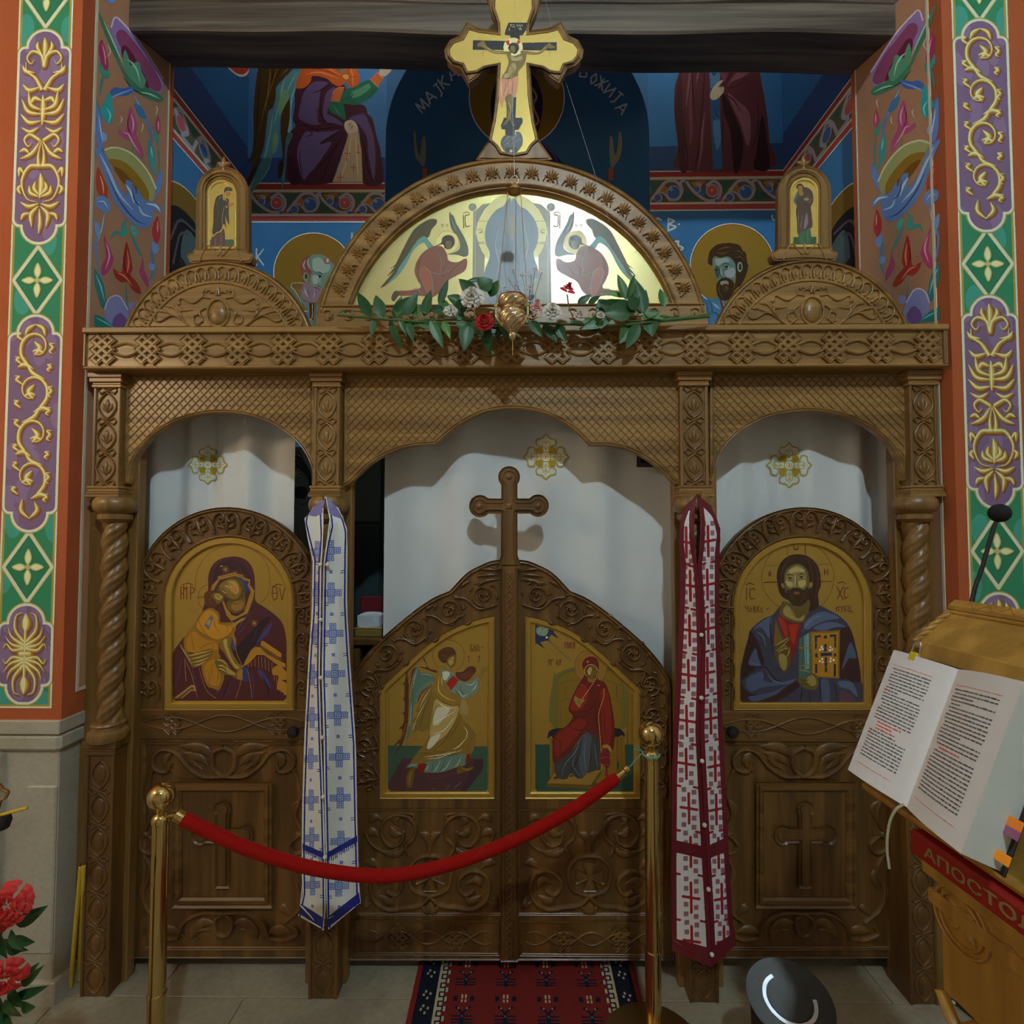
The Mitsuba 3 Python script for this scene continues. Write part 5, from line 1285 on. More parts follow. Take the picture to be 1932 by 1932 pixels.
CRUC = '''
cross 14151c p 770,275 995,275 985,360 935,430 905,430 905,520 1355,512 1355,612 335,602 338,488 790,500 790,430 722,422 735,360
cross 14151c p 745,1180 862,1180 852,1430 935,1432 942,1480 890,1575 845,1580 845,1660 735,1660 735,1570 690,1570 675,1530 715,1430 748,1430
cross_seam 2c2c30 l5 850,280 850,500
letter b8b060 l7 790,300 795,325
letter b8b060 l7 795,300 815,300
letter b8b060 l7 815,325 845,325
letter b8b060 l7 825,300 838,300
letter b8b060 l7 870,300 885,325
letter b8b060 l7 900,300 915,322
letter b8b060 l7 925,300 942,320
letter b8b060 l7 775,340 780,370
letter b8b060 l7 895,340 905,362
letter b8b060 l7 915,340 922,362
letter 8a8450 l6 390,545 400,570
letter 8a8450 l6 415,545 425,565
letter 8a8450 l6 440,545 470,560
letter 8a8450 l6 1250,555 1265,575
letter 8a8450 l6 1285,555 1290,580
letter 8a8450 l6 1310,560 1325,585
halo d2cc98 c 825,575,118
halo_cross b02a20 p 730,500 775,485 785,545 755,550
halo_cross b02a20 p 890,480 920,510 880,545 858,530
hand 6a5628 f 385,545 440,500 470,500 500,560 470,580 430,565
arm 74602c s34 470,560 590,630 720,640 790,640
arm 74602c s34 1240,560 1140,640 1010,640 930,630
arm_light a0905a s9t 500,575 600,635 720,640
arm_light a0905a s9t 1220,565 1140,630 1000,632
hand 6a5628 f 1220,575 1260,520 1300,550 1340,570 1290,590 1250,580
torso 6c5a2c f 740,630 820,680 900,660 985,620 985,690 960,780 890,870 880,930 790,960 700,970 690,930 740,850 770,760 755,690
torso_light 9a8a58 f 780,670 850,700 930,680 920,740 840,740 800,730
torso_light 94844e f 800,780 850,770 860,840 800,900 770,910 760,870
torso_light 9a8a58 f 720,900 770,890 790,930 720,950
torso_line 382c10 s7t 780,740 860,750 940,720
torso_line 382c10 s6t 800,800 830,850 790,920
head 2a2012 f 770,560 800,525 850,520 890,550 895,600 850,655 810,640 770,600
face 6a5a30 f 790,570 830,555 850,600 840,640 800,620
loincloth b88060 f 670,960 780,965 880,925 885,1010 860,1150 800,1205 790,1140 720,1200 690,1310 655,1190 650,1050
loin_fold c8a88c s14t 690,980 680,1100 700,1220
loin_fold 9a4c34 s8t 740,980 730,1080 690,1200
loin_fold 9a4c34 s8t 830,960 820,1080 810,1180
loin_fold c8a88c s12t 790,980 770,1060 720,1150
leg 6c5a2c f 725,1200 790,1140 830,1200 825,1300 800,1420 830,1500 855,1525 820,1530 795,1470 770,1420 790,1370 770,1300
leg 6c5a2c f 740,1250 770,1330 790,1400 780,1450 740,1510 700,1520 745,1450 755,1380
leg_light 9a8a58 s9t 760,1210 790,1290 785,1400
hill 4c4c50 f 690,1680 740,1640 790,1650 850,1640 860,1600 910,1610 940,1680 935,1760 870,1850 810,1870 730,1840 675,1760
hill 7c8088 s12t 700,1740 760,1670 770,1650
hill 7c8088 s12t 800,1700 850,1660 870,1620
hill 7c8088 s10t 850,1730 900,1690 925,1700
hill 7c8088 s10t 700,1780 760,1740 780,1790
hill 26282c s10t 790,1660 800,1720 760,1790
hill 2c2e32 f 740,1800 860,1790 870,1840 810,1870 750,1845
skull b0a890 c 800,1835,18
blood a05a3a l4 462,610 462,680
blood a05a3a l4 1270,615 1268,690
crack 9c8c4a l3 845,0 845,270
'''
picture(cru, move(parse(CRUC), (840, 0), 1 / 6.4385), lambda v: P(v[:, 0], v[:, 1], YX - .0036), gain=1.35)
SML = '''
ground 3a4c38 p 320,1595 880,1590 880,1900 300,1900
halo_line a08a30 s6 640,330 560,420 590,540
robe 33302e f 640,470 660,420 720,395 790,410 825,460 800,490 700,480 640,540 600,560 630,700 700,650 740,690 745,760 740,1000 750,1240 690,1140 660,1060 680,1330 640,1240 600,1260 560,1380 380,1480 390,1200 400,900 430,720 470,620 560,570 640,550
robe_fold 464448 s18t 520,640 480,800 510,1000 460,1200
robe_fold 464448 s14t 690,900 700,1020 730,1150
gown 4c3438 f 380,1500 560,1400 640,1370 640,1780 360,1790 350,1600
gown 6a6058 s16t 430,1540 440,1660 430,1780
gown 6a6058 s14t 570,1440 570,1600 580,1760
trim 9a8448 s22 380,1530 470,1440 570,1400 620,1250
trim 9a8448 s9 640,860 600,1040 590,1240
face 8a6230 f 690,510 770,510 780,560 720,620 680,580
neck 8a6230 s26 640,560 640,640 700,720
hand 8a6230 f 720,760 800,770 880,740 840,810 750,830
hand 8a6230 f 660,820 720,830 710,880 680,870
star a8a080 l8 720,440 760,440
star a8a080 l8 530,640 560,640
letter a05a28 l7 420,500 425,540
letter a05a28 l7 490,510 520,530
'''
SMR = '''
ground 263e2c p 330,1540 850,1530 850,1790 320,1790
robe 3e2e26 f 400,830 380,790 335,720 370,600 420,500 460,440 560,400 640,410 720,460 770,560 780,700 750,790 720,840 740,1000 760,1280 700,1340 560,1410 430,1480 410,1200 385,950
sleeve 2e5048 f 420,500 440,560 430,640 390,740 420,780 380,790 340,720 370,600
robe_fold 6c5c58 s16t 690,560 620,640 560,680
robe_fold 6c5c58 s14t 440,950 440,1150 470,1440
robe_fold 6c5c58 s16t 540,1000 500,1250 510,1420
robe_fold 6a5a62 f 600,1050 640,1000 660,1200 600,1340 560,1330
robe_fold 6c5c58 s14t 760,640 700,740 640,780
robe_fold 251a16 s10t 560,820 700,780 740,860
gown 2e5034 f 450,1480 640,1370 710,1350 720,1680 520,1700 460,1690
gown 4a6e48 s14t 500,1490 500,1680
gown 4a6e48 s14t 650,1400 660,1660
gown 1c3622 s12t 580,1430 590,1690
hair 3a2412 f 390,400 410,340 470,315 530,340 560,400 520,470 430,450
face 7c5c26 f 430,380 500,370 540,430 510,500 440,480
hand 7c5c26 f 450,480 540,500 560,560 500,600 450,560
hand 7c6c3c f 560,660 660,650 680,690 600,710
foot 6a4a20 s20t 480,1740 530,1700 540,1690
halo_line 9a7c18 s6 620,250 650,380
letter a05a28 l7 300,470 340,485
letter a8983c l6 290,560 390,570
'''
def arch_clip(g): x0, x1, yt, yb = g; m, r = (x0 + x1) / 2, (x1 - x0) / 2; return Polygon(earc(m, yt + r, r, r, 20) + [(x1, yb - 4), (x1 - 4, yb), (x0 + 4, yb), (x0, yb - 4)])
for pd, txt, o in ((PED_L, SML, (370, 320)), (PED_R, SMR, (1470, 320))):
    g = pd[2]; t = (g[0] + 4, g[1] - 4, g[2] + 6, g[3] - 6)
    picture(pd[1], move(parse(txt), o, 1 / 12.08), lambda v: P(v[:, 0], v[:, 1], .004 + .0094), clip=arch_clip(t), gain=1.5)
    rim = pxpoly(list(arch_clip(g).exterior.coords), .01); inn = pxpoly(list(arch_clip(t).exterior.coords), .01)
    part(pd[1], 'gilt_rim', [bprism(rim.difference(inn), .004 + .006, .004 + .012, .002)], 'gold_leaf', smooth=30)
# ---------------------------------------------------------------- frescoes of the sanctuary
def band_ops(x0, x1, y, slope=0.0, ref=0.0, period=129.0):
    """The ornament band: y = rows (white, red, line, ornament, line, red, white)."""
    Y = lambda x, v: v + slope * (x - ref)
    q = lambda nm, c, a, b: (nm, c, Polygon([(x0, Y(x0, a)), (x1, Y(x1, a)), (x1, Y(x1, b)), (x0, Y(x0, b))]))
    ops = [q('white_line', 'a8a898', y[0], y[1]), q('red_band', '782a28', y[1], y[2]), q('white_line', '9a9480', y[2], y[3]), q('ornament_ground', '4c4c3c', y[3], y[4]), q('white_line', 'a8a898', y[4], y[5]), q('red_band', '96423c', y[5], y[6]), q('white_line', 'b0b8b8', y[6], y[7])]
    c = (y[3] + y[4]) / 2; h = (y[4] - y[3]) / 2
    for k in range(-1, int((x1 - x0) / period) + 2):
        X = ref + k * period; f = lambda dx, dy: (X + dx, Y(X + dx, c + dy * h))
        P_ = lambda nm, col, pts, kind='f': ops.append((nm, col, Polygon(catmull([f(*p) for p in pts], 5, True) if kind == 'f' else [f(*p) for p in pts]).buffer(0)))
        S_ = lambda nm, col, w, pts: ops.append((nm, col, strokepoly(catmull([f(*p) for p in pts], 5), w, '')))
        C_ = lambda nm, col, dx, dy, r: ops.append((nm, col, Point(f(dx, dy)).buffer(r, quad_segs=8)))
        P_('green_leaf', '2c5040', [(-46, -.9), (-24, -.9), (-36, .2)], 'p'); P_('green_leaf', '2c5040', [(16, -.8), (44, -.9), (22, .3)], 'p'); P_('green_leaf', '2c5040', [(78, -.2), (92, .2), (108, .75), (80, .8)], 'p'); P_('green_leaf', '2c5040', [(-42, .1), (-24, .75), (-50, .75)], 'p')
        P_('orange_leaf', '8a5c24', [(28, -.1), (46, -.7), (54, .1), (44, .3)], 'p'); P_('orange_leaf', '8a5c24', [(-42, -.8), (-14, -.95), (-22, -.3), (-34, -.3)], 'p')
        P_('blue_leaf', '33568a', [(-26, .1), (-14, -.1), (-14, .4), (-22, .45)], 'p')
        S_('vine', '8a8690', 5.5, [(-48, -.75), (-34, .1), (-10, .85), (10, .7), (16, -.2), (4, -.85), (-10, -.5)]); S_('vine', '8a8690', 5.5, [(18, .9), (32, .1), (48, -.8), (66, -.85), (79, -.1), (70, .7), (56, .75)])
        S_('vine', '8a8690', 3.5, [(-34, .1), (-26, -.2), (-22, -.55), (-30, -.65)]); S_('vine', '8a8690', 3.5, [(32, .1), (44, .2), (56, .85)]); S_('vine', '8a8690', 5.0, [(79, -.1), (76, -.75), (82, -.9)])
        C_('bead', '8a8690', 0, 0, 12.5); C_('bead', '9c4a4c', 0, 0, 10); C_('bead_light', 'c09088', -1, -.05, 1.8); C_('bead', '8a8690', 63, .15, 13.5); C_('bead', '34588c', 63, .15, 11.5); C_('bead_light', '6c8cb0', 58, -.15, 3.2)
        C_('bead', '8a8690', -28, -.15, 7); C_('bead', '34588c', -29, -.15, 5.4); C_('bead', '8a8690', 34, .6, 8); C_('bead', '34588c', 33, .6, 6.3); C_('bead', '8a4044', 16, .8, 3.5); C_('bead', '8a4044', -16, -.75, 3.2); C_('bead', '34588c', 8, .9, 3.2)
    box_ = Polygon([(x0, Y(x0, y[0])), (x1, Y(x1, y[0])), (x1, Y(x1, y[7])), (x0, Y(x0, y[7]))])
    return [(n, c, g.intersection(box_)) for n, c, g in ops]
ANGEL = '''
wing 3e3416 f 210,60 700,60 640,130 560,180 470,280 390,360 370,480 330,620 280,660 260,800 230,1050 190,1180 130,1300 40,1440 110,1220 15,1290 80,1180 110,1000 110,700 130,400 160,200
wing_barb 6c6430 s14t 290,80 300,240 270,480 240,700
wing_barb 6c6430 s12t 420,70 360,240 300,420 230,640 180,900
wing_barb 6c6430 s12t 560,80 500,180 420,260
wing_barb 221a0a s9t 330,100 330,260 300,420
wing_barb 221a0a s9t 200,200 170,480 150,800 130,1100
wing_barb 221a0a s9t 480,90 420,200 330,320
wing 3e3416 f 560,390 530,500 520,760 510,890 480,1000 460,1200 390,1300 440,1200 420,900 430,700 490,560
wing_teal 4c8a90 f 660,150 620,200 560,200 480,270 420,350 370,390 360,520 330,660 290,680 270,820 250,980 220,1200 130,1400 50,1520 60,1600 180,1480 280,1340 340,1120 400,960 420,700 520,520 600,380
wing_teal 78b8c0 s16t 480,260 430,420 400,600 340,820
wing_teal 78b8c0 s14t 330,700 300,900 250,1140 200,1300
wing_teal 78b8c0 s12t 600,220 540,340 480,460
wing_teal 6aa07c f 440,420 520,480 450,640 400,720 400,560
wing_teal 6aa07c f 350,900 400,960 370,1110 330,1140 330,1000
wing_teal 3c6c74 f 130,1400 220,1210 310,1210 250,1360 150,1510 60,1620
wing_teal 3c6c74 f 560,800 560,960 500,1180 470,1420 430,1560 440,1400 480,1200 500,920
wing 2e2210 f 40,1440 130,1290 190,1200 130,1360 60,1520
wing 2e2210 f 390,1290 440,1210 450,1320 400,1440
wing_teal 6ab0b8 f 590,380 560,520 540,700 550,860 500,900 530,700 530,520
robe 3e2030 f 600,400 580,600 560,760 590,830 530,900 560,930 500,1080 490,1200 520,1475 1010,1475 1060,1300 1180,960 1150,850 1300,860 1330,1100 1350,1475 1580,1475 1560,1140 1520,980 1480,800 1460,740 1410,690 1400,640 1350,590 1170,560 1150,370 1000,340 990,300 780,260
robe_light 544c78 f 690,440 800,330 960,340 880,420 860,560 840,760 880,800 800,820 680,780 620,720 650,560
robe_light 544c78 f 930,480 1000,400 1040,400 1000,540 960,640 940,760 900,700
robe_light 5a5480 f 700,900 830,900 1000,890 1080,880 900,1000 880,1040 1000,1020 860,1240 740,1380 680,1440 630,1300 610,1100
robe_light 544c78 f 960,700 1100,780 1130,830 1020,800 940,790
robe_light 544c78 f 1200,740 1360,680 1420,780 1480,960 1500,1200 1480,1440 1420,1180 1400,960 1330,840 1260,770
robe_fold 26101c s12t 770,460 880,420 990,340
robe_fold 26101c s14t 890,440 870,620 920,780 1020,810 1140,830
robe_fold 26101c s12t 590,860 680,820 820,870 1000,850 1140,840
robe_fold 26101c s10t 690,850 780,920 690,960
robe_fold 26101c s12t 850,1030 980,960 1130,870
robe_fold 26101c s12t 1160,880 1050,1080 940,1300 900,1470
robe_fold 26101c s12t 1150,900 980,1150 780,1400
robe_fold 26101c s14t 1310,880 1380,1100 1410,1300 1460,1470
robe_fold 26101c s10t 1200,740 1330,690 1400,720 1420,800
robe_fold 26101c s9t 840,600 830,700
robe_fold 26101c s9t 640,1080 640,1250 680,1440
robe_shade 32182a f 500,1200 560,1190 640,1470 520,1475
cape b05a28 f 690,60 900,60 1000,130 1100,200 1160,60 1215,60 1250,140 1310,240 1310,400 1220,400 1160,330 1100,380 1010,350 940,290 790,260 760,330 690,395 600,400 600,330 640,230
cape_light d08048 s22t 760,110 900,140 1090,250
cape_light d08048 s20t 700,250 860,220 1080,290
cape_light d08048 s16t 1200,120 1240,260 1240,380
cape_line 7a3014 s8t 720,160 900,190 1120,270
cape_line 7a3014 s8t 930,80 1020,160 1130,240
cape_line 7a3014 s7t 1190,90 1180,240
cape_line 7a3014 s7t 1200,280 1310,260
cape_line 7a3014 s7t 1190,300 1230,400
knot d09a50 c 1165,270,38
knot_line 7a3014 s6 1130,250 1165,235 1200,262 1195,300 1160,308 1130,285
chest 70744c f 1010,70 1150,70 1160,210 1130,230 1060,130
sleeve 1f6850 f 1150,420 1250,390 1350,330 1450,310 1530,390 1480,480 1380,550 1280,590 1180,580 1080,560
sleeve_light 489070 f 1220,450 1320,400 1420,350 1440,400 1340,480 1240,510
sleeve_line 0c3c30 s8t 1100,540 1240,480 1160,440
sleeve_line 0c3c30 s8t 1400,540 1470,440 1500,400
cuff b06438 p 1440,300 1520,212 1590,290 1530,388
cuff_line d08a50 s9 1440,300 1480,340 1535,390
cuff_line d08a50 s9 1515,215 1550,250 1590,290
cuff b06438 p 1060,400 1150,385 1090,560 985,550 1010,470
cuff_line d08a50 s8 1010,460 1060,400 1140,390
tunic 1f6850 f 990,560 1090,565 1130,570 1160,760 1080,720 980,660
tunic_light 3a8468 s14t 1010,580 1060,660 1110,720
hand a8a898 f 1540,220 1580,110 1590,60 1620,60 1625,100 1640,60 1665,60 1650,120 1745,95 1680,200 1610,265 1570,260
hand b8b4a0 f 1150,790 1210,760 1270,790 1305,880 1260,910 1200,920 1165,890 1145,840
hand_line 5a5a3c s7t 1170,830 1220,800 1180,880
hand_line 5a5a3c s7t 1200,870 1240,830 1210,900
hand_line 7a7a5c s6t 1600,190 1640,120
lining a89c7c p 1190,925 1300,890 1340,1100 1355,1470 1010,1470 1110,1200
lining_fold c0b898 s18t 1230,930 1180,1200 1090,1460
lining_fold c0b898 s16t 1270,920 1290,1200 1300,1460
lining_cross 9a4438 l8 1180,1100 1180,1180
lining_cross 9a4438 l8 1145,1140 1215,1145
lining_cross 9a4438 l8 1300,1050 1300,1140
lining_cross 9a4438 l8 1280,1130 1325,1140
lining_cross 9a4438 l8 1100,1380 1100,1460
lining_cross 9a4438 l8 1060,1415 1140,1415
lining_cross 9a4438 l8 1255,1270 1250,1350
lining_cross 9a4438 l8 1215,1305 1295,1310
lining_cross 9a4438 l8 1170,1190 1175,1240
halo_part a87c28 f 1225,60 1450,60 1400,90 1320,110 1260,105
halo_part c8c0b0 s10 1235,110 1320,125 1400,105 1450,75
'''
SAINT = '''
robe 4c2a30 f 350,50 1080,50 1140,110 1190,220 1230,420 1270,640 1300,860 1320,1100 1335,1420 270,1440 250,1180 220,950 200,780 200,560 210,440 260,280 300,140
robe_side 3a2024 f 230,460 280,300 300,700 330,1200 350,1440 270,1440 240,1100 210,800
robe_light 6c4c58 s26t 400,150 370,420 340,700
robe_light 5f3c48 s40t 400,420 390,700 400,1000 380,1150
robe_light 6c4c58 s22t 500,120 480,300 460,420
robe_light 6c4c5c s30t 560,760 530,1000 520,1200 480,1440
robe_light 6c4c58 f 1080,210 1090,280 1000,350 880,400 820,460 900,330 1000,250
robe_light 6c4c58 f 830,530 940,620 1080,760 1100,1000 1060,1160 980,900 880,680
robe_light 664450 f 780,60 900,60 860,200 790,400 745,300 745,100
robe_fold 26141a s12t 405,70 415,350 430,700 470,980
robe_fold 26141a s12t 555,70 550,400 530,700 500,1000 480,1200
robe_fold 26141a s12t 1020,60 900,250 785,450
robe_fold 26141a s10t 960,60 860,200 790,330
robe_fold 3a1c20 s12t 1080,340 940,450 790,480
robe_fold 26141a s12t 790,540 900,620 1000,780
robe_fold 26141a f 760,560 800,560 900,760 1000,1040 1010,1200 960,1440 900,1440 860,1000 780,760
robe_fold 26141a s14t 760,700 770,1000 760,1430
robe_fold 26141a s12t 1180,560 1190,860 1150,1100 1100,1210
robe_fold 26141a f 1190,1000 1240,800 1290,1100 1320,1420 1140,1420 1170,1200
robe_fold 26141a s14t 500,1150 470,1300 430,1440
robe_fold 26141a s12t 330,700 320,1000 360,1300 360,1440
robe_edge 5c2c2c s9 600,60 610,400 625,700 640,1000 650,1440
robe_edge 5c2c2c s9 730,60 740,400 735,700 755,1100 770,1430
tunic 24527e p 600,60 730,60 742,400 735,700 755,1100 765,1428 660,1432 640,1000 625,700 612,400
tunic_light 4478a0 f 620,260 660,330 720,250 735,400 640,480 625,400
tunic_light 4478a0 f 660,860 730,850 745,1100 700,1200 670,1050
tunic_line 10284c s8t 620,230 665,330 715,230
tunic_line 10284c s9t 650,820 690,850 735,830
tunic_line 10284c s8t 670,660 690,780 720,830
neck 8a9278 f 600,60 715,60 705,115 660,125 615,100
hand a8ac90 f 620,560 640,500 680,440 740,390 775,385 750,420 720,460 780,460 780,520 740,570 690,610 640,610
hand_line 4c5038 s7t 720,470 770,470
hand_line 4c5038 s7t 730,500 775,500
tassel 8a8a6c s8 450,180 490,130 515,180
tassel 8a8a6c s8 460,200 480,150
tassel 8a8a6c s8 840,90 880,70 900,100
'''
BUST_L = '''
halo c0c0b0 c 880,910,732
halo 8a5a1c c 880,910,714
halo 826020 c 880,910,700
vestment 687058 f 440,1200 500,1160 640,1400 720,1700 800,1850 900,1950 700,1950 560,1500
vestment 80592a f 470,1100 560,1110 700,1130 660,1200 600,1240 640,1300 600,1240 480,1160
vestment 687a78 f 650,1180 700,1420 800,1450 960,1420 960,1950 860,1950 760,1600 660,1420
vestment 4c2c14 p 805,1450 900,1450 880,1780 815,1760
vestment 806028 p 905,1450 960,1430 930,1560 900,1950 880,1800
pearls c0b8a0 s12 480,1110 480,1170 540,1240 600,1330 660,1450
pearls c0b8a0 s11 490,1105 620,1095 720,1110
pearls c0b8a0 s11 862,1490 865,1640 850,1760 810,1755
beard 8c7078 f 700,1130 760,1060 820,1080 850,1160 960,1140 1040,1220 1000,1320 960,1420 880,1470 780,1440 700,1380 670,1250
beard_light a8aabc s22t 720,1180 740,1280 790,1360
beard_light a8aabc s20t 900,1200 900,1300 880,1380
beard_line 6a3a44 s10t 770,1180 800,1280 830,1400
beard_line 6a3a44 s9t 860,1320 900,1250 950,1300
hair 8a4a3c f 820,605 730,640 660,710 635,830 650,940 700,960 850,930 840,800 790,700
hair_light a09ca4 s30t 740,680 700,780 740,860
hair_light a8b0b4 s24t 800,640 780,740 830,860
face 6f8670 f 830,610 950,580 1080,600 1180,680 1260,780 1220,900 1100,1100 1060,1220 960,1150 850,1160 820,1000 850,900 800,760
face_light 9aa89a f 880,660 1000,640 1080,720 1180,760 1180,860 1060,920 900,880 860,780
face_light a0a4a0 f 860,980 940,960 980,1050 950,1110 880,1110
face_light a8b0a0 s16t 1010,1000 1000,1080 1010,1140
forelock a05a4c c 1130,700,60
forelock b8b4b4 o 1140,690,28,40
ear 7c8c74 o 745,990,50,85
ear 5a3428 o 750,980,26,50
brow 2e3c2c s14t 920,910 1000,905 1060,960
eye 1c2020 o 1000,980,28,20
eye_light b0b8b0 o 960,985,14,14
face_line 2e3c2c s9t 920,950 980,940 1040,975
face_line 2c3024 s10t 960,1130 1000,1170 1030,1160
mouth 3a2420 s14t 860,1190 940,1190 1010,1240
'''
BUST_R = '''
halo c0c0b8 c 805,890,705
halo 8a3a20 c 805,890,690
halo 8a6a24 c 805,890,680
vestment 4a7898 f 380,1400 480,1460 560,1400 620,1440 700,1480 680,1950 440,1950 430,1650
vestment 84a8b8 s40t 480,1500 540,1560 600,1600
vestment 2a5c86 s30t 400,1440 460,1560 480,1700
vestment 245070 s24t 450,1650 560,1700 620,1900
collar 70303c p 590,1440 640,1440 690,1700 640,1640
collar b0a090 l10 640,1450 660,1560
hair 3c2814 f 400,800 430,660 520,560 640,520 780,515 920,550 980,640 1030,690 1050,830 1070,900 1040,1020 980,1160 900,1240 860,1010 850,880 740,740 620,760 500,740 470,880 410,860
hair_light 64482a s22t 560,620 680,590 780,580
hair_light 64482a s20t 540,670 640,690 760,640
hair_light 64482a s20t 820,650 920,650 990,720
hair_light 64482a s18t 860,760 940,740 1000,800
hair_line 23150a s9t 500,680 560,600 680,560
hair_line 23150a s9t 760,700 860,660 960,700
hair_line 23150a s9t 830,790 920,780 1010,860
face 66786e f 490,760 600,760 740,740 830,820 860,900 860,1080 800,1180 620,1200 560,1140 520,1060 520,980 480,880
face_light 8e9a94 f 520,790 620,770 720,770 760,820 660,840 560,890
face_light 989a9c f 690,980 790,920 850,950 840,1060 760,1090 690,1050
face_light 9aa49c s20t 620,900 620,1000 640,1060
face_shade 37524a f 510,940 580,920 600,1010 570,1100 530,1060
ear 8a9c90 o 930,910,44,85
ear 44351c o 935,910,24,58
brow 20241c s13t 630,890 690,850 770,880
brow 20241c s12t 510,930 550,905 590,920
eye 16140f o 710,908,26,18
eye_light a8b4b0 o 740,920,12,14
eye 16140f o 545,960,18,12
face_line 243028 s9t 600,920 600,1020 620,1070 590,1090
face_line 243028 s8t 660,940 710,950 760,925
beard 3c2814 f 560,1160 640,1090 720,1090 800,1130 850,1190 880,1010 950,1040 980,1100 940,1200 840,1300 780,1420 700,1470 600,1440 550,1340 540,1240
beard_light 68492a s18t 600,1180 580,1300 640,1420
beard_light 68492a s18t 830,1150 840,1240 790,1280
mouth 8a8c78 f 620,1150 720,1140 740,1200 660,1220 610,1200
beard 4a3018 f 640,1210 720,1190 760,1260 720,1330 650,1310
beard_light 7a5a34 s14t 680,1230 720,1260 690,1300
'''
ml = []
W_ = lambda nm, c, pts: (nm, c, Polygon(pts))
ml += [W_('upper_field', '3a72a8', [(420, 60), (730, 60), (730, 346), (470, 346), (420, 346)]), W_('upper_field', '2f6fa4', [(1222, 60), (1520, 60), (1520, 320), (1222, 324)]), W_('lower_band', '27477c', [(420, 298), (735, 297), (735, 346), (420, 346)]), W_('lower_band', '27456e', [(1220, 277), (1520, 268), (1520, 320), (1220, 326)])]  # cast shade over the lower murals, painted as darker blue bands
ml += band_ops(440, 726, (344.5, 347, 357.5, 363, 403, 408, 417.5, 420), 0, 522) + band_ops(1226, 1520, (321.5, 323.5, 333, 338.5, 381, 385, 395, 397.5), -0.009, 1344, 136)
ml += move(parse(ANGEL), (460, 100), 1 / 6.037) + move(parse(SAINT), (1240, 90), 1 / 6.231) + move(parse(BUST_L), (500, 420), 1 / 9.6625) + move(parse(BUST_R), (1290, 400), 1 / 8.784)
TXT = '''
letter a8b0b0 l3.5 484,470 484,500
letter a8b0b0 l3 497,470 486,485 497,500
letter a8b0b0 l3.5 664,440 664,458
letter a8b0b0 l3 664,447 676,449
letter a8b0b0 s3.5 1247,415 1240,412 1236,423 1240,434 1247,432
letter a8b0b0 l3.5 1261,412 1261,435
letter a8b0b0 s3.5 1262,413 1272,417 1263,423 1275,428 1262,435
letter a8b0b0 c 1281,423,2
letter a8b0b0 l3.5 1279,455 1279,474
letter a8b0b0 s3.5 1274,456 1280,455 1280,463 1289,468 1280,474
letter a8b0b0 s3.5 1457,406 1458,414 1466,415
letter a8b0b0 l3.5 1467,405 1467,430
letter a8b0b0 s3.5 1472,440 1468,450 1472,462
'''
ml += parse(TXT)
picture(wb, ml, lambda v: P(v[:, 0], v[:, 1], YB - .0008), clip=Polygon([(a, b) for a, b in ((440, 40), (1505, 40), (1505, 700), (440, 700))]).difference(Polygon([(727, 700)] + [(976 + 249 * math.cos(t), 258 - 249 * math.sin(t)) for t in np.linspace(math.pi, 0, 50)] + [(1225, 700)])), gain=1.5, gloss='matt')
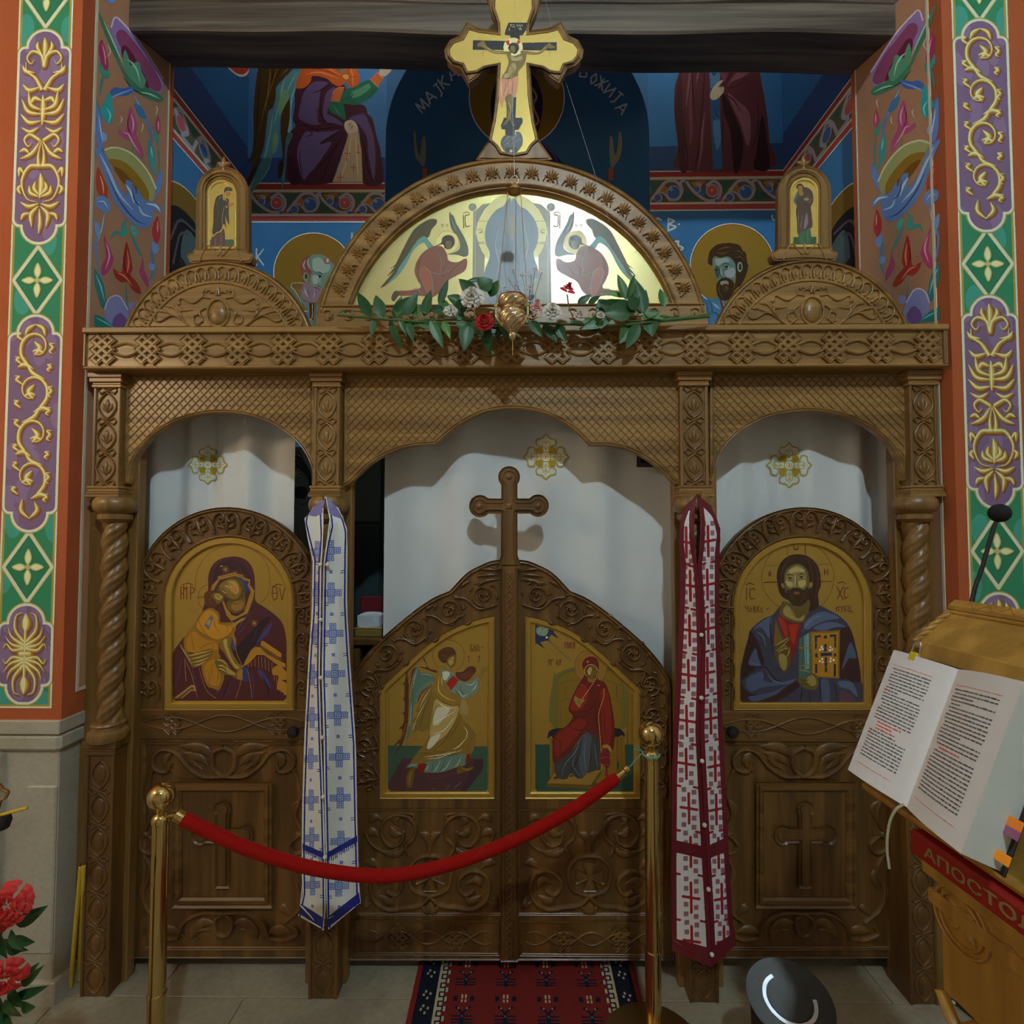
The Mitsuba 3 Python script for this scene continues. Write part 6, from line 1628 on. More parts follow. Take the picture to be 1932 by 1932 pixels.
# side walls of the sanctuary: the same bands carried round, shade painted in as a dark field, medallion, heads of saints
def side_ops(s):
    k = 1 if s < 0 else -1
    rows = [344.5, 347, 357.5, 363, 403, 408, 417.5, 420] if s < 0 else [320, 322, 331.5, 337, 380, 384, 394, 396.5]
    xr = 471 if s < 0 else 1478; X = (SXL + .0008) if s < 0 else (SXR - .0008); wall = 'wall_sanctuary_left' if s < 0 else 'wall_sanctuary_right'
    z = [P(xr, y, YB)[2] for y in rows]; names = [('white_line', 'a8a898'), ('red_band', '782a28'), ('white_line', '9a9480'), ('ornament_ground', '4c4c3c'), ('white_line', 'a8a898'), ('red_band', '96423c'), ('white_line', 'b0b8b8')]
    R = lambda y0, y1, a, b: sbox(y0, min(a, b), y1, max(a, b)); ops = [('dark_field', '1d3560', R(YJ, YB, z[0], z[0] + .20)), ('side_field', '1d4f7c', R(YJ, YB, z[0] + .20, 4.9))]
    m = (.78, z[0] + .80); ops += [('medallion', 'a8a8a0', Point(m).buffer(.335)), ('medallion', '8a3220', Point(m).buffer(.325)), ('medallion', 'b0a890', Point(m).buffer(.265)), ('medallion', '5a7090', Point(m).buffer(.255)), ('medallion_figure', '2c2018', Polygon([(.62, m[1] - .10), (.7, m[1] - .2), (.78, m[1] - .14), (.80, m[1] - .23), (.84, m[1] - .1), (.8, m[1] + .1), (.66, m[1] + .1)])), ('medallion_figure', '38305a', Polygon([(.88, m[1] - .2), (.98, m[1] - .1), (.97, m[1] + .1), (.86, m[1] + .1)]))]
    for i, (n, c) in enumerate(names): ops.append((n, c, R(YJ, YB, z[i + 1], z[i])))
    h = (z[3] - z[4]) / 2; zc = (z[3] + z[4]) / 2
    for i in range(4):
        y = YJ + .08 + .17 * i; col = ('9c4a4c', '34588c')[i % 2]
        ops += [('vine', '8a8690', LineString(catmull([(y - .08, zc - h * .9), (y - .05, zc + h * .2), (y, zc + h * .9), (y + .05, zc), (y + .01, zc - h * .8), (y + .09, zc - h * .9)], 5)).buffer(.010)), ('bead', '8a8690', Point(y, zc).buffer(h * .62)), ('bead', col, Point(y, zc).buffer(h * .5)), ('green_leaf', '2c5040', Polygon([(y + .06, zc + h * .8), (y + .11, zc + h * .8), (y + .085, zc)]))]
    hz = P(342 if s < 0 else 1612, 470, YB)[2] - .25; hy = .58
    ops += [('halo', 'a8a898', Point(hy, hz).buffer(.245)), ('halo', '6e5420', Point(hy, hz).buffer(.238))]
    ops += [('hair', '1f1c20', Polygon(catmull([(hy - .16, hz - .02), (hy - .12, hz + .1), (hy, hz + .13), (hy + .11, hz + .08), (hy + .14, hz - .05), (hy + .12, hz - .2), (hy - .12, hz - .22)], 5, True))), ('face', '4a5a5c', Polygon(catmull([(hy - .02, hz + .05), (hy + .08, hz + .03), (hy + .10, hz - .08), (hy + .03, hz - .16), (hy - .05, hz - .1)], 5, True))), ('beard', '2a2426', Polygon(catmull([(hy - .06, hz - .1), (hy + .03, hz - .13), (hy + .1, hz - .1), (hy + .08, hz - .25), (hy - .02, hz - .26)], 5, True))), ('hair_line', '4c4a50', LineString(catmull([(hy - .12, hz - .05), (hy - .06, hz + .07), (hy + .06, hz + .08)], 5)).buffer(.006)), ('hair_line', '4c4a50', LineString(catmull([(hy - .10, hz - .15), (hy - .06, hz), (hy, hz + .04)], 5)).buffer(.006)), ('eye', '141414', Point(hy + .06, hz - .02).buffer(.012)), ('vestment', '5a4a3c', Polygon([(hy - .2, hz - .24), (hy + .16, hz - .24), (hy + .22, hz - .6), (hy - .3, hz - .6)]))]
    picture(wall, ops, lambda v: np.c_[np.full(len(v), X), v[:, 0], v[:, 1]], clip=sbox(YJ, 1.5, YB - .002, 4.89), gain=1.5, gloss='matt', simp=.001)
side_ops(-1); side_ops(1)
# apse
GLY = {'М': [[(0, 0), (.12, 1)], [(.12, 1), (.4, .1)], [(.4, .1), (.7, 1)], [(.7, 1), (.8, 0)]], 'А': [[(0, 0), (.4, 1)], [(.4, 1), (.75, 0)], [(.15, .35), (.62, .35)]], 'Ј': [[(.5, 1), (.45, .1), (.2, -.1)], [(.2, 1), (.7, 1)]], 'К': [[(0, 0), (0, 1)], [(0, .45), (.55, 1)], [(.1, .5), (.6, 0)]],
       'Б': [[(0, 0), (0, 1)], [(0, 1), (.6, 1)], [(0, .55), (.5, .5)], [(.5, .5), (.55, .1)], [(.55, .1), (0, 0)]], 'О': [[(.3, 1), (.05, .5)], [(.05, .5), (.3, 0)], [(.3, 0), (.55, .5)], [(.55, .5), (.3, 1)]], 'Ж': [[(.4, 0), (.4, 1)], [(0, 1), (.8, 0)], [(.8, 1), (0, 0)]], 'И': [[(0, 0), (0, 1)], [(0, .1), (.6, .9)], [(.6, 0), (.6, 1)]]}
def word(s, pos, size, rots, w, col, nm='letter'):
    out = []
    for ch, (x, y), a in zip(s, pos, rots):
        c, d = math.cos(a), math.sin(a)
        for st in GLY[ch]: out.append((nm, col, LineString([(x + size * (px * c + py * d), y + size * (px * d - py * c)) for px, py in st]).buffer(w / 2, cap_style=2)))
    return out
ap = word('МАЈКА', [(797, 214), (812, 197), (827, 184), (838, 168), (852, 153)], 23, [-.75, -.72, -.65, -.6, -.55], 3.2, '94a0a0') + word('БОЖИЈА', [(1093, 144), (1109, 156), (1121, 162), (1138, 176), (1149, 187), (1160, 205)], 23, [.3, .45, .55, .62, .7, .8], 3.2, '94a0a0')
ap += move(parse('''
halo 9aa8b0 o 975,184,91,95
halo 7a2c20 o 975,184,88.5,92
halo 6a5618 o 975,184,87,90
maphorion 1e1c3c f 975,128 1005,140 1020,170 1024,200 1018,240 1010,262 1030,272 1060,306 1080,340 870,340 890,306 920,272 940,262 930,240 926,200 930,170 945,140
veil_edge 8a7448 s4 952,160 975,148 998,160 1012,182 1006,200 1016,228 1004,240
veil_inner 2a6a8a f 955,170 975,158 996,170 1008,190 1000,210 1010,232 975,250 940,232 950,210 942,190
face 7c7850 f 955,176 975,166 992,176 996,206 980,232 966,232 954,206
maphorion_fold 3a385c s5t 1020,265 1040,285 1055,310
maphorion_fold 3a385c s5t 930,265 910,285 895,310
hand 6c7060 f 780,252 784,250 787,280 792,292 796,262 802,258 804,290 800,315 792,308 784,296 781,275
hand_cuff 8a4a24 p 796,318 806,316 806,340 798,340
hand_line 3c402c s2t 785,262 790,290
hand 6c7060 f 1172,252 1168,250 1165,280 1160,292 1156,262 1151,258 1150,290 1153,315 1160,312 1170,296 1174,275
hand_cuff 8a4a24 p 1148,318 1158,316 1156,340 1148,340'''), (0, 0), 1.0)
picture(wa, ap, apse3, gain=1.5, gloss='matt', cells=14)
# ---------------------------------------------------------------- painted strips on the piers
def offs(pts, d): return [(x + d[0], y + d[1]) for x, y in pts]
def scroll_lines():
    """S-shaped gold scroll of a cartouche, in half-widths from its top (v downwards, about 7.8 long)."""
    L = []
    cs = [(.06, 1.15, 1), (-.06, 2.75, -1), (.08, 4.35, 1), (-.04, 5.9, -1)]
    for i, (u, v, d) in enumerate(cs):
        a0 = math.pi / 2 if i % 2 == 0 else math.pi / 2
        sp = [(u + d * .72 * (1 - .72 * t) * math.sin(-2.6 + 6.6 * t), v - .70 * (1 - .72 * t) * math.cos(-2.6 + 6.6 * t)) for t in np.linspace(0, 1, 12)]
        L.append((.13, 'e', sp)); L.append((.19, 't', [(u - d * .05, v + .28), (u + d * .14, v + .02), (u - d * .08, v - .22)])); L.append((.15, 't', [(u + d * .3, v + .2), (u + d * .1, v + .1), (u - d * .14, v + .14)]))
        if i < 3: L.append((.14, 't', [sp[0], (u - d * .1, v + .95), (cs[i + 1][0] + d * .5, cs[i + 1][1] - .45)]))
        for (a, b), (c, e), w in (((-.78, -.55), (-.55, -.3), .1), ((.80, -.15), (.62, .15), .1), ((-.80, .35), (-.6, .55), .1), ((.75, .62), (.55, .82), .1)):
            L.append((w, 't', [(a, v + b), (a + .18 * (1 if a < 0 else -1), v + b + .02), (a + .06 * (1 if a < 0 else -1), v + (b + e) / 2), (c, v + e), (c + .12, v + e + .08)]))
        L.append((.16, 't', [(u - d * .1, v + .78), (u - d * .45, v + .62), (u - d * .72, v + .72)]))
    L += [(.14, 't', [(0, .3), (.3, .42), (.42, .7)]), (.14, 't', [(0, .3), (-.3, .45), (-.4, .7)]), (.14, 't', [(0, 7.4), (.3, 7.1), (.2, 6.8)]), (.14, 't', [(0, 7.4), (-.35, 7.1), (-.3, 6.7)])]
    return L
def foliage_lines():
    """Symmetrical gold foliage (about 7.8 long)."""
    H = [(.20, 't', [(0, .25), (.02, .6), (0, 1.0)]), (.13, 't', [(.06, .95), (.3, .62), (.28, .4)]), (.14, 'e', [(0, 1.3), (.12, .9), (.5, .75), (.72, 1.0), (.55, 1.22), (.4, 1.05)]), (.15, 'b', [(.75, 1.15), (.72, 1.5), (.35, 1.75), (.05, 2.2)]),
         (.15, 't', [(.4, 1.55), (.75, 1.5), (.9, 1.3)]), (.15, 't', [(.15, 2.1), (.6, 2.2), (.85, 2.0)]), (.16, 't', [(.05, 2.6), (.35, 2.5), (.5, 2.7)]), (.15, 't', [(.04, 2.95), (.5, 2.75), (.62, 2.25)]), (.15, 't', [(.02, 3.1), (.6, 3.0), (.88, 2.55)]), (.15, 't', [(.05, 3.35), (.55, 3.4), (.9, 3.1)]),
         (.2, 't', [(0, 2.4), (.02, 2.9), (0, 3.5)]), (.13, 't', [(.15, 3.6), (.5, 3.75), (.85, 3.6)]), (.13, 'e', [(.1, 4.05), (.5, 3.85), (.72, 4.05), (.55, 4.3), (.4, 4.15)]), (.14, 't', [(.05, 4.1), (.4, 4.55), (.85, 4.75)]), (.13, 't', [(.5, 4.55), (.7, 4.4), (.9, 4.5)]), (.14, 'b', [(0, 4.1), (.12, 4.6), (.1, 5.0)]),
         (.15, 'e', [(.05, 5.0), (.5, 5.05), (.78, 5.6), (.55, 6.2), (.1, 6.35)]), (.13, 't', [(.7, 5.3), (.88, 5.1), (.9, 5.4)]), (.13, 't', [(.75, 5.7), (.92, 5.85), (.8, 6.05)]), (.22, 't', [(0, 5.3), (.04, 5.7), (0, 6.2)]), (.15, 't', [(.02, 6.1), (.25, 5.85), (.2, 5.6)]), (.14, 't', [(.05, 6.15), (.4, 6.0), (.45, 5.75)]),
         (.14, 't', [(.05, 6.4), (.45, 6.5), (.8, 6.35)]), (.15, 't', [(.05, 6.5), (.35, 6.8), (.3, 7.25)]), (.13, 't', [(.35, 6.75), (.65, 6.8), (.75, 7.0)]), (.14, 't', [(0, 6.6), (.04, 7.1), (0, 7.5)])]
    return [(w, t, [(m * u, v) for u, v in p]) for w, t, p in H for m in (1, -1) if m == 1 or any(abs(u) > .08 for u, v in p)]
def palm_lines():
    """A short upright palmette with its mirror image below (about 4 long)."""
    H = []
    for f in (lambda v: v, lambda v: 4.0 - v):
        H += [(.22, 't', [(0, f(.35)), (.05, f(.75)), (0, f(1.1))]), (.13, 'e', [(.06, f(1.5)), (.42, f(1.0)), (.40, f(.45)), (.15, f(.3))]), (.15, 'e', [(.06, f(1.65)), (.55, f(1.3)), (.7, f(.9))]), (.14, 'e', [(.06, f(1.75)), (.55, f(1.6)), (.82, f(1.25))]), (.13, 'e', [(.06, f(1.8)), (.5, f(1.85)), (.75, f(1.6)), (.88, f(1.8))]), (.10, '', [(0, f(1.1)), (0, f(1.9))])]
    return [(w, t, [(m * u, v) for u, v in p]) for w, t, p in H for m in (1, -1)] + [(.2, '', [(-.18, 2.0), (.18, 2.0)])]
def strip(wall, x0, x1, panels, diamonds, zend, side):
    """Purple cartouches with gold scrolls between green lozenges; x0, x1 metres, heights measured from the photograph."""
    hw = (x1 - x0) / 2; xc = (x0 + x1) / 2; ops = []
    R = lambda a, b, c, d: sbox(a, min(c, d), b, max(c, d)); ztop = 3.9
    ops += [('edge_line', 'c4c4b0', R(x0, x1, zend, ztop)), ('olive_line', '90883c', R(x0 + .006, x1 - .006, zend + .006, ztop)), ('green_field', '2f7a58', R(x0 + .013, x1 - .013, zend + .013, ztop))]
    blotch = random.Random(5)
    for k in range(26):
        z = lerp(zend, ztop, blotch.random()); x = lerp(x0, x1, blotch.random()); ops.append(('green_wash', '3c8a7c', affinity.scale(Point(x, z).buffer(.03, quad_segs=5), 1, 1.7).intersection(R(x0 + .013, x1 - .013, zend + .013, ztop))))
    A = hw - .013
    for zc, zh in diamonds:
        d = Polygon([(xc - A, zc), (xc, zc + zh), (xc + A, zc), (xc, zc - zh)])
        ops += [('lozenge_line', '90883c', d.exterior.buffer(.0085)), ('lozenge_line', 'c0c4ac', d.exterior.buffer(.0055)), ('lozenge', '2a7050', d.buffer(-.006))]
        for dx, dz in ((1, 0), (-1, 0), (0, 1), (0, -1)):
            L, w = (.055, .013) if dx else (.062, .013)
            pet = Polygon(catmull([(xc + dx * .006, zc + dz * .006), (xc + dx * L * .5 - dz * w, zc + dz * L * .5 - dx * w), (xc + dx * L, zc + dz * L), (xc + dx * L * .5 + dz * w, zc + dz * L * .5 + dx * w)], 5, True)).buffer(0)
            ops += [('petal_shade', '3c5a2c', affinity.translate(pet, .003, -.003)), ('petal', 'a8aa70', pet), ('petal_light', 'd0d0a4', pet.buffer(-.004))]
        ops.append(('petal', 'a8aa70', Point(xc, zc).buffer(.009)))
    for zt, zb, kind, n in panels:
        u = hw * .90; body = sbox(xc - u, zb + u * .72, xc + u, zt - u * .72); body = body.buffer(-u * .22).buffer(u * .22, quad_segs=6)
        c = unary_union([body] + [Point(xc, z).buffer(u * .66, quad_segs=14) for z in (zt - u * .66, zb + u * .66)])
        c = c.intersection(R(x0, x1, zend + .02, 9))
        ops += [('cartouche_line', '90883c', c.buffer(.0125).intersection(R(x0, x1, zend, 9))), ('cartouche_line', 'c4c8b4', c.buffer(.0085)), ('cartouche', '705878', c)]
        for k in range(14):
            p = (lerp(xc - u, xc + u, blotch.random()), lerp(zb, zt, blotch.random())); ops.append(('cartouche_wash', '7a6486', affinity.scale(Point(p).buffer(.028, quad_segs=5), .8, 1.6).intersection(c)))
        m = lambda pts: [(xc + x * u * .97, zt - v * (zt - zb) / n) for x, v in pts]
        L = {'scroll': scroll_lines, 'foliage': foliage_lines, 'palm': palm_lines}[kind]()
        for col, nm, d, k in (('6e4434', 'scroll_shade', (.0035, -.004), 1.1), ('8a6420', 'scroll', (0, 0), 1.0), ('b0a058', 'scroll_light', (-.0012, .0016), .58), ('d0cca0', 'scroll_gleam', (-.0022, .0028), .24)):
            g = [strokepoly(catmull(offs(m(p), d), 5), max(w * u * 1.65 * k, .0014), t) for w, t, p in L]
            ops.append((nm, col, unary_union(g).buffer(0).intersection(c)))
    X = YP - .0008
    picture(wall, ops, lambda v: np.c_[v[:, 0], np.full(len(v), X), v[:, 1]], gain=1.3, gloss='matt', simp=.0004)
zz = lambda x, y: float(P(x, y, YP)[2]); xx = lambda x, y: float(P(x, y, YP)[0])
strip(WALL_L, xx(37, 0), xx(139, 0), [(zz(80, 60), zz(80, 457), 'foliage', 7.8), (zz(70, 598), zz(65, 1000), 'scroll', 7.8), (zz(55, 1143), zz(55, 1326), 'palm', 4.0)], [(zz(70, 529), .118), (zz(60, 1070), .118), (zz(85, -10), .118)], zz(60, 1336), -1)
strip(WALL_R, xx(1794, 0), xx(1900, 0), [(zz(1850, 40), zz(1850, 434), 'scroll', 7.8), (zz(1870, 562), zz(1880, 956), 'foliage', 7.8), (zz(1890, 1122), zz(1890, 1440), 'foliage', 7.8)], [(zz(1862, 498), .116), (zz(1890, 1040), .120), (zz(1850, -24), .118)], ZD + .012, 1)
# ---------------------------------------------------------------- flowers painted on the reveals
VINE = '''
bud_big 806898 f 575,130 600,85 640,120 720,220 800,330 850,420 840,480 800,480 740,430 640,300 590,220
bud_line c0a8b8 s9 580,140 600,90 640,120 730,225 850,410
bud_mid 7a3a5a f 605,190 640,155 700,220 790,340 840,440 820,475 760,440 670,320
bud_deep 5a1c34 f 630,260 660,240 720,330 770,430 770,470 720,440 660,360
leaf 3a6a50 f 515,60 560,150 620,300 650,370 690,400 720,390 760,450 830,490 850,520 820,532 740,500 700,470 660,420 600,300 540,160 505,50
leaf 4a8064 f 640,320 650,260 670,300 680,340 720,320 740,380 760,420 740,460 700,430 660,380
leaf_light 8ab098 s10t 665,310 690,330 715,370 730,430
leaf_light 8ab098 s9t 540,110 590,220 640,330
leaf_light 8ab098 s9t 720,480 780,490 835,515
leaf_line 1c4034 s8t 640,400 700,470 780,500
stem 4a6aa0 s26t 690,455 640,490 590,480 575,520 570,560
leaf 3a5a94 f 640,460 600,455 570,480 565,510 580,505 600,490 650,500 690,480 690,450
leaf_light 8098c4 s8t 690,465 620,490 580,510
leaf 2c8a8c f 525,570 570,480 585,540 590,600 570,650 540,620 530,600
leaf_light 70b4b0 s9t 555,560 575,600 565,640
stem 4a6a9c s14t 690,470 720,540 760,620 790,720 780,790
stem_light 90a8c4 s5t 695,490 730,560 770,650
leaf 3a6690 f 700,540 740,560 760,620 720,600
stem 3a7068 s14t 520,500 530,430 545,370
leaf 3c7c70 f 520,320 545,340 570,380 560,410 530,390 515,360
bud 8a2c50 f 530,205 550,260 565,330 555,370 530,340 515,280 515,240
bud_light c07c98 s9t 532,230 545,280 550,340
tendril c8b8a8 s5t 555,300 575,270 560,230
stem 3c6c8c s16t 505,520 520,600 510,680 530,770 560,850
leaf 5a70a8 f 500,540 525,620 540,720 545,740 520,780 500,720 495,640
leaf 7a90b8 f 530,690 555,700 555,730 535,735
leaf_light a8b8d0 s7t 512,600 525,680 535,740
flower 9a4468 f 680,555 700,600 715,660 710,700 740,770 745,830 710,790 690,740 660,730 620,700 620,675 650,690 660,650 665,600
flower_light c888a0 s10t 682,590 695,640 690,690
flower_light c888a0 s9t 640,690 670,700 690,740 730,800
flower_line 6a1c40 s6t 680,580 665,650 690,730
tendril c8b8a8 s5t 625,650 635,620 625,600
tendril c8b8a8 s5t 735,690 745,660 740,640
stem 3c7468 s8t 690,750 690,830 675,940
stem 3c8480 s22t 780,800 790,860 820,920
leaf 3c8084 f 775,730 800,770 810,850 790,880 770,820
leaf_light 88b8b0 s7t 785,760 795,820
bud 9a3c50 f 825,605 835,650 835,690 815,700 805,660 810,630
bud_light c88898 s8t 825,630 825,680
leaf 40806c f 800,660 820,700 835,730 815,745 800,700
stem 3c7468 s9t 820,730 830,820 825,920
tendril c8b8a8 s5t 810,600 820,570 812,550
leaf 5878b0 f 840,880 845,950 820,1010 795,1040 800,980 820,930
crescent 8c8c58 f 545,775 600,765 690,800 770,890 810,970 790,1060 760,1030 720,960 640,880 570,830
crescent_line b8b890 s9 548,780 605,768 690,803 770,893 812,980
crescent_mid 806020 f 570,830 640,840 710,900 770,990 770,1050 730,1010 670,930 600,880
crescent_deep 6a4414 f 590,870 640,890 700,960 740,1030 700,1010 640,950
sweep 5a74a4 f 485,760 520,780 560,830 600,940 640,1000 660,1010 655,940 690,950 710,1010 720,980 750,1040 800,1050 840,1080 840,1115 800,1090 790,1160 740,1190 690,1160 640,1110 590,1040 550,930 510,820
sweep_light 98acc8 s14t 520,800 570,900 620,1010 690,1090
sweep_light b0c0d4 s12t 655,960 680,1000 700,1060
sweep_light b0c0d4 s12t 760,1060 810,1070 835,1100
sweep_light 98acc8 s10t 720,1050 740,1110 790,1130
sweep_line 304878 s9t 560,910 620,1040 700,1140 760,1170
sweep_line 304878 s8t 690,960 700,1040 740,1080
bud 9a3c28 f 510,870 535,920 560,980 555,1040 530,1030 505,990 500,930
bud_light c88870 s9t 520,910 535,960 540,1010
leaf 6078a8 f 500,1030 540,1020 570,1050 575,1090 550,1110 520,1090 500,1070
leaf_light a0b0cc s7t 510,1050 540,1050 560,1080
stem 5a74a0 s14t 545,1100 530,1180 500,1260 505,1350 530,1450
stem_light a0b0c8 s5t 545,1110 530,1190 508,1260
leaf 6884b0 f 490,1150 520,1180 520,1230 500,1220
stem 3c7c74 s22t 665,1140 640,1180 645,1220 600,1210 580,1240
leaf 3c8478 f 640,1150 660,1180 665,1215 640,1225 635,1190
stem 3c7c74 s14t 680,1160 690,1230 720,1300 740,1340
leaf 4c9088 f 680,1170 710,1190 715,1230 690,1220
stem 3c7090 s14t 770,1490 800,1400 790,1310 810,1280
leaf 6884b0 f 790,1260 820,1270 825,1310 800,1320
leaf 6884b0 f 780,1370 805,1380 800,1410 775,1400
bud 9a3038 f 820,1125 830,1170 835,1230 815,1270 795,1230 795,1180
bud_light c88878 s8t 820,1150 822,1210
flower 9a3a5c f 540,1220 560,1270 590,1340 580,1390 550,1430 530,1430 530,1380 550,1340 545,1280
flower_light c888a4 s9t 550,1260 570,1330 550,1400
flower 8a2c20 f 660,1260 680,1330 690,1400 680,1430 720,1480 735,1530 690,1510 665,1470 630,1470 600,1440 590,1400 630,1420 640,1370 645,1310
flower_light b86c58 s10t 662,1300 670,1370 660,1430
flower_light b86c58 s9t 610,1420 650,1440 690,1490
flower_line 5a100c s6t 660,1290 645,1380 680,1460
stem 3c7468 s8t 655,1480 660,1560 665,1640
flower 9a3a5c f 745,1340 750,1400 770,1450 775,1500 750,1470 725,1420 735,1380
leaf 306a6c f 485,1390 520,1440 540,1480 550,1540 560,1610 530,1600 510,1540 490,1470
leaf_light 78a8a4 s8t 500,1430 525,1490 545,1570
moon 7a78a0 f 545,1600 570,1550 620,1540 660,1600 680,1690 640,1720 560,1700
moon_line b0a8c0 s7 545,1610 570,1553 620,1542 665,1610
moon 68487a f 590,1660 630,1630 665,1680 640,1720 590,1710
leaf 1f6a64 f 480,1640 530,1650 580,1690 600,1710 520,1710 490,1690
leaf_light 70a8a0 s7t 500,1655 550,1680 590,1705
moon 7a78a0 f 670,1580 700,1575 700,1610 675,1620
'''
vops = move(parse(VINE), (0, 0), 1 / 2.76)
lowv = [(n, c, affinity.translate(g, -6, 395)) for n, c, g in vops if g.bounds[1] > 270 and g.bounds[3] < 640]
upv = [(n, c, affinity.translate(g, 10, -395)) for n, c, g in vops if g.bounds[3] < 430]
jc = Polygon([(178, -330), (178, 640), (150, 1320), (192, 1300), (300, 640), (313, 100), (313, -330)])
picture(WALL_L, upv + vops, lambda v: PX(v[:, 0], v[:, 1], XL + .0022), clip=jc, gain=1.7, gloss='matt')
fx = lambda v: PX(1951 - v[:, 0], v[:, 1] - 13, XR - .0022)
picture(WALL_R, upv + vops, fx, clip=jc, gain=1.7, gloss='matt')
# ---------------------------------------------------------------- cloth: curtains with embroidered crosses
def fabric(name, c, amp=.04, rough=.85, sheen=.3, fine=900):
    def col(p, n, uv):
        return mi.Color3f(c) * (1 - amp + 2 * amp * noise(p.x * fine, p.y * 60, p.z * fine))
    scene[name] = {'type': 'twosided', 'bsdf': {'type': 'principled', 'base_color': proc(col), 'roughness': rough, 'sheen': sheen, 'specular': 0.2}}
fabric('curtain_cloth', (0.66, 0.68, 0.69), .03)
YCU = 0.200
def curtain(label, px0, px1, seed, emb, amp):
    k = thing('curtain', label, 'curtain', 'white curtains behind the screen'); r = random.Random(seed)
    x0, x1 = P(px0, 1000, YCU)[0], P(px1, 1000, YCU)[0]; W = x1 - x0
    fr = [(2 * math.pi * (1.5 + 1.3 * i + r.random()) , r.random() * 6.28, amp / (1 + .8 * i)) for i in range(4)]
    zt = 2.235
    def wave(x, z):
        s = (x - x0) / W; t = np.clip((zt - z) / 1.2, 0, 1); sharp = 0.7 + .3 * (1 - t)
        w = sum(a * np.sin(f * s + p + .35 * t * math.sin(3 * f)) for f, p, a in fr); return YCU + w * sharp
    nx, nz = 220, 44; gx, gz = np.meshgrid(np.linspace(x0, x1, nx), np.linspace(.004, zt, nz))
    def sheet(d):
        v = np.stack([gx, wave(gx, gz) + (d or 0), gz], -1).reshape(-1, 3)
        i, j = np.meshgrid(np.arange(nz - 1), np.arange(nx - 1), indexing='ij'); q = np.stack([i * nx + j, i * nx + j + 1, (i + 1) * nx + j + 1, (i + 1) * nx + j], -1).reshape(-1, 4)
        return trimesh.Trimesh(v, np.vstack([q[:, [0, 1, 2]], q[:, [0, 2, 3]]]), process=False)
    part(k, 'cloth', [sheet(0.0)], 'curtain_cloth', smooth=True)
    part(k, 'rod', [tube([(x0 - .01, YCU, zt + .004), (x1 + .01, YCU, zt + .004)], .009, 10)], 'brass_satin')
    for i in range(8): part(k, 'ring', [trimesh.creation.torus(.014, .002, 16, 6).apply_transform(trimesh.transformations.rotation_matrix(math.pi / 2, [0, 1, 0])).apply_translation((x0 + W * (i + .5) / 8, YCU, zt))], 'brass_satin')
    cx, cy, s = emb; A1 = []
    for a in range(4):
        ro = lambda pts: [(cx + s * (x * math.cos(a * math.pi / 2) - y * math.sin(a * math.pi / 2)), cy + s * (x * math.sin(a * math.pi / 2) + y * math.cos(a * math.pi / 2))) for x, y in pts]
        arm = Polygon(catmull(ro([(.12, .2), (.18, .45), (.42, .55), (.40, .78), (.16, .84), (0, 1.0), (-.16, .84), (-.40, .78), (-.42, .55), (-.18, .45), (-.12, .2)]), 4, True)).buffer(0)
        A1 += [('embroidery', '8c7c30', arm.buffer(s * .03)), ('embroidery_ground', 'a2a8a4', arm.buffer(-s * .035))]
        for m in (1, -1): A1.append(('embroidery', '9a8a3c', LineString(catmull(ro([(0, .35), (m * .16, .52), (m * .1, .7), (m * .02, .6)]), 4)).buffer(s * .022)))
        A1.append(('embroidery', '9a8a3c', LineString(ro([(0, .3), (0, .82)])).buffer(s * .018)))
        A1.append(('gold_petal', '846e16', Polygon(catmull(ro([(.16, .16), (.42, .22), (.40, .40), (.22, .42)]), 4, True)).buffer(0)))
    A1 += [('embroidery', '8c7c30', Point(cx, cy).buffer(s * .24)), ('embroidery_ground', 'b0b4ac', Point(cx, cy).buffer(s * .19)), ('embroidery', '9a8a3c', Point(cx, cy).buffer(s * .13)), ('embroidery_ground', 'b0b4ac', Point(cx, cy).buffer(s * .095)), ('gem', 'b0701c', Point(cx, cy).buffer(s * .055))]
    def on(v):
        p = P(v[:, 0], v[:, 1], YCU)
        for _ in range(3): p = np.stack([P(a, b, y) for (a, b), y in zip(v, wave(p[:, 0], p[:, 2]) - .0035)])
        return p
    picture(k, A1, on, gain=1.7, gloss='satin', cells=6)
curtain('left white curtain with a small gold cross, behind the icon of the Virgin and Child', 257, 553, 3, (392, 877, 36), .022)
curtain('wide middle white curtain with a gold cross, behind the royal doors', 724, 1270, 9, (1030, 862, 42), .022)
curtain('right white curtain with a gold cross, behind the icon of Christ', 1340, 1682, 14, (1489, 878, 42), .022)
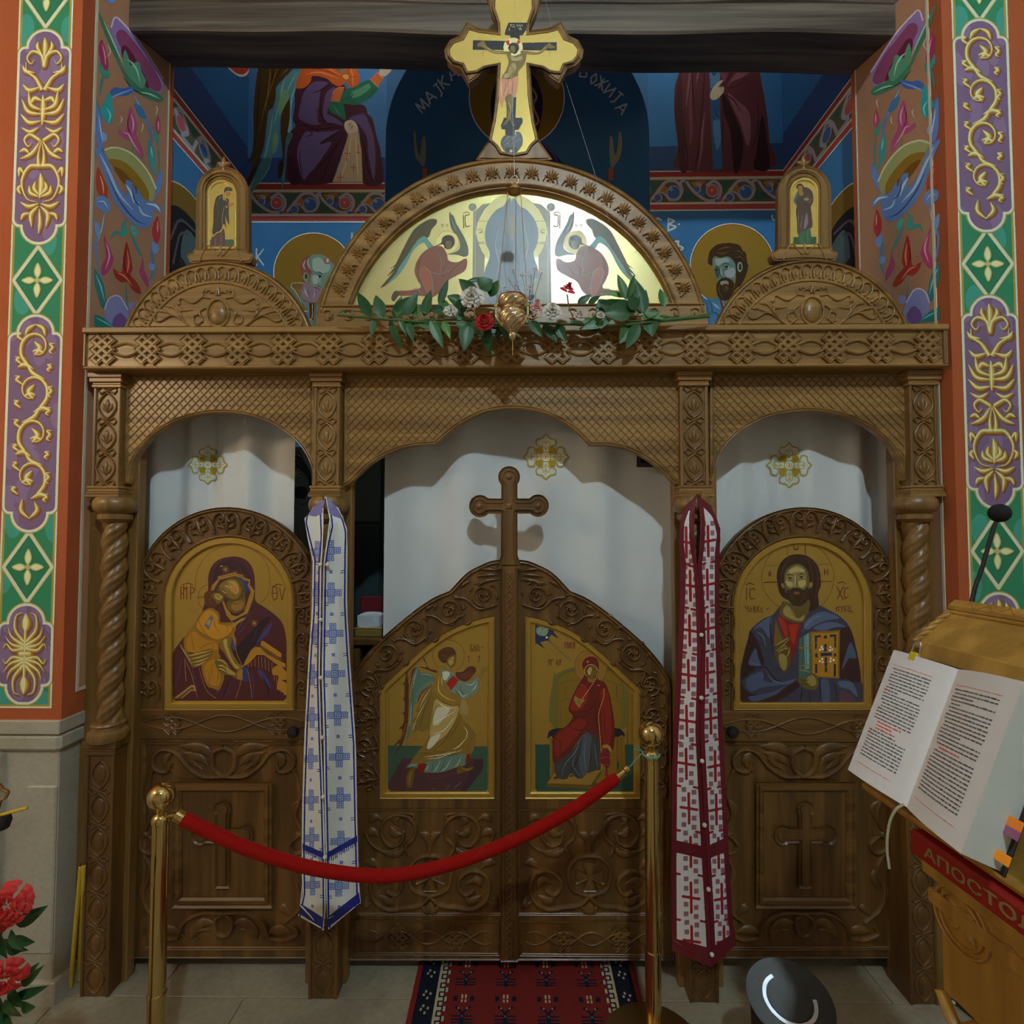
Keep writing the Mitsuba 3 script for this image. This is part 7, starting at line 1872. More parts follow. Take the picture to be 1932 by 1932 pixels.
# ---------------------------------------------------------------- stoles hanging from the inner posts
def edge(pts): p = np.array(pts, float); o = np.argsort(p[:, 1]); p = p[o]; return lambda y: np.interp(y, p[:, 1], p[:, 0])
def stole(label, strips, ops, base, back, buttons, knob, gain, cord):
    k = thing('stole', label, 'stole', None)
    for idx, (fo, fi, y0, y1o, y1i, Yo, Yi, out) in enumerate(strips):
        top = [(fo(y), y) for y in np.linspace(y0, y1o, 40)]; bot = [(fi(y), y) for y in np.linspace(y1i, y0, 40)]
        outline = Polygon(top + bot).buffer(0)
        def Yf(x, y, fo=fo, fi=fi, Yo=Yo, Yi=Yi):
            a, b = fo(y), fi(y); u = np.clip((x - a) / np.where(np.abs(b - a) < 1, 1, b - a), -.2, 1.2); rise = np.clip((y - 940) / 120, 0, 1)
            return lerp(-.052, lerp(Yo, Yi, u), rise) + .006 * np.sin(u * 5 + y / 90.0 + idx) * rise
        def on(v, d=0.0): return np.stack([P(a, b, float(Yf(np.float64(a), np.float64(b))) + d) for a, b in v])
        mine = [(n, c, g.intersection(outline)) for n, c, g in [('cloth', base, outline)] + ops]
        ms = []
        for r in split(outline, 9):
            v, f = trimesh.creation.triangulate_polygon(r, engine='earcut'); ms.append(trimesh.Trimesh(on(v, .004), f, process=False))
        s = part(k, 'strip', ms, pigment(back, gain, 'satin'), smooth=False)
        picture(s, mine, on, gain=gain, gloss='satin', cells=9)
        line = on(np.array(top + bot)[::2], .002); part(s, 'edge_cord', [tube(line, .0022, 6)], pigment(cord, gain, 'satin'))
    for i, (x, y, Y) in enumerate(buttons):
        p = P(x, y, Y); part(k, 'button', [trimesh.creation.icosphere(2, .0068).apply_translation(p)], 'pearl', smooth=True)
    p = P(*knob, -.03); part(k, 'hook', [tube([p + (0, .03, 0), p + (0, -.028, .004), p + (0, -.032, .016)], .004, 8)], 'brass_satin')
    return k
mat('pearl', (0.62, 0.60, 0.54), .2, clearcoat=.6)
b = lambda l: [(540 + x / 2.731, 920 + y / 2.731) for x, y in l]; b2 = lambda l: [(540 + x / 2.375, 1320 + y / 2.375) for x, y in l]
Lo = edge(b([(205, 50), (150, 90), (100, 140), (94, 180), (110, 250), (140, 370), (135, 650), (120, 850), (107, 1092)]) + b2([(85, 150), (75, 450), (72, 700), (75, 870), (52, 975)]))
Li = edge(b([(206, 50), (192, 90), (185, 130), (190, 250), (178, 400), (175, 680), (170, 980)]) + b2([(155, 170), (165, 440), (172, 700), (175, 960), (166, 1030)]))
Ri = edge(b([(206, 50), (222, 130), (230, 200), (207, 300), (194, 400), (190, 680), (186, 980)]) + b2([(170, 170), (174, 440), (180, 700), (182, 960), (190, 1030)]))
Ro = edge(b([(206, 50), (250, 75), (300, 170), (315, 230), (312, 330), (310, 600), (320, 800), (340, 1092)]) + b2([(310, 200), (315, 500), (325, 870), (333, 912)]))
so = []
def sq(x, y, h, kx): return Polygon([(x - h * kx, y - h), (x + h * kx, y - h), (x + h * kx, y + h), (x - h * kx, y + h)])
def cross5(x, y, kx, h=6.6):
    for dx, dy in ((0, 0), (-2, 0), (2, 0), (0, -2), (0, 2)):
        X, Y = x + dx * h * kx, y + dy * h + dx * -.25; so.extend([('cross_weave', '54608a', sq(X, Y, h, kx)), ('cross_weave', '8a92aa', sq(X, Y, h * .72, kx)), ('cross_weave', '54608a', sq(X, Y, h * .55, kx)), ('cross_weave', '9aa0b2', Polygon([(X - h * .28 * kx, Y), (X, Y + h * .28), (X + h * .28 * kx, Y), (X, Y - h * .28)]))])
RC = b([(228, 325), (232, 543), (240, 752), (250, 960)]) + b2([(230, 70), (238, 256), (242, 440), (245, 635), (235, 835)])
LCc = b([(160, 330), (158, 540), (150, 755), (135, 965)]) + b2([(116, 80), (110, 265), (112, 450), (114, 620), (118, 830)])
for i, (x, y) in enumerate(RC):
    cross5(x, y, 1.0); so.append(('cross_weave', '54608a', sq(x + 1, y + 40, 3.2, 1)))
    for d in (20, 24): so.extend([('tick', '2c2c6a', LineString([(Ro(y + d + 18) - 11, y + d + 18), (Ro(y + d + 18) - 3, y + d + 17)]).buffer(.8)), ('tick', '2c2c6a', LineString([(Ri(y + d) + 2, y + d), (Ri(y + d) + 9, y + d - 1)]).buffer(.8))])
for i, (x, y) in enumerate(LCc):
    cross5(x, y, .72); so.append(('cross_weave', '54608a', sq(x, y + 40, 3, .7)))
    for d in (20, 24): so.append(('tick', '2c2c6a', LineString([(Li(y + d) - 9, y + d), (Li(y + d) - 2, y + d)]).buffer(.8)))
navy = '1a1f66'
for f, sgn in ((Lo, 1), (Li, -1), (Ri, 1), (Ro, -1)):
    so.append(('edge_braid', navy, LineString([(f(y) + sgn * 3.2, y) for y in range(952, 1770, 6)]).buffer(1.5)))
def band(x0f, x1f, ya0, ya1, yb0, yb1, nm='fringe_band', col=navy):
    so.append((nm, col, Polygon([(x0f(ya0) - 3, ya0), (x1f(yb0) + 3, yb0), (x1f(yb1) + 3, yb1), (x0f(ya1) - 3, ya1)])))
band(Lo, Li, 1590, 1601, 1611, 1622); band(Ri, Ro, 1611, 1622, 1575, 1587); band(Lo, Li, 1703, 1722, 1735, 1754); band(Ri, Ro, 1733, 1752, 1682, 1700)
rf = random.Random(2)
for (f0, f1, ya, yb) in ((Lo, Li, 1601, 1622), (Ri, Ro, 1622, 1587)):
    for i in range(16):
        t = (i + .5) / 16; y = lerp(ya, yb, t); x = lerp(f0(y), f1(y), t); so.append(('fringe_thread', navy, LineString([(x, y - 1), (x + rf.uniform(-1, 1), y + rf.uniform(3, 8))]).buffer(.8)))
so.append(('lining', '5a5484', Polygon(b([(206, 52), (150, 92), (104, 140), (150, 150), (186, 132)]))))
so.append(('lining', '5a5484', Polygon(b([(206, 52), (222, 132), (250, 150), (285, 160), (250, 80)]))))
stole('long white stole with blue woven crosses and navy fringe, hung on the second post', [(Lo, Li, 938, 1728, 1754, -.035, -.085, 0), (Ri, Ro, 938, 1754, 1703, -.085, -.030, 1)], so, 'a6a8a6', '9a9a98',
      [(*b([(175, 397)])[0], -.09), (*b([(213, 397)])[0], -.085), (*b([(178, 682)])[0], -.09), (*b([(176, 980)])[0], -.092)] + [(*p, -.094) for p in b2([(161, 170), (166, 436), (174, 706)])], (616, 944), 1.75, 'a6a8a6')
d1 = lambda l: [(1240 + x / 2.375, 920 + y / 2.375) for x, y in l]; d2 = lambda l: [(1240 + x / 2.375, 1380 + y / 2.375) for x, y in l]
Mo = edge(d1([(180, 30), (130, 75), (100, 160), (98, 250), (108, 340), (105, 480), (98, 640), (88, 850), (75, 1092)]) + d2([(68, 200), (65, 600), (67, 985)]))
Mi = edge(d1([(181, 30), (170, 70), (160, 130), (162, 250), (180, 350), (188, 480), (196, 700), (193, 900), (188, 1092)]) + d2([(198, 200), (213, 500), (230, 800), (243, 1055)]))
Ni = edge(d1([(181, 30), (188, 70), (198, 150), (195, 250), (182, 350), (192, 480), (200, 700), (198, 900), (194, 1092)]) + d2([(204, 200), (219, 500), (236, 800), (247, 1055)]))
No = edge(d1([(182, 30), (225, 60), (270, 140), (286, 210), (276, 300), (276, 600), (286, 900), (291, 1092)]) + d2([(305, 250), (320, 600), (336, 850), (353, 960)]))
so = []; bur = '4c0c1a'
def bcross(x, y, kx, tilt):
    for dx, dy in ((-10, -16), (10, -14), (-10, 14), (10, 17), (-10, -34), (10, -32), (-10, 32), (10, 34)): so.append(('check', '704a58', sq(x + dx * kx, y + dy + tilt * dx * kx, 4.6, kx)))
    so.extend([('woven_cross', '701420', LineString([(x - .5, y - 28), (x + .5, y + 28)]).buffer(2.6)), ('woven_cross', '701420', LineString([(x - 16 * kx, y - 16 * kx * tilt), (x + 16 * kx, y + 16 * kx * tilt)]).buffer(2.6))])
LB = d1([(130, 245), (148, 440), (145, 640), (140, 840), (132, 1045)]) + d2([(130, 145), (142, 345), (150, 540), (152, 745), (155, 940)]); RB = d1([(228, 240), (225, 435), (228, 632), (225, 830), (240, 1035)]) + d2([(260, 155), (265, 350), (275, 545), (290, 750), (300, 940)])
for x, y in LB: bcross(x, y, .95, .16); so.extend([('woven_stub', '701420', LineString([(Mo(y + 42) + 6, y + 40), (Mo(y + 42) + 15, y + 42)]).buffer(2.4)), ('woven_stub', '701420', LineString([(Mi(y + 42) - 15, y + 44), (Mi(y + 42) - 6, y + 46)]).buffer(2.4))])
for x, y in RB: bcross(x, y, .8, -.2); so.extend([('woven_stub', '701420', LineString([(Ni(y + 42) + 5, y + 45), (Ni(y + 42) + 13, y + 42)]).buffer(2.4)), ('woven_stub', '701420', LineString([(No(y + 42) - 14, y + 40), (No(y + 42) - 6, y + 38)]).buffer(2.4))])
for f, sgn, w in ((Mo, 1, 8.5), (Mi, -1, 7), (Ni, 1, 7), (No, -1, 7.5)): so.append(('border', bur, Polygon([(f(y), y) for y in range(930, 1830, 6)] + [(f(y) + sgn * w, y) for y in range(1824, 925, -6)]).buffer(.4)))
band(Mo, Mi, 1583, 1606, 1598, 1622, 'border', bur); band(Ni, No, 1599, 1623, 1577, 1604, 'border', bur); band(Mo, Mi, 1768, 1796, 1790, 1830, 'border', bur); band(Ni, No, 1790, 1830, 1757, 1786, 'border', bur)
so.append(('border', bur, Polygon(d1([(181, 28), (130, 72), (112, 120), (150, 100), (182, 70), (215, 95), (262, 145), (235, 70)]))))
stole('long white and burgundy checked stole with dark red borders, hung on the third post', [(Mo, Mi, 932, 1794, 1824, -.035, -.085, 0), (Ni, No, 932, 1824, 1783, -.085, -.032, 1)], so, 'a4a4a6', '3c0a14',
      [(*p, -.094) for p in d1([(198, 660), (198, 942)]) + d2([(201, 133), (212, 420), (230, 708), (245, 1000)])], (1316, 937), 1.75, '4c0c1a')
# ---------------------------------------------------------------- brass stanchions and the red rope
def stanchion(label, bx, by, Yb, rb):
    k = thing('stanchion', label, 'stanchion', 'brass rope stanchions'); p = P(bx, by, Yb); x, y, zb = p; n = 40
    part(k, 'ball', [trimesh.creation.icosphere(4, rb).apply_translation((x, y, zb))], 'brass', smooth=True)
    part(k, 'collar', [lathe([(.006, zb - rb * .96), (.012, zb - rb - .004), (.010, zb - rb - .010), (.019, zb - rb - .016), (.023, zb - rb - .024), (.023, zb - rb - .034), (.019, zb - rb - .038)], n, (x, y, 0))], 'brass', smooth=40)
    part(k, 'pole', [lathe([(.0205, .03), (.0205, zb - rb - .036), (0, zb - rb - .036)], n, (x, y, 0))], 'brass', smooth=40)
    part(k, 'sleeve', [lathe([(.0235, .02), (.0235, .30), (.0205, .305)], n, (x, y, 0))], 'brass', smooth=40)
    part(k, 'base', [lathe([(0, 0.0), (.158, 0.0), (.160, .006), (.155, .014), (.10, .020), (.04, .026), (.028, .034), (.0, .034)], 64, (x, y, 0))], 'brass_satin', smooth=40)
    return k, p
SR, pr = stanchion('brass stanchion with a ball top at the right end of the red rope', 1228, 1384, -.175, .0365)
SL, pl = stanchion('brass stanchion with a ball top at the left end of the red rope', 305, 1502, -.33, .0345)
fabric('velvet', (0.26, 0.003, 0.0015), .10, .9, 1.0, 500)
rp = [(346, 1545), (400, 1571), (460, 1598), (530, 1622), (600, 1640), (690, 1652), (760, 1650), (840, 1633), (920, 1606), (1000, 1571), (1080, 1527), (1140, 1485), (1166, 1466)]
Yr = lambda x: lerp(-.335, -.20, (x - 340) / 840)
rpts = catmull([P(x, y, Yr(x)) for x, y in rp], 8)
rope = thing('barrier_rope', 'sagging red velvet rope hung between the two brass stanchions', 'rope')
rr = np.full(len(rpts), .0178); rr[-5:] = [.0178, .0175, .016, .015, .013]
part(rope, 'velvet_sleeve', [tube(rpts, rr, 18)], 'velvet', smooth=50)
def capsule(a, c, r, rb=None): return tube(np.array([a + (c - a) * t for t in (0, .06, .12, .9, 1.0)]), np.array([.7, .95, 1, 1, .95]) * r, 20)
e0 = P(331, 1536, Yr(331)); part(rope, 'ferrule', [capsule(e0, rpts[0] + (rpts[1] - rpts[0]) * .5, .0165)], 'brass', smooth=40)
e1, e2 = P(1178, 1456, -.197), P(1184, 1451, -.196); part(rope, 'ferrule', [capsule(rpts[-1] - (rpts[-1] - rpts[-3]) * .3, e1, .012)], 'brass', smooth=40); part(rope, 'end_ball', [trimesh.creation.icosphere(3, .0115).apply_translation(P(1182, 1451, -.197))], 'brass', smooth=True)
part(rope, 'hook', [tube([e0, lerp(e0, pl + (0, 0, -.06), .5), pl + (.018, 0, -.058)], .005, 8)], 'brass')
st = P(1214, 1418, -.205); part(rope, 'string', [tube([e2, lerp(e2, st, .5), st], .0016, 6), trimesh.creation.torus(.0245, .0028).apply_translation((pr[0], pr[1], pr[2] - .062)), tube([st, st + (-.03, -.01, .012)], .0013, 5), tube([st, st + (-.025, -.012, .022)], .0013, 5)], pigment('4a8c84', 1.3, 'satin'), label='pale green string tied round the post')
# ---------------------------------------------------------------- patterned rug
rug = thing('rug', 'red and navy patterned rug on the marble floor before the royal doors', 'rug')
rx0, rx1 = PZ(792, 1814, 0)[0], PZ(1192, 1814, 0)[0]; ry1, ry0 = PZ(960, 1813, 0)[1], -1.05
part(rug, 'base', [bbox(rx0, rx1, ry0, ry1, .0005, .008, .003)], pigment('5c1414', 1.5, 'matt'))
rw = rx1 - rx0; ro = [('border_edge', '6a1818', sbox(rx0, ry0, rx1, ry1)), ('navy_border', '0c1020', sbox(rx0 + .018, ry0, rx1 - .018, ry1))]
ro += [('ivory_line', '9a8c74', sbox(rx0 + .022, ry0, rx0 + .026, ry1)), ('ivory_line', '9a8c74', sbox(rx1 - .026, ry0, rx1 - .022, ry1))] if False else []
def zig(x, s):
    pts = []; y = ry1; i = 0
    while y > ry0: pts += [(x + s * (.016 if i % 2 else 0), y), (x + s * (.016 if i % 2 else 0), y - .017)]; y -= .017; i += 1
    return pts
for s, x in ((1, rx0 + .092), (-1, rx1 - .092)):
    z_ = zig(x, s); ro.append(('ivory_zigzag', '9c9076', LineString(z_).buffer(.011, join_style=2)))
zl, zr_ = zig(rx0 + .106, 1), zig(rx1 - .106, -1); ro.append(('red_field', '601a18', Polygon(zl + zr_[::-1]).buffer(0)))
for s, x in ((1, rx0 + .098), (-1, rx1 - .098)): ro.append(('navy_zigzag', '10142a', LineString(zig(x - s * .006, s)).buffer(.0025, join_style=2)))
row = 0; y = ry1 - .012
while y > ry0 + .02:
    n = 4
    for i in range(n):
        x = lerp(rx0 + .175, rx1 - .175, i / (n - 1))
        if row % 2 == 1:
            for m in (1, -1):
                ro.append(('navy_motif', '0e1226', Polygon([(x, y - .02), (x + m * .012, y - .004), (x + m * .026, y + .006), (x + m * .022, y + .014), (x + m * .010, y + .004), (x, y - .008)])))
                for d in (0, .012, .022): ro.append(('navy_motif', '0e1226', sbox(*sorted((x + m * .004, x + m * .034))[:1], y - .024 - d, sorted((x + m * .004, x + m * .034))[1], y - .019 - d)))
                ro.append(('ivory_dot', '9a8c74', Point(x + m * .014, y + .005).buffer(.0028)))
            ro.append(('navy_motif', '0e1226', sbox(x - .006, y - .05, x + .006, y - .014))); ro.append(('green_dot', '3a5a44', Point(x, y - .022).buffer(.004)))
        else:
            for m in (1, -1): ro += [('ivory_dot', '9a8c74', sbox(x + m * .006 - .003, y - .012, x + m * .006 + .003, y + .002)), ('ivory_dot', '9a8c74', sbox(x + m * .006 - .003, y - .026, x + m * .006 + .003, y - .016)), ('navy_motif', '0e1226', sbox(x + m * .028 - .007, y - .022, x + m * .028 + .007, y - .004))]
    for s in (rx0 + .05, rx1 - .05):
        for m, h in ((-.010, 0), (.004, -.012), (-.004, .012), (.012, .004)): ro += [('ivory_dot', '948a74', sbox(s + m - .0035, y + h - .005, s + m + .0035, y + h + .004))]
    y -= .082 if row % 2 else .052; row += 1
picture(rug, ro, lambda v: np.c_[v[:, 0], v[:, 1], np.full(len(v), .0084)], clip=sbox(rx0 + .003, ry0, rx1 - .003, ry1 - .003), gain=1.25, gloss='matt', simp=.0002)
# ---------------------------------------------------------------- small black tower device with a chrome ring
dev = thing('tower_fan', 'small black tower device with a tilted round top and a chrome ring, on the floor', 'device')
mat('black_gloss', (0.010, 0.010, 0.012), .4, clearcoat=.15); mat('chrome_ring', (0.62, 0.66, 0.78), .28, metallic=1.0)
Yd_ = -.36; c0 = P(1490, 1886, Yd_); R = .104
nrm = np.array([-.30, -.62, .72]); nrm /= np.linalg.norm(nrm); ua = np.cross([0, 0, 1], nrm); ua /= np.linalg.norm(ua); ub = np.cross(nrm, ua)
def disc(r, h0, h1, n=48, ri=0, a0=0, a1=2 * np.pi, sq=.80):
    a = np.linspace(a0, a1, n); f = lambda rr, h: c0 + nrm * h + rr * (np.cos(a)[:, None] * ua + sq * np.sin(a)[:, None] * ub) ; rings = [f(ri, h0), f(r, h0), f(r, h1), f(ri, h1)]
    v = np.vstack(rings); q = []
    for i in range(3):
        for j in range(n - 1): q.append([i * n + j, i * n + j + 1, (i + 1) * n + j + 1, (i + 1) * n + j])
    q = np.array(q); return trimesh.Trimesh(v, np.vstack([q[:, [0, 1, 2]], q[:, [0, 2, 3]]]), process=False)
part(dev, 'top', [disc(R, -.012, 0), disc(R * .97, 0, .003, ri=0)], 'black_gloss', smooth=40)
part(dev, 'control_ring', [disc(R * .62, .003, .0075, 60, R * .53, -4.0, 0.35)], 'chrome_ring', smooth=40, label='chrome ring arc')
part(dev, 'dial', [disc(R * .50, .003, .006)], 'black_gloss', smooth=40)
part(dev, 'led', [trimesh.creation.icosphere(1, .0022).apply_translation(c0 + nrm * .004 - ua * R * .70 + ub * R * .16)], pigment('d0301c', 1, 'satin'))
an = np.arange(40) * 2 * np.pi / 40; tp = c0 - nrm * .012 + (R * .93) * (np.cos(an)[:, None] * ua + .80 * np.sin(an)[:, None] * ub); bt = tp.copy(); bt[:, 2] = .012; bt[:, :2] = c0[:2] + (tp[:, :2] - c0[:2]) * .9
v = np.vstack([tp, bt]); j = np.arange(40); kk = (j + 1) % 40
part(dev, 'column', [trimesh.Trimesh(v, np.vstack([np.c_[j, j + 40, kk + 40], np.c_[j, kk + 40, kk]]), process=False)], 'black_gloss', smooth=40)
part(dev, 'foot', [lathe([(0, 0), (R * .95, 0), (R * .95, .010), (R * .8, .014), (0, .014)], 40, (c0[0], c0[1], 0))], 'black_gloss', smooth=30)
# ---------------------------------------------------------------- candles leaning in the corner, cables
for i, (bp, tpx, lb) in enumerate((((133, 1862), (152, 1636), 'longer thin yellow candle leaning in the corner by the left pier, nearer the pier'), ((150, 1848), (158, 1634), 'thin yellow candle leaning against the leftmost post, right of the other candle'))):
    k = thing('taper_candle', lb, 'candle', 'thin yellow candles'); q = PZ(*bp, .006); t = P(*tpx, -.022); part(k, 'wax_stick', [tube([q, t], [.0068, .0058], 10)], 'wax', smooth=40); part(k, 'wick', [tube([t, t + (0.001, 0, .012)], .0011, 5)], 'black_metal')
k = thing('cable', 'white cable running on the floor from the right side door to the lectern', 'cable'); part(k, 'wire', [tube(catmull([PZ(x, y, .006) for x, y in ((1684, 1819), (1700, 1840), (1730, 1858), (1775, 1880), (1830, 1905))], 6), .0048, 8)], pigment('a0a098', 1.6, 'satin'), smooth=40)
k = thing('cable', 'black cable on the floor beside the white one', 'cable'); part(k, 'wire', [tube(catmull([PZ(x, y, .006) for x, y in ((1706, 1823), (1728, 1842), (1760, 1862), (1800, 1890), (1850, 1930))], 6), .0055, 8)], 'black_metal', smooth=40)
# ---------------------------------------------------------------- lectern with the open book
BO = np.array([.681, -.861, 1.084]); ph, th = math.radians(-86.1), math.radians(66.5)
BA = np.array([math.cos(ph), math.sin(ph), 0]); BN = np.array([-math.sin(ph), math.cos(ph), 0]); BB = BN * math.cos(th) + np.array([0, 0, 1]) * math.sin(th); BNRM = np.cross(BA, BB)
def BK(u, v, w=0.0): return BO + BA * np.asarray(u)[..., None] + BB * np.asarray(v)[..., None] + BNRM * np.asarray(w)[..., None]
def plate(u0, u1, v0, v1, w0, w1, b=.003, fr=None):
    m = bbox(u0, u1, v0, v1, w0, w1, b); v = m.vertices; f = fr or BK; return trimesh.Trimesh(f(v[:, 0], v[:, 1], v[:, 2]), m.faces, process=False)
PW, PH = .129, .250
bk = thing('open_book', 'large open service book with printed pages on the lectern', 'book')
mat('paper', (0.66, 0.67, 0.70), .8); mat('paper_edge', (0.50, 0.53, 0.50), .8)
def page_w(u): u = np.asarray(u); return np.where(u < 0, .012 * np.sin(np.clip(-u / PW, 0, 1) * 2.6) + .004, u * .40 + .012 * np.sin(np.clip(u / .165, 0, 1) * 2.6) + .002)
def sheet(u0, u1, n, off=0.0):
    us = np.linspace(u0, u1, n); vs = np.linspace(0, PH, 9); U, V = np.meshgrid(us, vs); v = BK(U.ravel(), V.ravel(), (page_w(U) + off).ravel()); i, j = np.meshgrid(np.arange(8), np.arange(n - 1), indexing='ij'); q = np.stack([i * n + j, i * n + j + 1, (i + 1) * n + j + 1, (i + 1) * n + j], -1).reshape(-1, 4)
    return trimesh.Trimesh(v, np.vstack([q[:, [0, 1, 2]], q[:, [0, 2, 3]]]), process=False)
def block(u0, u1, bottom):
    n = 24; us = np.linspace(u0, u1, n); ms = []
    for vv in (0, PH):
        v = np.vstack([BK(us, us * 0 + vv, page_w(us) - .0008), BK(us, us * 0 + vv, us * 0 + bottom + (np.maximum(us, 0) * .30 if u1 > 0 else 0))]); j = np.arange(n - 1); ms.append(trimesh.Trimesh(v, np.vstack([np.c_[j, j + 1, j + 1 + n], np.c_[j, j + 1 + n, j + n]]), process=False))
    e = u0 if abs(u0) > abs(u1) else u1; w = float(page_w(e)); v = BK(np.array([e, e, e + .006, e + .006]), np.array([0, PH, PH, 0]), np.array([w, w, bottom + max(e, 0) * .30, bottom + max(e, 0) * .30])); ms.append(trimesh.Trimesh(v, np.array([[0, 1, 2], [0, 2, 3]]), process=False))
    return ms
pgl = part(bk, 'page', [sheet(-PW, 0, 24)], 'paper', smooth=True); pgr = part(bk, 'page', [sheet(0, .168, 30)], 'paper', smooth=True)
part(bk, 'page_block', block(-PW, 0, -.010), 'paper_edge'); part(bk, 'page_block', block(0, .168, -.030), 'paper_edge')
part(bk, 'cover', [plate(-PW - .004, .0, -.004, PH + .004, -.014, -.0105, .001), trimesh.Trimesh(BK((q := bbox(0, .182, -.004, PH + .004, -.0345, -.0305, .001)).vertices[:, 0], q.vertices[:, 1], q.vertices[:, 2] + q.vertices[:, 0] * .30), q.faces, process=False)], 'black_gloss')
def print_(page, rows, nm, bs):
    rg = random.Random(len(nm) + len(rows)); V, F, n = [], [], 0
    for u0, u1, v, h in rows:
        u = u0
        while u < u1 - .001:
            L = min(rg.uniform(.0035, .0115), u1 - u); hh = h * rg.uniform(.8, 1.1); us = np.array([u, u + L / 2, u + L]); up = np.r_[us, us[::-1]]; vp = np.r_[[v] * 3, [v + hh] * 3]
            V.append(BK(up, vp, page_w(up) + .0005)); F += [(n, n + 1, n + 4), (n, n + 4, n + 5), (n + 1, n + 2, n + 3), (n + 1, n + 3, n + 4)]; n += 6; u += L + rg.uniform(.0012, .0024)
    part(page, nm, trimesh.Trimesh(np.vstack(V), np.array(F), process=False), bs, smooth=False, kind='stuff')
rg = random.Random(8); INK, RED = pigment('4c5058', 1.2, 'matt'), pigment('b04a40', 1.5, 'matt')
def column(u0, u1, v1, v0, reds, step=.0062):
    ink, red, v = [], [], v1; i = 0
    while v > v0:
        end = u1 if rg.random() > .13 else lerp(u0, u1, rg.uniform(.3, .8)); st = u0 + (.006 if rg.random() < .2 else 0)
        if i in reds: red.append((lerp(u0, u1, .16), lerp(u0, u1, .6 + .1 * (i % 3)), v, .0026))
        else: ink.append((st, end, v, .0023)); (red.append((u0 - .001, u0 + .006, v, .003)) if rg.random() < .07 else None)
        v -= step; i += 1
    return ink, red
k1, r1 = column(-.112, -.030, .214, .035, (17, 18, 19)); k2, r2 = column(.018, .140, .214, .035, (16,))
print_(pgl, k1, 'printed_text', INK); print_(pgl, r1 + [(-.112, -.030, .222, .0009), (-.112, -.030, .024, .0009)], 'red_print', RED); print_(pgr, k2, 'printed_text', INK); print_(pgr, r2 + [(.016, .142, .222, .0009), (.016, .142, .024, .0009)], 'red_print', RED)
for x, v, c, l in ((-PW - .004, .075, 'd0504c', 'small red page tab'),): part(bk, 'page_tab', [plate(x - .006, x + .004, v, v + .018, -.003, -.002, .0004)], pigment(c, 1.4, 'satin'), label=l)
for v, c, l in ((.060, 'c87020', 'orange page tab'), (.048, '7a4a68', 'mauve page tab'), (.012, 'd08018', 'wide orange page tab')): part(bk, 'page_tab', [plate(.168, .192, v, v + .014, .034, .035, .0004)], pigment(c, 1.4, 'satin'), label=l)
part(bk, 'ribbon', [tube(catmull([BK(-.004, .002, .004), BK(-.006, -.012, .012), BK(-.012, -.03, .012) - (0, 0, .01), BK(-.014, -.03, .016) - (0, 0, .05), BK(-.010, -.03, .016) - (0, 0, .085)], 6), .0022, 6)], pigment('8c8a78', 1.3, 'satin'), label='woven ribbon marker')
cl = thing('binder_clip', 'small yellow clip holding the top of the left page of the open book', 'clip'); part(cl, 'jaw', [plate(-.088, -.070, PH - .012, PH + .006, .008, .016, .002)], pigment('a89820', 1.3, 'satin')); part(cl, 'handle', [tube(catmull([BK(-.088, PH + .004, .012), BK(-.085, PH + .022, .014), BK(-.078, PH + .028, .014), BK(-.072, PH + .022, .014), BK(-.070, PH + .004, .012)], 4), .0012, 6)], 'chrome_ring')
# desk
lec = thing('lectern', 'honey-coloured carved wooden lectern with a sloping top at the right edge', 'lectern')
part(lec, 'desk_board', [plate(-.125, .42, -.010, PH + .04, -.060, -.036, .004)], WL)
part(lec, 'ledge', [plate(-.122, .30, -.020, -.006, -.060, -.016, .005), plate(-.124, .31, -.024, -.004, -.046, -.034, .005)], WL)
twist = lambda a, c, r, nt: [tube(np.array([a + (c - a) * t + r * .45 * (np.cos(nt * t + q) * BNRM + np.sin(nt * t + q) * np.cross((c - a) / np.linalg.norm(c - a), BNRM)) for t in np.linspace(0, 1, 90)]), r * .62, 8) for q in (0, np.pi)]
part(lec, 'rope_moulding', twist(BK(.215, -.05, -.028), BK(.215, PH + .03, -.028), .013, 44), WL, smooth=50)
HB0 = BK(-.150, PH + .03, -.048); up2 = BN * math.cos(math.radians(38)) + np.array([0, 0, 1]) * math.sin(math.radians(38)); nr2 = np.cross(BA, up2)
HK = lambda u, v, w: HB0 + BA * np.asarray(u)[..., None] + up2 * np.asarray(v)[..., None] + nr2 * np.asarray(w)[..., None]
part(lec, 'head_board', [plate(0, .55, -.01, .105, -.012, .008, .003, HK)], WL); part(lec, 'head_moulding', [plate(-.006, .56, .100, .128, -.016, .018, .005, HK), plate(-.002, .56, .092, .100, -.01, .012, .002, HK)], WL)
part(lec, 'rope_moulding', twist(HK(.004, 0, .010), HK(.004, .095, .010), .007, 16), WL, smooth=50)
for i in range(14): part(lec, 'notch_carving', [relief([(0, 0), (0, 1)], .1, .1, 0)] if False else [tube([HK(.02 + .038 * i, .106, .018), HK(.036 + .038 * i, .122, .018), HK(.052 + .038 * i, .106, .018)], .0022, 5)], WL)
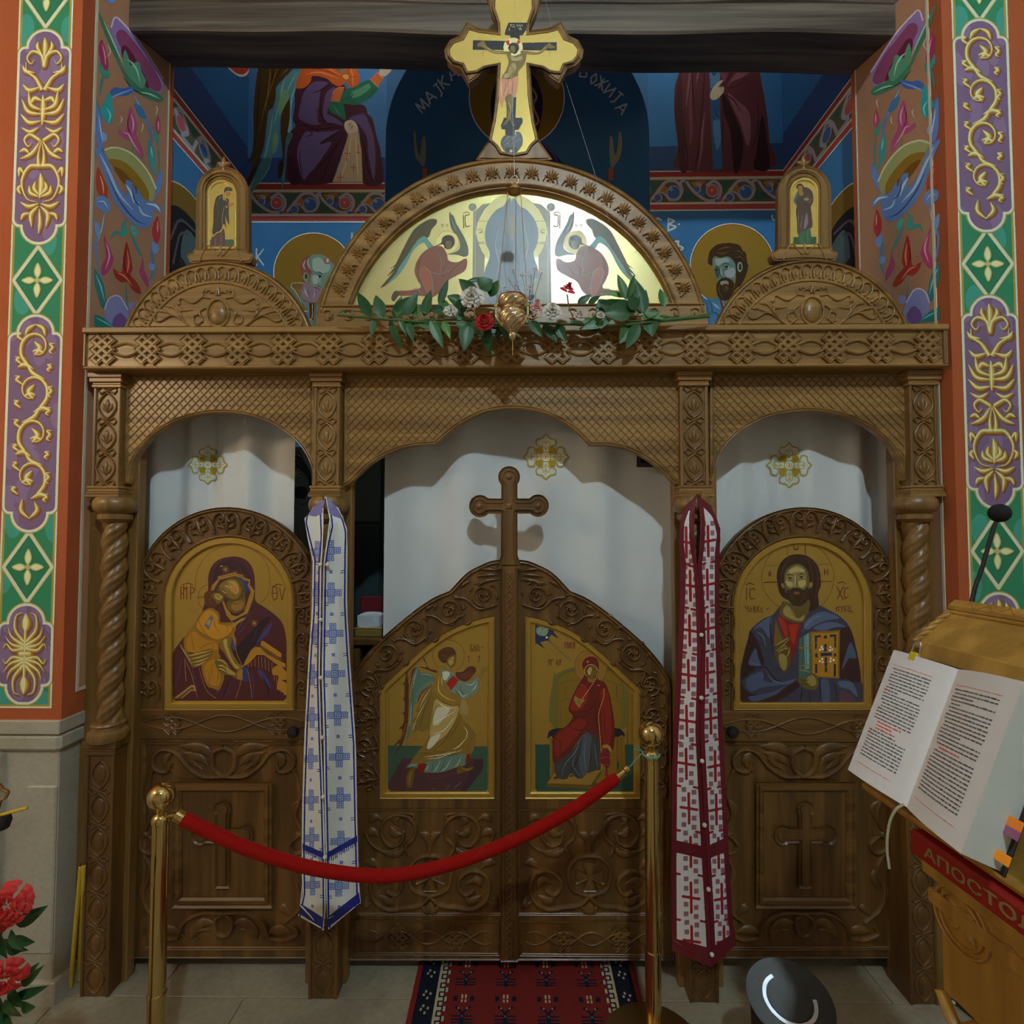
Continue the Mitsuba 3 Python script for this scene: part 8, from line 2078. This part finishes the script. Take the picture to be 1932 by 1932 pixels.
# body: square shaft under the desk, its face towards the reader carved
LO = BO + BN * .028 + BA * .018; LK = lambda u, v, w: LO + BA * np.asarray(u)[..., None] + np.array([0, 0, 1.0]) * np.asarray(v - LO[2])[..., None] + BN * np.asarray(-w)[..., None]
zt = BO[2] - .072
part(lec, 'body', [plate(0, .36, .80, zt, -.30, 0, .012, LK)], WL); part(lec, 'top_moulding', [plate(-.008, .37, zt - .075, zt - .05, -.31, .008, .004, LK), plate(-.014, .38, zt - .03, zt, -.32, .012, .004, LK)], WL)
part(lec, 'foot_column', [plate(.035, .33, .06, .80, -.26, -.03, .01, LK)], WL); part(lec, 'foot', [plate(-.03, .40, .0, .06, -.34, .03, .012, LK)], WL)
def lrel(pts, w, h=.006, wf=0.0, prof='flat'):
    m = relief(pts, w, h, 0.0, prof); v = m.vertices; return trimesh.Trimesh(LK(v[:, 0], v[:, 2], -v[:, 1] + wf), m.faces, process=False)
cc = (.048, .944); ring = lambda r: [(cc[0] + r * math.cos(t), cc[1] + r * math.sin(t)) for t in np.linspace(0, 2 * np.pi, 28)]
part(lec, 'roundel_carving', [lrel(ring(.046), .005), lrel(ring(.036), .004)] + [lrel([(cc[0], cc[1]), (cc[0] + .032 * math.cos(a), cc[1] + .032 * math.sin(a))], .016, .005, 0, 'drop') for a in np.arange(4) * np.pi / 2 + .78], WL)
cc = (.19, .90); part(lec, 'roundel_carving', [lrel(ring(.05), .005), lrel(ring(.04), .004)], WL)
part(lec, 'scroll_carving', [lrel(spiral((.05 + .07 * i, zt - .062), .016, 0, 1.4, .2), .004, .004) for i in range(5)], WL)
for u in (.07, .17, .27):
    a = [(u - .045, .06), (u - .045, .62), (u - .02, .72), (u, .75), (u + .02, .72), (u + .045, .62), (u + .045, .06)]; part(lec, 'arch_carving', [lrel(a, .014, .012, -.03)], WL)
    for t in range(5): part(lec, 'leaf_carving', [lrel([(u, .66 - .09 * t), (u + m * .02, .62 - .09 * t), (u + m * .028, .56 - .09 * t)], .018, .012, -.03, 'drop') for m in (1, -1)], WL)
part(lec, 'apron', [lrel([(.0, .80), (.03, .765), (.07, .80), (.11, .765), (.16, .80)], .02, .014, -.01)], WL)
# closed red book under the open one, its spine to the reader
rb = thing('red_book', 'thick closed red book with gold lettering on its spine, under the open book', 'book')
RK = lambda u, v, w: BO + BN * .014 + np.array([0, 0, -.052]) + BA * np.asarray(u)[..., None] + BN * np.asarray(v)[..., None] + np.array([0, 0, 1.0]) * np.asarray(w)[..., None]
part(rb, 'cover', [plate(.0, .30, -.014, .05, -.021, .019, .005, RK)], pigment('6a1410', 1.7, 'satin'))
tm = meshkit.text_mesh('АПОСТОЛ', .017, .0008, True); w = tm.bounds[1][0]; v = tm.vertices
part(rb, 'spine_title', trimesh.Trimesh(RK(.030 + v[:, 0] / w * .17, np.full(len(v), -.0142) - v[:, 2], v[:, 1] - .008), tm.faces, process=False), pigment('6a5a38', 1.6, 'satin'), smooth=False)
pen = thing('pen', 'dark blue pen with a light blue cap lying on the lectern beside the book', 'pen'); p0, p1 = BK(.196, -.012, -.024), BK(.206, .13, -.024)
part(pen, 'barrel', [tube([p0, lerp(p0, p1, .78)], .0042, 10)], pigment('1c2038', 1.5, 'satin'), smooth=40); part(pen, 'cap', [tube([lerp(p0, p1, .77), p1], .0052, 10)], pigment('1c7cb0', 1.4, 'satin'), smooth=40)
# microphone on the lectern's head board
mic = thing('microphone', 'black gooseneck microphone with a foam ball standing on the lectern', 'microphone'); mp = [(1843, 1188), (1834, 1165), (1833, 1140), (1841, 1105), (1852, 1075), (1862, 1040), (1872, 1005), (1879, 985)]; mY = HK(.01, .09, .01)[1]
gp = catmull([P(x, y, mY) for x, y in mp], 5); part(mic, 'gooseneck', [tube(gp, np.linspace(.0042, .0036, len(gp)), 10)], 'black_metal', smooth=50)
mat('foam', (.008, .008, .009), .95); mb = trimesh.creation.icosphere(4, .0185); mb.vertices *= 1 + .02 * (meshkit.noise(mb.vertices * 900)[:, None] - .5); mb.apply_translation(P(1886, 968, mY)); part(mic, 'foam_ball', [mb], 'foam', smooth=True); part(mic, 'base', [lathe([(.012, -.006), (.012, .004), (.006, .012), (0, .012)], 20, gp[0])], 'black_metal', smooth=40)
# ---------------------------------------------------------------- garland, flowers, hanging lamp, things in the sanctuary
def leafmat(name, c):
    scene[name] = {'type': 'twosided', 'bsdf': {'type': 'principled', 'base_color': {'type': 'rgb', 'value': list(c)}, 'roughness': .42, 'specular': .45}}
leafmat('leaf_dark', (.018, .075, .022)); leafmat('leaf_mid', (.035, .12, .028)); leafmat('leaf_fresh', (.08, .20, .035)); leafmat('stem_green', (.05, .11, .03)); leafmat('twig', (.10, .09, .05))
def leaf(p, d, side, L, W, curl=.25, fold=.25):
    """A leaf from p along d, its blade facing away from 'side' x d; folded along the midrib."""
    d = np.array(d, float); d /= np.linalg.norm(d); s = np.array(side, float); s -= d * (s @ d); s /= np.linalg.norm(s); n = np.cross(s, d); v, f = [], []; m = 9
    for i, t in enumerate(np.linspace(0, 1, m)):
        w = W / 2 * (math.sin(math.pi * min(t ** .75, 1)) ** .9 if 0 < t < 1 else .02); c = p + d * L * t - n * curl * L * t * t
        for k in (-1, -.5, 0, .5, 1): v.append(c + s * w * k + n * fold * w * abs(k) * 1.0)
    for i in range(m - 1):
        for j in range(4): a = i * 5 + j; f += [(a, a + 1, a + 6), (a, a + 6, a + 5)]
    return trimesh.Trimesh(np.array(v), np.array(f), process=False)
def rose(c, R, facing, layers=5, seed=1, ruffle=0.0):
    """Petals in spirals round a bud; one mesh per petal."""
    r = random.Random(seed); fz = np.array(facing, float); fz /= np.linalg.norm(fz); fx = np.cross([0, 0, 1.0], fz); fx /= np.linalg.norm(fx) + 1e-9; fy = np.cross(fz, fx); out = []
    for l in range(layers):
        n = 3 + l * 2 if ruffle else 3 + l; q = (l + 1) / layers; rad = R * q * .82; open_ = .15 + .85 * q ** 1.6
        for k in range(n):
            a = 2 * np.pi * k / n + l * .9 + r.uniform(-.15, .15); wd = 2.6 / n * 1.25; v, f = [], []; N, M = 7, 6
            for i, s in enumerate(np.linspace(0, 1, M)):
                for j, t in enumerate(np.linspace(-1, 1, N)):
                    th = a + wd * t * (.6 + .4 * s); bulge = 1 - .25 * t * t; rr = rad * (.30 + .70 * s ** .7) * (1 + open_ * .18 * s * s) * (1 - .06 * abs(t)); h = R * (.75 - .55 * q) + R * (.62 - .55 * open_) * s * bulge - (R * .22 * open_ * max(0, s - .75) * 3)
                    if ruffle: rr *= 1 + ruffle * math.sin(t * 9 + k * 2) * s; h += ruffle * R * .5 * math.cos(t * 8 + k) * s
                    v.append(c + fx * rr * math.cos(th) + fy * rr * math.sin(th) + fz * h)
            for i in range(M - 1):
                for j in range(N - 1): b_ = i * N + j; f += [(b_, b_ + 1, b_ + N + 1), (b_, b_ + N + 1, b_ + N)]
            out.append(trimesh.Trimesh(np.array(v), np.array(f), process=False))
    return out
def petalmat(name, c): scene[name] = {'type': 'twosided', 'bsdf': {'type': 'principled', 'base_color': {'type': 'rgb', 'value': list(c)}, 'roughness': .6, 'sheen': .4, 'specular': .25}}
petalmat('petal_red', (.36, .008, .012)); petalmat('petal_white', (.66, .64, .60)); petalmat('petal_pink', (.64, .36, .32)); petalmat('petal_coral', (.55, .035, .03)); petalmat('petal_blush', (.50, .42, .36))
YGd = -.095
gar = thing('garland', 'green leafy garland lying along the cornice under the gilded lunette', 'garland')
G = lambda x, y, dy=0.0: P(x, y, YGd + dy)
for pts, r in ([(637, 594), (700, 600), (770, 606), (850, 610), (930, 612), (1010, 610), (1090, 612), (1170, 614), (1240, 606), (1338, 596)], .004), ([(640, 590), (655, 585), (690, 590), (760, 600)], .0018), ([(800, 603), (900, 604), (1000, 612)], .0028), ([(1180, 606), (1260, 602), (1342, 592)], .0022), ([(1190, 612), (1270, 606), (1340, 599)], .0016), ([(1150, 600), (1200, 596), (1320, 600)], .0016):
    part(gar, 'stem', [tube(catmull([G(*p) for p in pts], 5), r, 7)], 'stem_green', smooth=50)
LEAVES = [(700, 598, -20, -38, 20, 0), (722, 600, -14, -44, 22, 0), (705, 603, 0, 34, 12, 0), (735, 603, 18, 48, 14, 0), (748, 598, 8, -36, 16, 1), (765, 596, 20, -40, 20, 0), (742, 600, 34, -34, 24, 0), (752, 603, 26, 36, 12, 1), (770, 606, 10, 36, 14, 0), (790, 600, -10, -30, 18, 1), (800, 598, 12, -44, 18, 0), (812, 604, 22, 46, 18, 1), (822, 606, 10, 44, 16, 1), (836, 606, 14, 32, 14, 2), (838, 600, 26, -22, 16, 1), (850, 596, -18, -36, 16, 1), (860, 592, 22, -26, 22, 0), (828, 575, 16, -42, 14, 0), (876, 600, -26, -10, 18, 1), (882, 612, -4, 46, 26, 0), (890, 606, 20, 30, 22, 0), (900, 560, -30, -26, 24, 0), (905, 545, 20, -16, 34, 0), (880, 532, 40, -10, 9, 0), (925, 560, 14, -26, 22, 0), (930, 600, 10, 40, 22, 0), (945, 605, 16, 36, 18, 0), (915, 616, 8, 44, 20, 0), (845, 588, -30, -6, 20, 0), (870, 575, -22, -14, 22, 0), (812, 590, -24, -12, 18, 1), (785, 608, 40, 12, 14, 1), (760, 610, 34, 6, 12, 1), (860, 612, 30, 4, 18, 1), (1000, 606, 20, 30, 18, 0), (1025, 612, 24, 30, 20, 0), (1050, 612, 14, 32, 18, 0), (1075, 606, 24, 6, 12, 1), (1095, 604, 30, 2, 12, 1),
          (1140, 600, -34, 18, 20, 1), (1152, 604, -50, 16, 18, 1), (1145, 590, -14, -24, 26, 0), (1172, 588, -38, -12, 28, 0), (1190, 590, -46, 2, 36, 0), (1200, 590, -46, -20, 24, 0), (1198, 585, -12, -22, 26, 0), (1215, 592, -12, -54, 26, 0), (1205, 592, 14, -40, 22, 0), (1182, 566, -14, -44, 16, 1), (1186, 562, 8, -36, 12, 1), (1180, 560, -40, -10, 10, 2), (1190, 570, 6, -24, 10, 2), (1194, 608, -24, 38, 26, 1), (1206, 610, -24, 44, 22, 0), (1224, 600, 4, 36, 26, 0), (1212, 600, 30, -10, 16, 1), (1215, 590, 30, 12, 12, 1), (1252, 580, -2, -36, 18, 1), (1240, 598, 26, 8, 10, 2), (1120, 598, 30, -14, 12, 1), (1100, 612, 34, 10, 14, 0), (1230, 604, 40, -4, 8, 1), (985, 600, 24, -22, 16, 0), (1090, 575, 22, -16, 14, 0), (1110, 575, 20, -12, 12, 0)]
rl = random.Random(4)
for i, (x, y, dx, dy, w, c) in enumerate(LEAVES):
    L = math.hypot(dx, dy) * .00178; yy = rl.uniform(-.02, .03)
    part(gar, 'leaf', [leaf(G(x, y, yy * .5), (dx, rl.uniform(-14, 4), -dy), (-dy, rl.uniform(-10, 10), -dx), L * 1.12, w * .00178 * 1.05, rl.uniform(-.1, .25), rl.uniform(.1, .4))], ('leaf_dark', 'leaf_mid', 'leaf_fresh')[c], smooth=60)
def flower(label, name, x, y, R, mt, facing=(0, -1, .25), layers=5, seed=1, ruffle=0.0, stem=None, group=None, dy=-.03):
    k = thing(name, label, 'flower', group); c = G(x, y, dy)
    for m in rose(c, R * .00170, facing, layers, seed, ruffle): part(k, 'petal', [m], mt, smooth=True)
    if stem: part(k, 'stem', [tube(catmull([G(*p, dy) for p in stem], 5), .0018, 6)], 'stem_green')
    return k
flower('red rose in the garland just left of the hanging lamp', 'rose', 915, 609, 20, 'petal_red', (-.1, -1, .25), 5, 2)
flower('dark red rose on a stem above the garland, right of the hanging lamp', 'rose', 1070, 550, 16, 'petal_red', (.3, -.6, .8), 4, 5, stem=[(1070, 556), (1074, 580), (1084, 606)])
flower('pale pink rose in the garland, touching the right side of the hanging lamp', 'rose', 1012, 582, 14, 'petal_pink', (.1, -1, .4), 5, 7)
flower('white rose in the garland between the pink rose and the dark red rose', 'rose', 1041, 589, 20, 'petal_white', (.05, -1, .3), 5, 9, .05)
flower('large white carnation in the garland, left of the hanging lamp', 'carnation', 892, 564, 25, 'petal_white', (-.05, -1, .35), 6, 11, .13)
flower('small spiky white flower in the garland left of the red rose', 'aster', 851, 588, 14, 'petal_white', (.1, -1, .4), 4, 13, .3)
flower('faded blush flower in the garland below the dark red rose', 'rose', 1092, 598, 13, 'petal_blush', (.2, -.8, .5), 4, 15, .08)
flower('small blush white flower at the left of the broad leaves, right part of the garland', 'rose', 1133, 595, 9, 'petal_blush', (0, -1, .4), 3, 17, .1)
spr = thing('flower_sprig', 'dry thin-stemmed sprig of small pale flowers rising behind the hanging lamp', 'flower')
for (x, y, s) in ((968, 512, 4), (960, 528, 4), (985, 520, 5), (975, 540, 4), (953, 545, 4), (1009, 510, 6), (1021, 517, 4), (1003, 523, 5), (1000, 545, 7), (955, 556, 6), (940, 552, 4)):
    e = G(x, y, .02); part(spr, 'stem', [tube(catmull([G(985 if x < 995 else 1012, 592, .02), G((x + 990) / 2 + 4, 560, .02), e], 5), .0009, 5)], 'twig'); part(spr, 'blossom', [cat(rose(e, s * .0018, (0, -.7, .7), 2, x, .2))], 'petal_blush', smooth=True)
# hanging oil lamp
hl = thing('hanging_lamp', 'small ornate brass oil lamp hanging on three chains before the lunette', 'lamp'); YH = -.185; hc = P(967, 600, YH); u = .00163
zf = lambda y: hc[2] + (600 - y) * u
def chased(prof, n=64):
    p = catmull(prof, 6); p = np.c_[p[:, 0] * u, [zf(y) for y in p[:, 1]]][::-1]; m = lathe(p, n, (hc[0], hc[1], 0)); v = m.vertices; d = v - [hc[0], hc[1], 0]; a = np.arctan2(d[:, 1], d[:, 0]); k = 1 + .05 * np.sin(a * 12 + d[:, 2] * 500) * np.sin(d[:, 2] * 900) + .03 * (meshkit.noise(v * 300) - .5); v[:, :2] = [hc[0], hc[1]] + d[:, :2] * k[:, None]; m.vertices = v; return m
part(hl, 'bowl', [chased([(27, 563), (27, 570), (24, 578), (20, 583), (24, 590), (25.5, 600), (23, 610), (16, 619), (10, 625), (7, 628)])], 'chased_brass', smooth=70)
part(hl, 'inner_glass', [lathe([(24 * u, zf(566)), (25.5 * u, zf(560)), (23 * u, zf(560))], 32, (hc[0], hc[1], 0))], pigment('5a1018', 1.6, 'varnish'), smooth=40, label='dark red glass rim')
part(hl, 'knob', [lathe([(2 * u, zf(643)), (7 * u, zf(638)), (8.5 * u, zf(632)), (5 * u, zf(627)), (7 * u, zf(625))], 24, (hc[0], hc[1], 0))], 'chased_brass', smooth=60)
def chain(a, c, r, n, beads=0):
    ms = []
    for i in range(n):
        t = (i + .5) / n; p = lerp(a, c, t); ln = np.linalg.norm(c - a) / n * .72; d = (c - a) / np.linalg.norm(c - a); R = trimesh.geometry.align_vectors([0, 0, 1], d); m = trimesh.creation.torus(ln * .46, r, 8, 5); m.vertices *= [1, .55, 1] if False else [1, 1, 1]; m.apply_transform(trimesh.transformations.rotation_matrix(math.pi / 2, [1, 0, 0])); m.vertices[:, 0] *= .5; m.apply_transform(trimesh.transformations.rotation_matrix((i % 2) * math.pi / 2, [0, 0, 1])); m.apply_transform(R); m.apply_translation(p); ms.append(m)
    return ms
part(hl, 'tassel_chain', chain(np.array([hc[0], hc[1], zf(643)]), np.array([hc[0], hc[1], zf(672)]), .0016, 9), 'chased_brass', smooth=60, kind='stuff')
cap = P(971, 357, YH); an = [math.radians(a) for a in (200, 330, 80)]
part(hl, 'canopy', [lathe([(14 * u, cap[2] - 5 * u), (13 * u, cap[2] + 2 * u), (7 * u, cap[2] + 7 * u), (3 * u, cap[2] + 10 * u), (0, cap[2] + 10 * u)], 28, (cap[0], cap[1], 0))], 'brass_satin', smooth=50)
rg_ = trimesh.creation.torus(8 * u, .0013, 24, 6); rg_.apply_transform(trimesh.transformations.rotation_matrix(math.pi / 2, [1, 0, 0])); rg_.apply_translation((cap[0], cap[1], cap[2] + 18 * u)); part(hl, 'ring', [rg_], 'chased_brass', smooth=60)
part(hl, 'wire', [tube([(cap[0], cap[1], cap[2] + 26 * u), (cap[0] - .01, cap[1] + .02, cap[2] + .4), (cap[0] - .02, .10, 3.40), (cap[0] - .02, .20, 3.46)], .0009, 5)], 'chrome_ring')
for a in an:
    t = np.array([cap[0] + 13 * u * math.cos(a), cap[1] + 13 * u * math.sin(a), cap[2] - 4 * u]); e = np.array([hc[0] + 33 * u * math.cos(a), hc[1] + 33 * u * math.sin(a), zf(588)])
    part(hl, 'chain', chain(t, e, .0011, 52), 'chased_brass', smooth=60, kind='stuff')
    part(hl, 'arm', [tube(catmull([e + (0, 0, .008), e + (0, 0, -.012), np.array([hc[0] + 32 * u * math.cos(a), hc[1] + 32 * u * math.sin(a), zf(604)]), np.array([hc[0] + 20 * u * math.cos(a), hc[1] + 20 * u * math.sin(a), zf(618)]), np.array([hc[0] + 24 * u * math.cos(a), hc[1] + 24 * u * math.sin(a), zf(600)])], 5), .0034, 7), trimesh.creation.icosphere(2, .006).apply_translation(e + (0, 0, .01))], 'chased_brass', smooth=50)
# roses in a floor vase at the left edge
vs = thing('floor_vase', 'tall dark vase of coral roses standing by the left pier', 'vase'); vp = P(-75, 1850, -.62); vp[2] = 0
part(vs, 'body', [lathe([(0, 0), (.10, 0), (.105, .02), (.07, .10), (.10, .30), (.075, .42), (.085, .46), (.07, .46), (.06, .42)], 36, tuple(vp))], 'brass_satin', smooth=50)
V = lambda x, y, d=0.0: P(x, y, -.62 + d); rv = random.Random(6)
for x, y, R, fc, lb in ((22, 1703, .047, (.25, -1, .25), 'upper coral red rose in the floor vase by the left pier'), (14, 1838, .042, (.5, -1, -.1), 'lower coral red rose in the floor vase by the left pier'), (-2, 1742, .022, (.2, -1, 0), 'small coral rosebud between the two roses by the left pier')):
    k = thing('rose', lb, 'flower'); c = V(x, y)
    for m in rose(c, R, fc, 5, x, .03): part(k, 'petal', [m], 'petal_coral', smooth=True)
    part(k, 'stem', [tube(catmull([c + (0, .02, 0), lerp(c, vp + (0, 0, .46), .5) + (.01, .01, .04), vp + (0, 0, .40)], 5), .0035, 6)], 'stem_green')
for x, y, dx, dy, w in ((30, 1745, 42, -24, 24), (20, 1755, 34, 20, 22), (25, 1770, 30, 8, 22), (8, 1772, 44, 12, 20), (12, 1790, 34, -4, 18), (40, 1860, 40, -36, 16), (20, 1860, 30, 26, 28), (28, 1880, 44, -10, 18), (10, 1885, 20, 30, 26), (40, 1895, 34, -8, 20), (0, 1880, 12, 40, 26), (5, 1900, 30, 30, 22), (36, 1850, 24, -20, 14), (0, 1760, 10, 40, 22)):
    L = math.hypot(dx, dy) * .00122; part(vs, 'leaf', [leaf(V(x, y, rv.uniform(0, .05)), (dx, rv.uniform(-20, 5), -dy), (-dy, rv.uniform(-8, 8), -dx), L * 1.2, w * .00125, .15, .3)], 'leaf_dark', smooth=60)
cs = thing('candle_stand', 'gilt flower-shaped candle stand at the left edge with one yellow candle', 'candle stand'); cz = V(-6, 1520)
part(cs, 'stem', [tube([cz - (0.02, 0, cz[2] - .01), cz - (.02, 0, .02)], .010, 10), lathe([(0, 0), (.09, 0), (.08, .02), (.02, .03), (0, .03)], 28, (cz[0] - .02, cz[1], 0))], 'brass_satin', smooth=40)
part(cs, 'rosette', [tube(catmull([V(-20, 1482), V(-2, 1480), V(6, 1490), V(15, 1494), V(10, 1505), V(2, 1510), V(-4, 1524), V(-20, 1526)], 5), .0035, 7)], 'brass_satin', smooth=50); part(cs, 'cup', [lathe([(0, -.02), (.016, -.015), (.02, .0), (.017, .012), (0, .012)], 20, V(0, 1550))], 'black_gloss', smooth=50)
part(cs, 'candle', [tube([V(-30, 1546), V(52, 1524)], .0036, 8)], 'wax', smooth=40)
# seen through the gaps of the curtains
wi = thing('standing_icon', 'dim painted icon of a bearded saint seen behind the left curtain', 'icon'); Yw = .55
part(wi, 'board', [bprism(pxpoly([(430, 845), (607, 845), (607, 1300), (430, 1300)], Yw), Yw, Yw + .02, .003)], pigment('4a5450', 1.5, 'satin')); part(wi, 'back_leg', [box(*sorted(P(np.array([500, 540]), 1200, Yw)[:, 0]), Yw + .02, Yw + .05, 0, 1.3)], WD)
picture(wi, move(parse('''
field 5c6660 p 0,0 600,0 600,2000 0,2000
halo 4a441a p -200,1080 80,1080 190,1220 10,1300 -20,1290
halo_line 2a2a1c s14 -60,1120 70,1085 150,1160 220,1280
hair 1c2018 f 20,1290 100,1240 190,1260 260,1350 320,1480 330,1650 300,1700 270,1560 180,1420 60,1400 30,1360
hair_line 3e4636 s10t 40,1310 140,1290 230,1360
hair_line 3e4636 s10t 40,1350 150,1340 250,1430
face 4a5a4c f 40,1420 160,1420 260,1500 290,1640 240,1760 140,1780 60,1720 40,1560
face_light 66766a f 60,1460 150,1450 200,1500 120,1530 70,1540
face_light 66766a s24t 110,1560 130,1620 150,1650
brow 1c2018 s12t 110,1520 170,1480 230,1500
eye 141812 s10t 140,1530 190,1520
beard 1c2018 f 90,1680 180,1640 280,1680 250,1790 180,1800 120,1780
shoulder 56605a f 80,1790 140,1850 200,1870 260,1830 360,1780 400,2000 60,2000
fold 2c342e s10t 130,1800 180,1860 210,1880 260,1830'''), (540, 680), 1 / 6.9) + [('garment', '5a625c', Polygon([(552, 965), (607, 965), (607, 1300), (552, 1300)]))] + parse('fold 323a34 s2t 560,980 566,1060 562,1120\nfold 323a34 s2t 580,1000 590,1060'), lambda v: P(v[:, 0], v[:, 1], Yw - .0006), clip=Polygon([(434, 849), (604, 849), (604, 1296), (434, 1296)]), gain=1.6, gloss='satin')
cb = thing('cupboard', 'dark green boards standing in for the sanctuary wall behind the middle curtain', 'cupboard'); Yk = .62  # dark boards built in place of the greenish sanctuary wall
k0, k1, kt = P(640, 1000, Yk)[0], P(800, 1000, Yk)[0], P(660, 800, Yk)[2]
part(cb, 'carcass', [bbox(k0, k1, Yk + .01, Yk + .40, 0, kt, .004)], pigment('22302e', 1.5, 'satin')); part(cb, 'door', [bbox(k0 + .01, P(718, 1000, Yk)[0], Yk - .008, Yk + .01, P(690, 985, Yk)[2], kt - .01, .004)], pigment('38463f', 1.6, 'satin')); part(cb, 'door', [bbox(k0 + .01, P(718, 1000, Yk)[0], Yk - .008, Yk + .01, .05, P(690, 990, Yk)[2], .004)], pigment('1c2c2e', 1.6, 'satin'))
at = thing('altar_table', 'table with a red cloth edge seen low behind the gap beside the middle curtain', 'table'); Yt = .40; a0, a1, az = P(655, 1140, Yt)[0], P(790, 1140, Yt)[0], P(690, 1205, Yt)[2]
part(at, 'top', [bbox(a0, a1, Yt, Yt + .20, az - .03, az, .004)], WD); part(at, 'red_cloth', [bbox(a0, a1, Yt + .18, Yt + .195, az, P(690, 1136, Yt)[2], .003)], pigment('5a1418', 1.6, 'satin'))
for x in (a0 + .02, a1 - .05): part(at, 'leg', [box(x, x + .03, Yt + .02, Yt + .05, 0, az - .03), box(x, x + .03, Yt + .15, Yt + .18, 0, az - .03)], WD)
fc_ = thing('folded_cloth', 'grey white folded cloth on the table behind the screen', 'cloth'); m = trimesh.creation.box((.13, .09, .06)).subdivide().subdivide().subdivide(); v = m.vertices; m.vertices = v * (1 - .25 * np.abs(v[:, :1] / .065) ** 3) + .008 * (meshkit.noise(v * 40)[:, None] - .5); m.apply_translation((P(688, 1170, Yt)[0], Yt + .09, az + .062)); part(fc_, 'cloth', [m], 'curtain_cloth', smooth=60)
gb = thing('gilt_box', 'small gilt box on the table behind the screen', 'box'); part(gb, 'body', [bbox(P(664, 1200, Yt)[0], P(716, 1200, Yt)[0], Yt + .03, Yt + .10, az, az + .032, .005)], 'gold_leaf'); part(gb, 'lid', [bbox(P(662, 1200, Yt)[0], P(718, 1200, Yt)[0], Yt + .028, Yt + .102, az + .03, az + .040, .004)], 'chased_brass')
pf = thing('picture_frame', 'small dark framed picture hanging behind the right side of the middle arch', 'picture'); q = lambda y: pxpoly([(1203, 830), (1245, 830), (1245, 880), (1203, 880)], y); part(pf, 'frame', [bprism(q(.165).difference(q(.165).buffer(-.014)), .165, .18, .003)], pigment('3a3440', 1.5, 'satin')); part(pf, 'print', [prism(q(.165).buffer(-.012), .171, .178)], pigment('14161c', 1.5, 'satin'))
ln = thing('thin_line', 'hair-thin nylon line running from the beam down to the lunette', 'line'); part(ln, 'filament', [tube([P(1024, -20, .12), P(1064, 144, .06), P(1120, 320, -.02), P(1150, 420, -.035)], .0005, 4)], pigment('a0a0a0', 1.2, 'satin'))
# lamps of the sanctuary, above and behind the timber beam
sl = thing('ceiling_lamp', 'plain lamp under the sanctuary ceiling behind the timber beam', 'lamp')
for i, x in enumerate((-.85, .85)):
    part(sl, 'globe', {'type': 'sphere', 'center': [x, .62, 4.45], 'radius': .09, 'emitter': emitter((1.0, .95, .86), 17)}, None); part(sl, 'cord', [tube([(x, .62, 4.54), (x, .62, 4.9)], .006, 6)], 'black_metal')
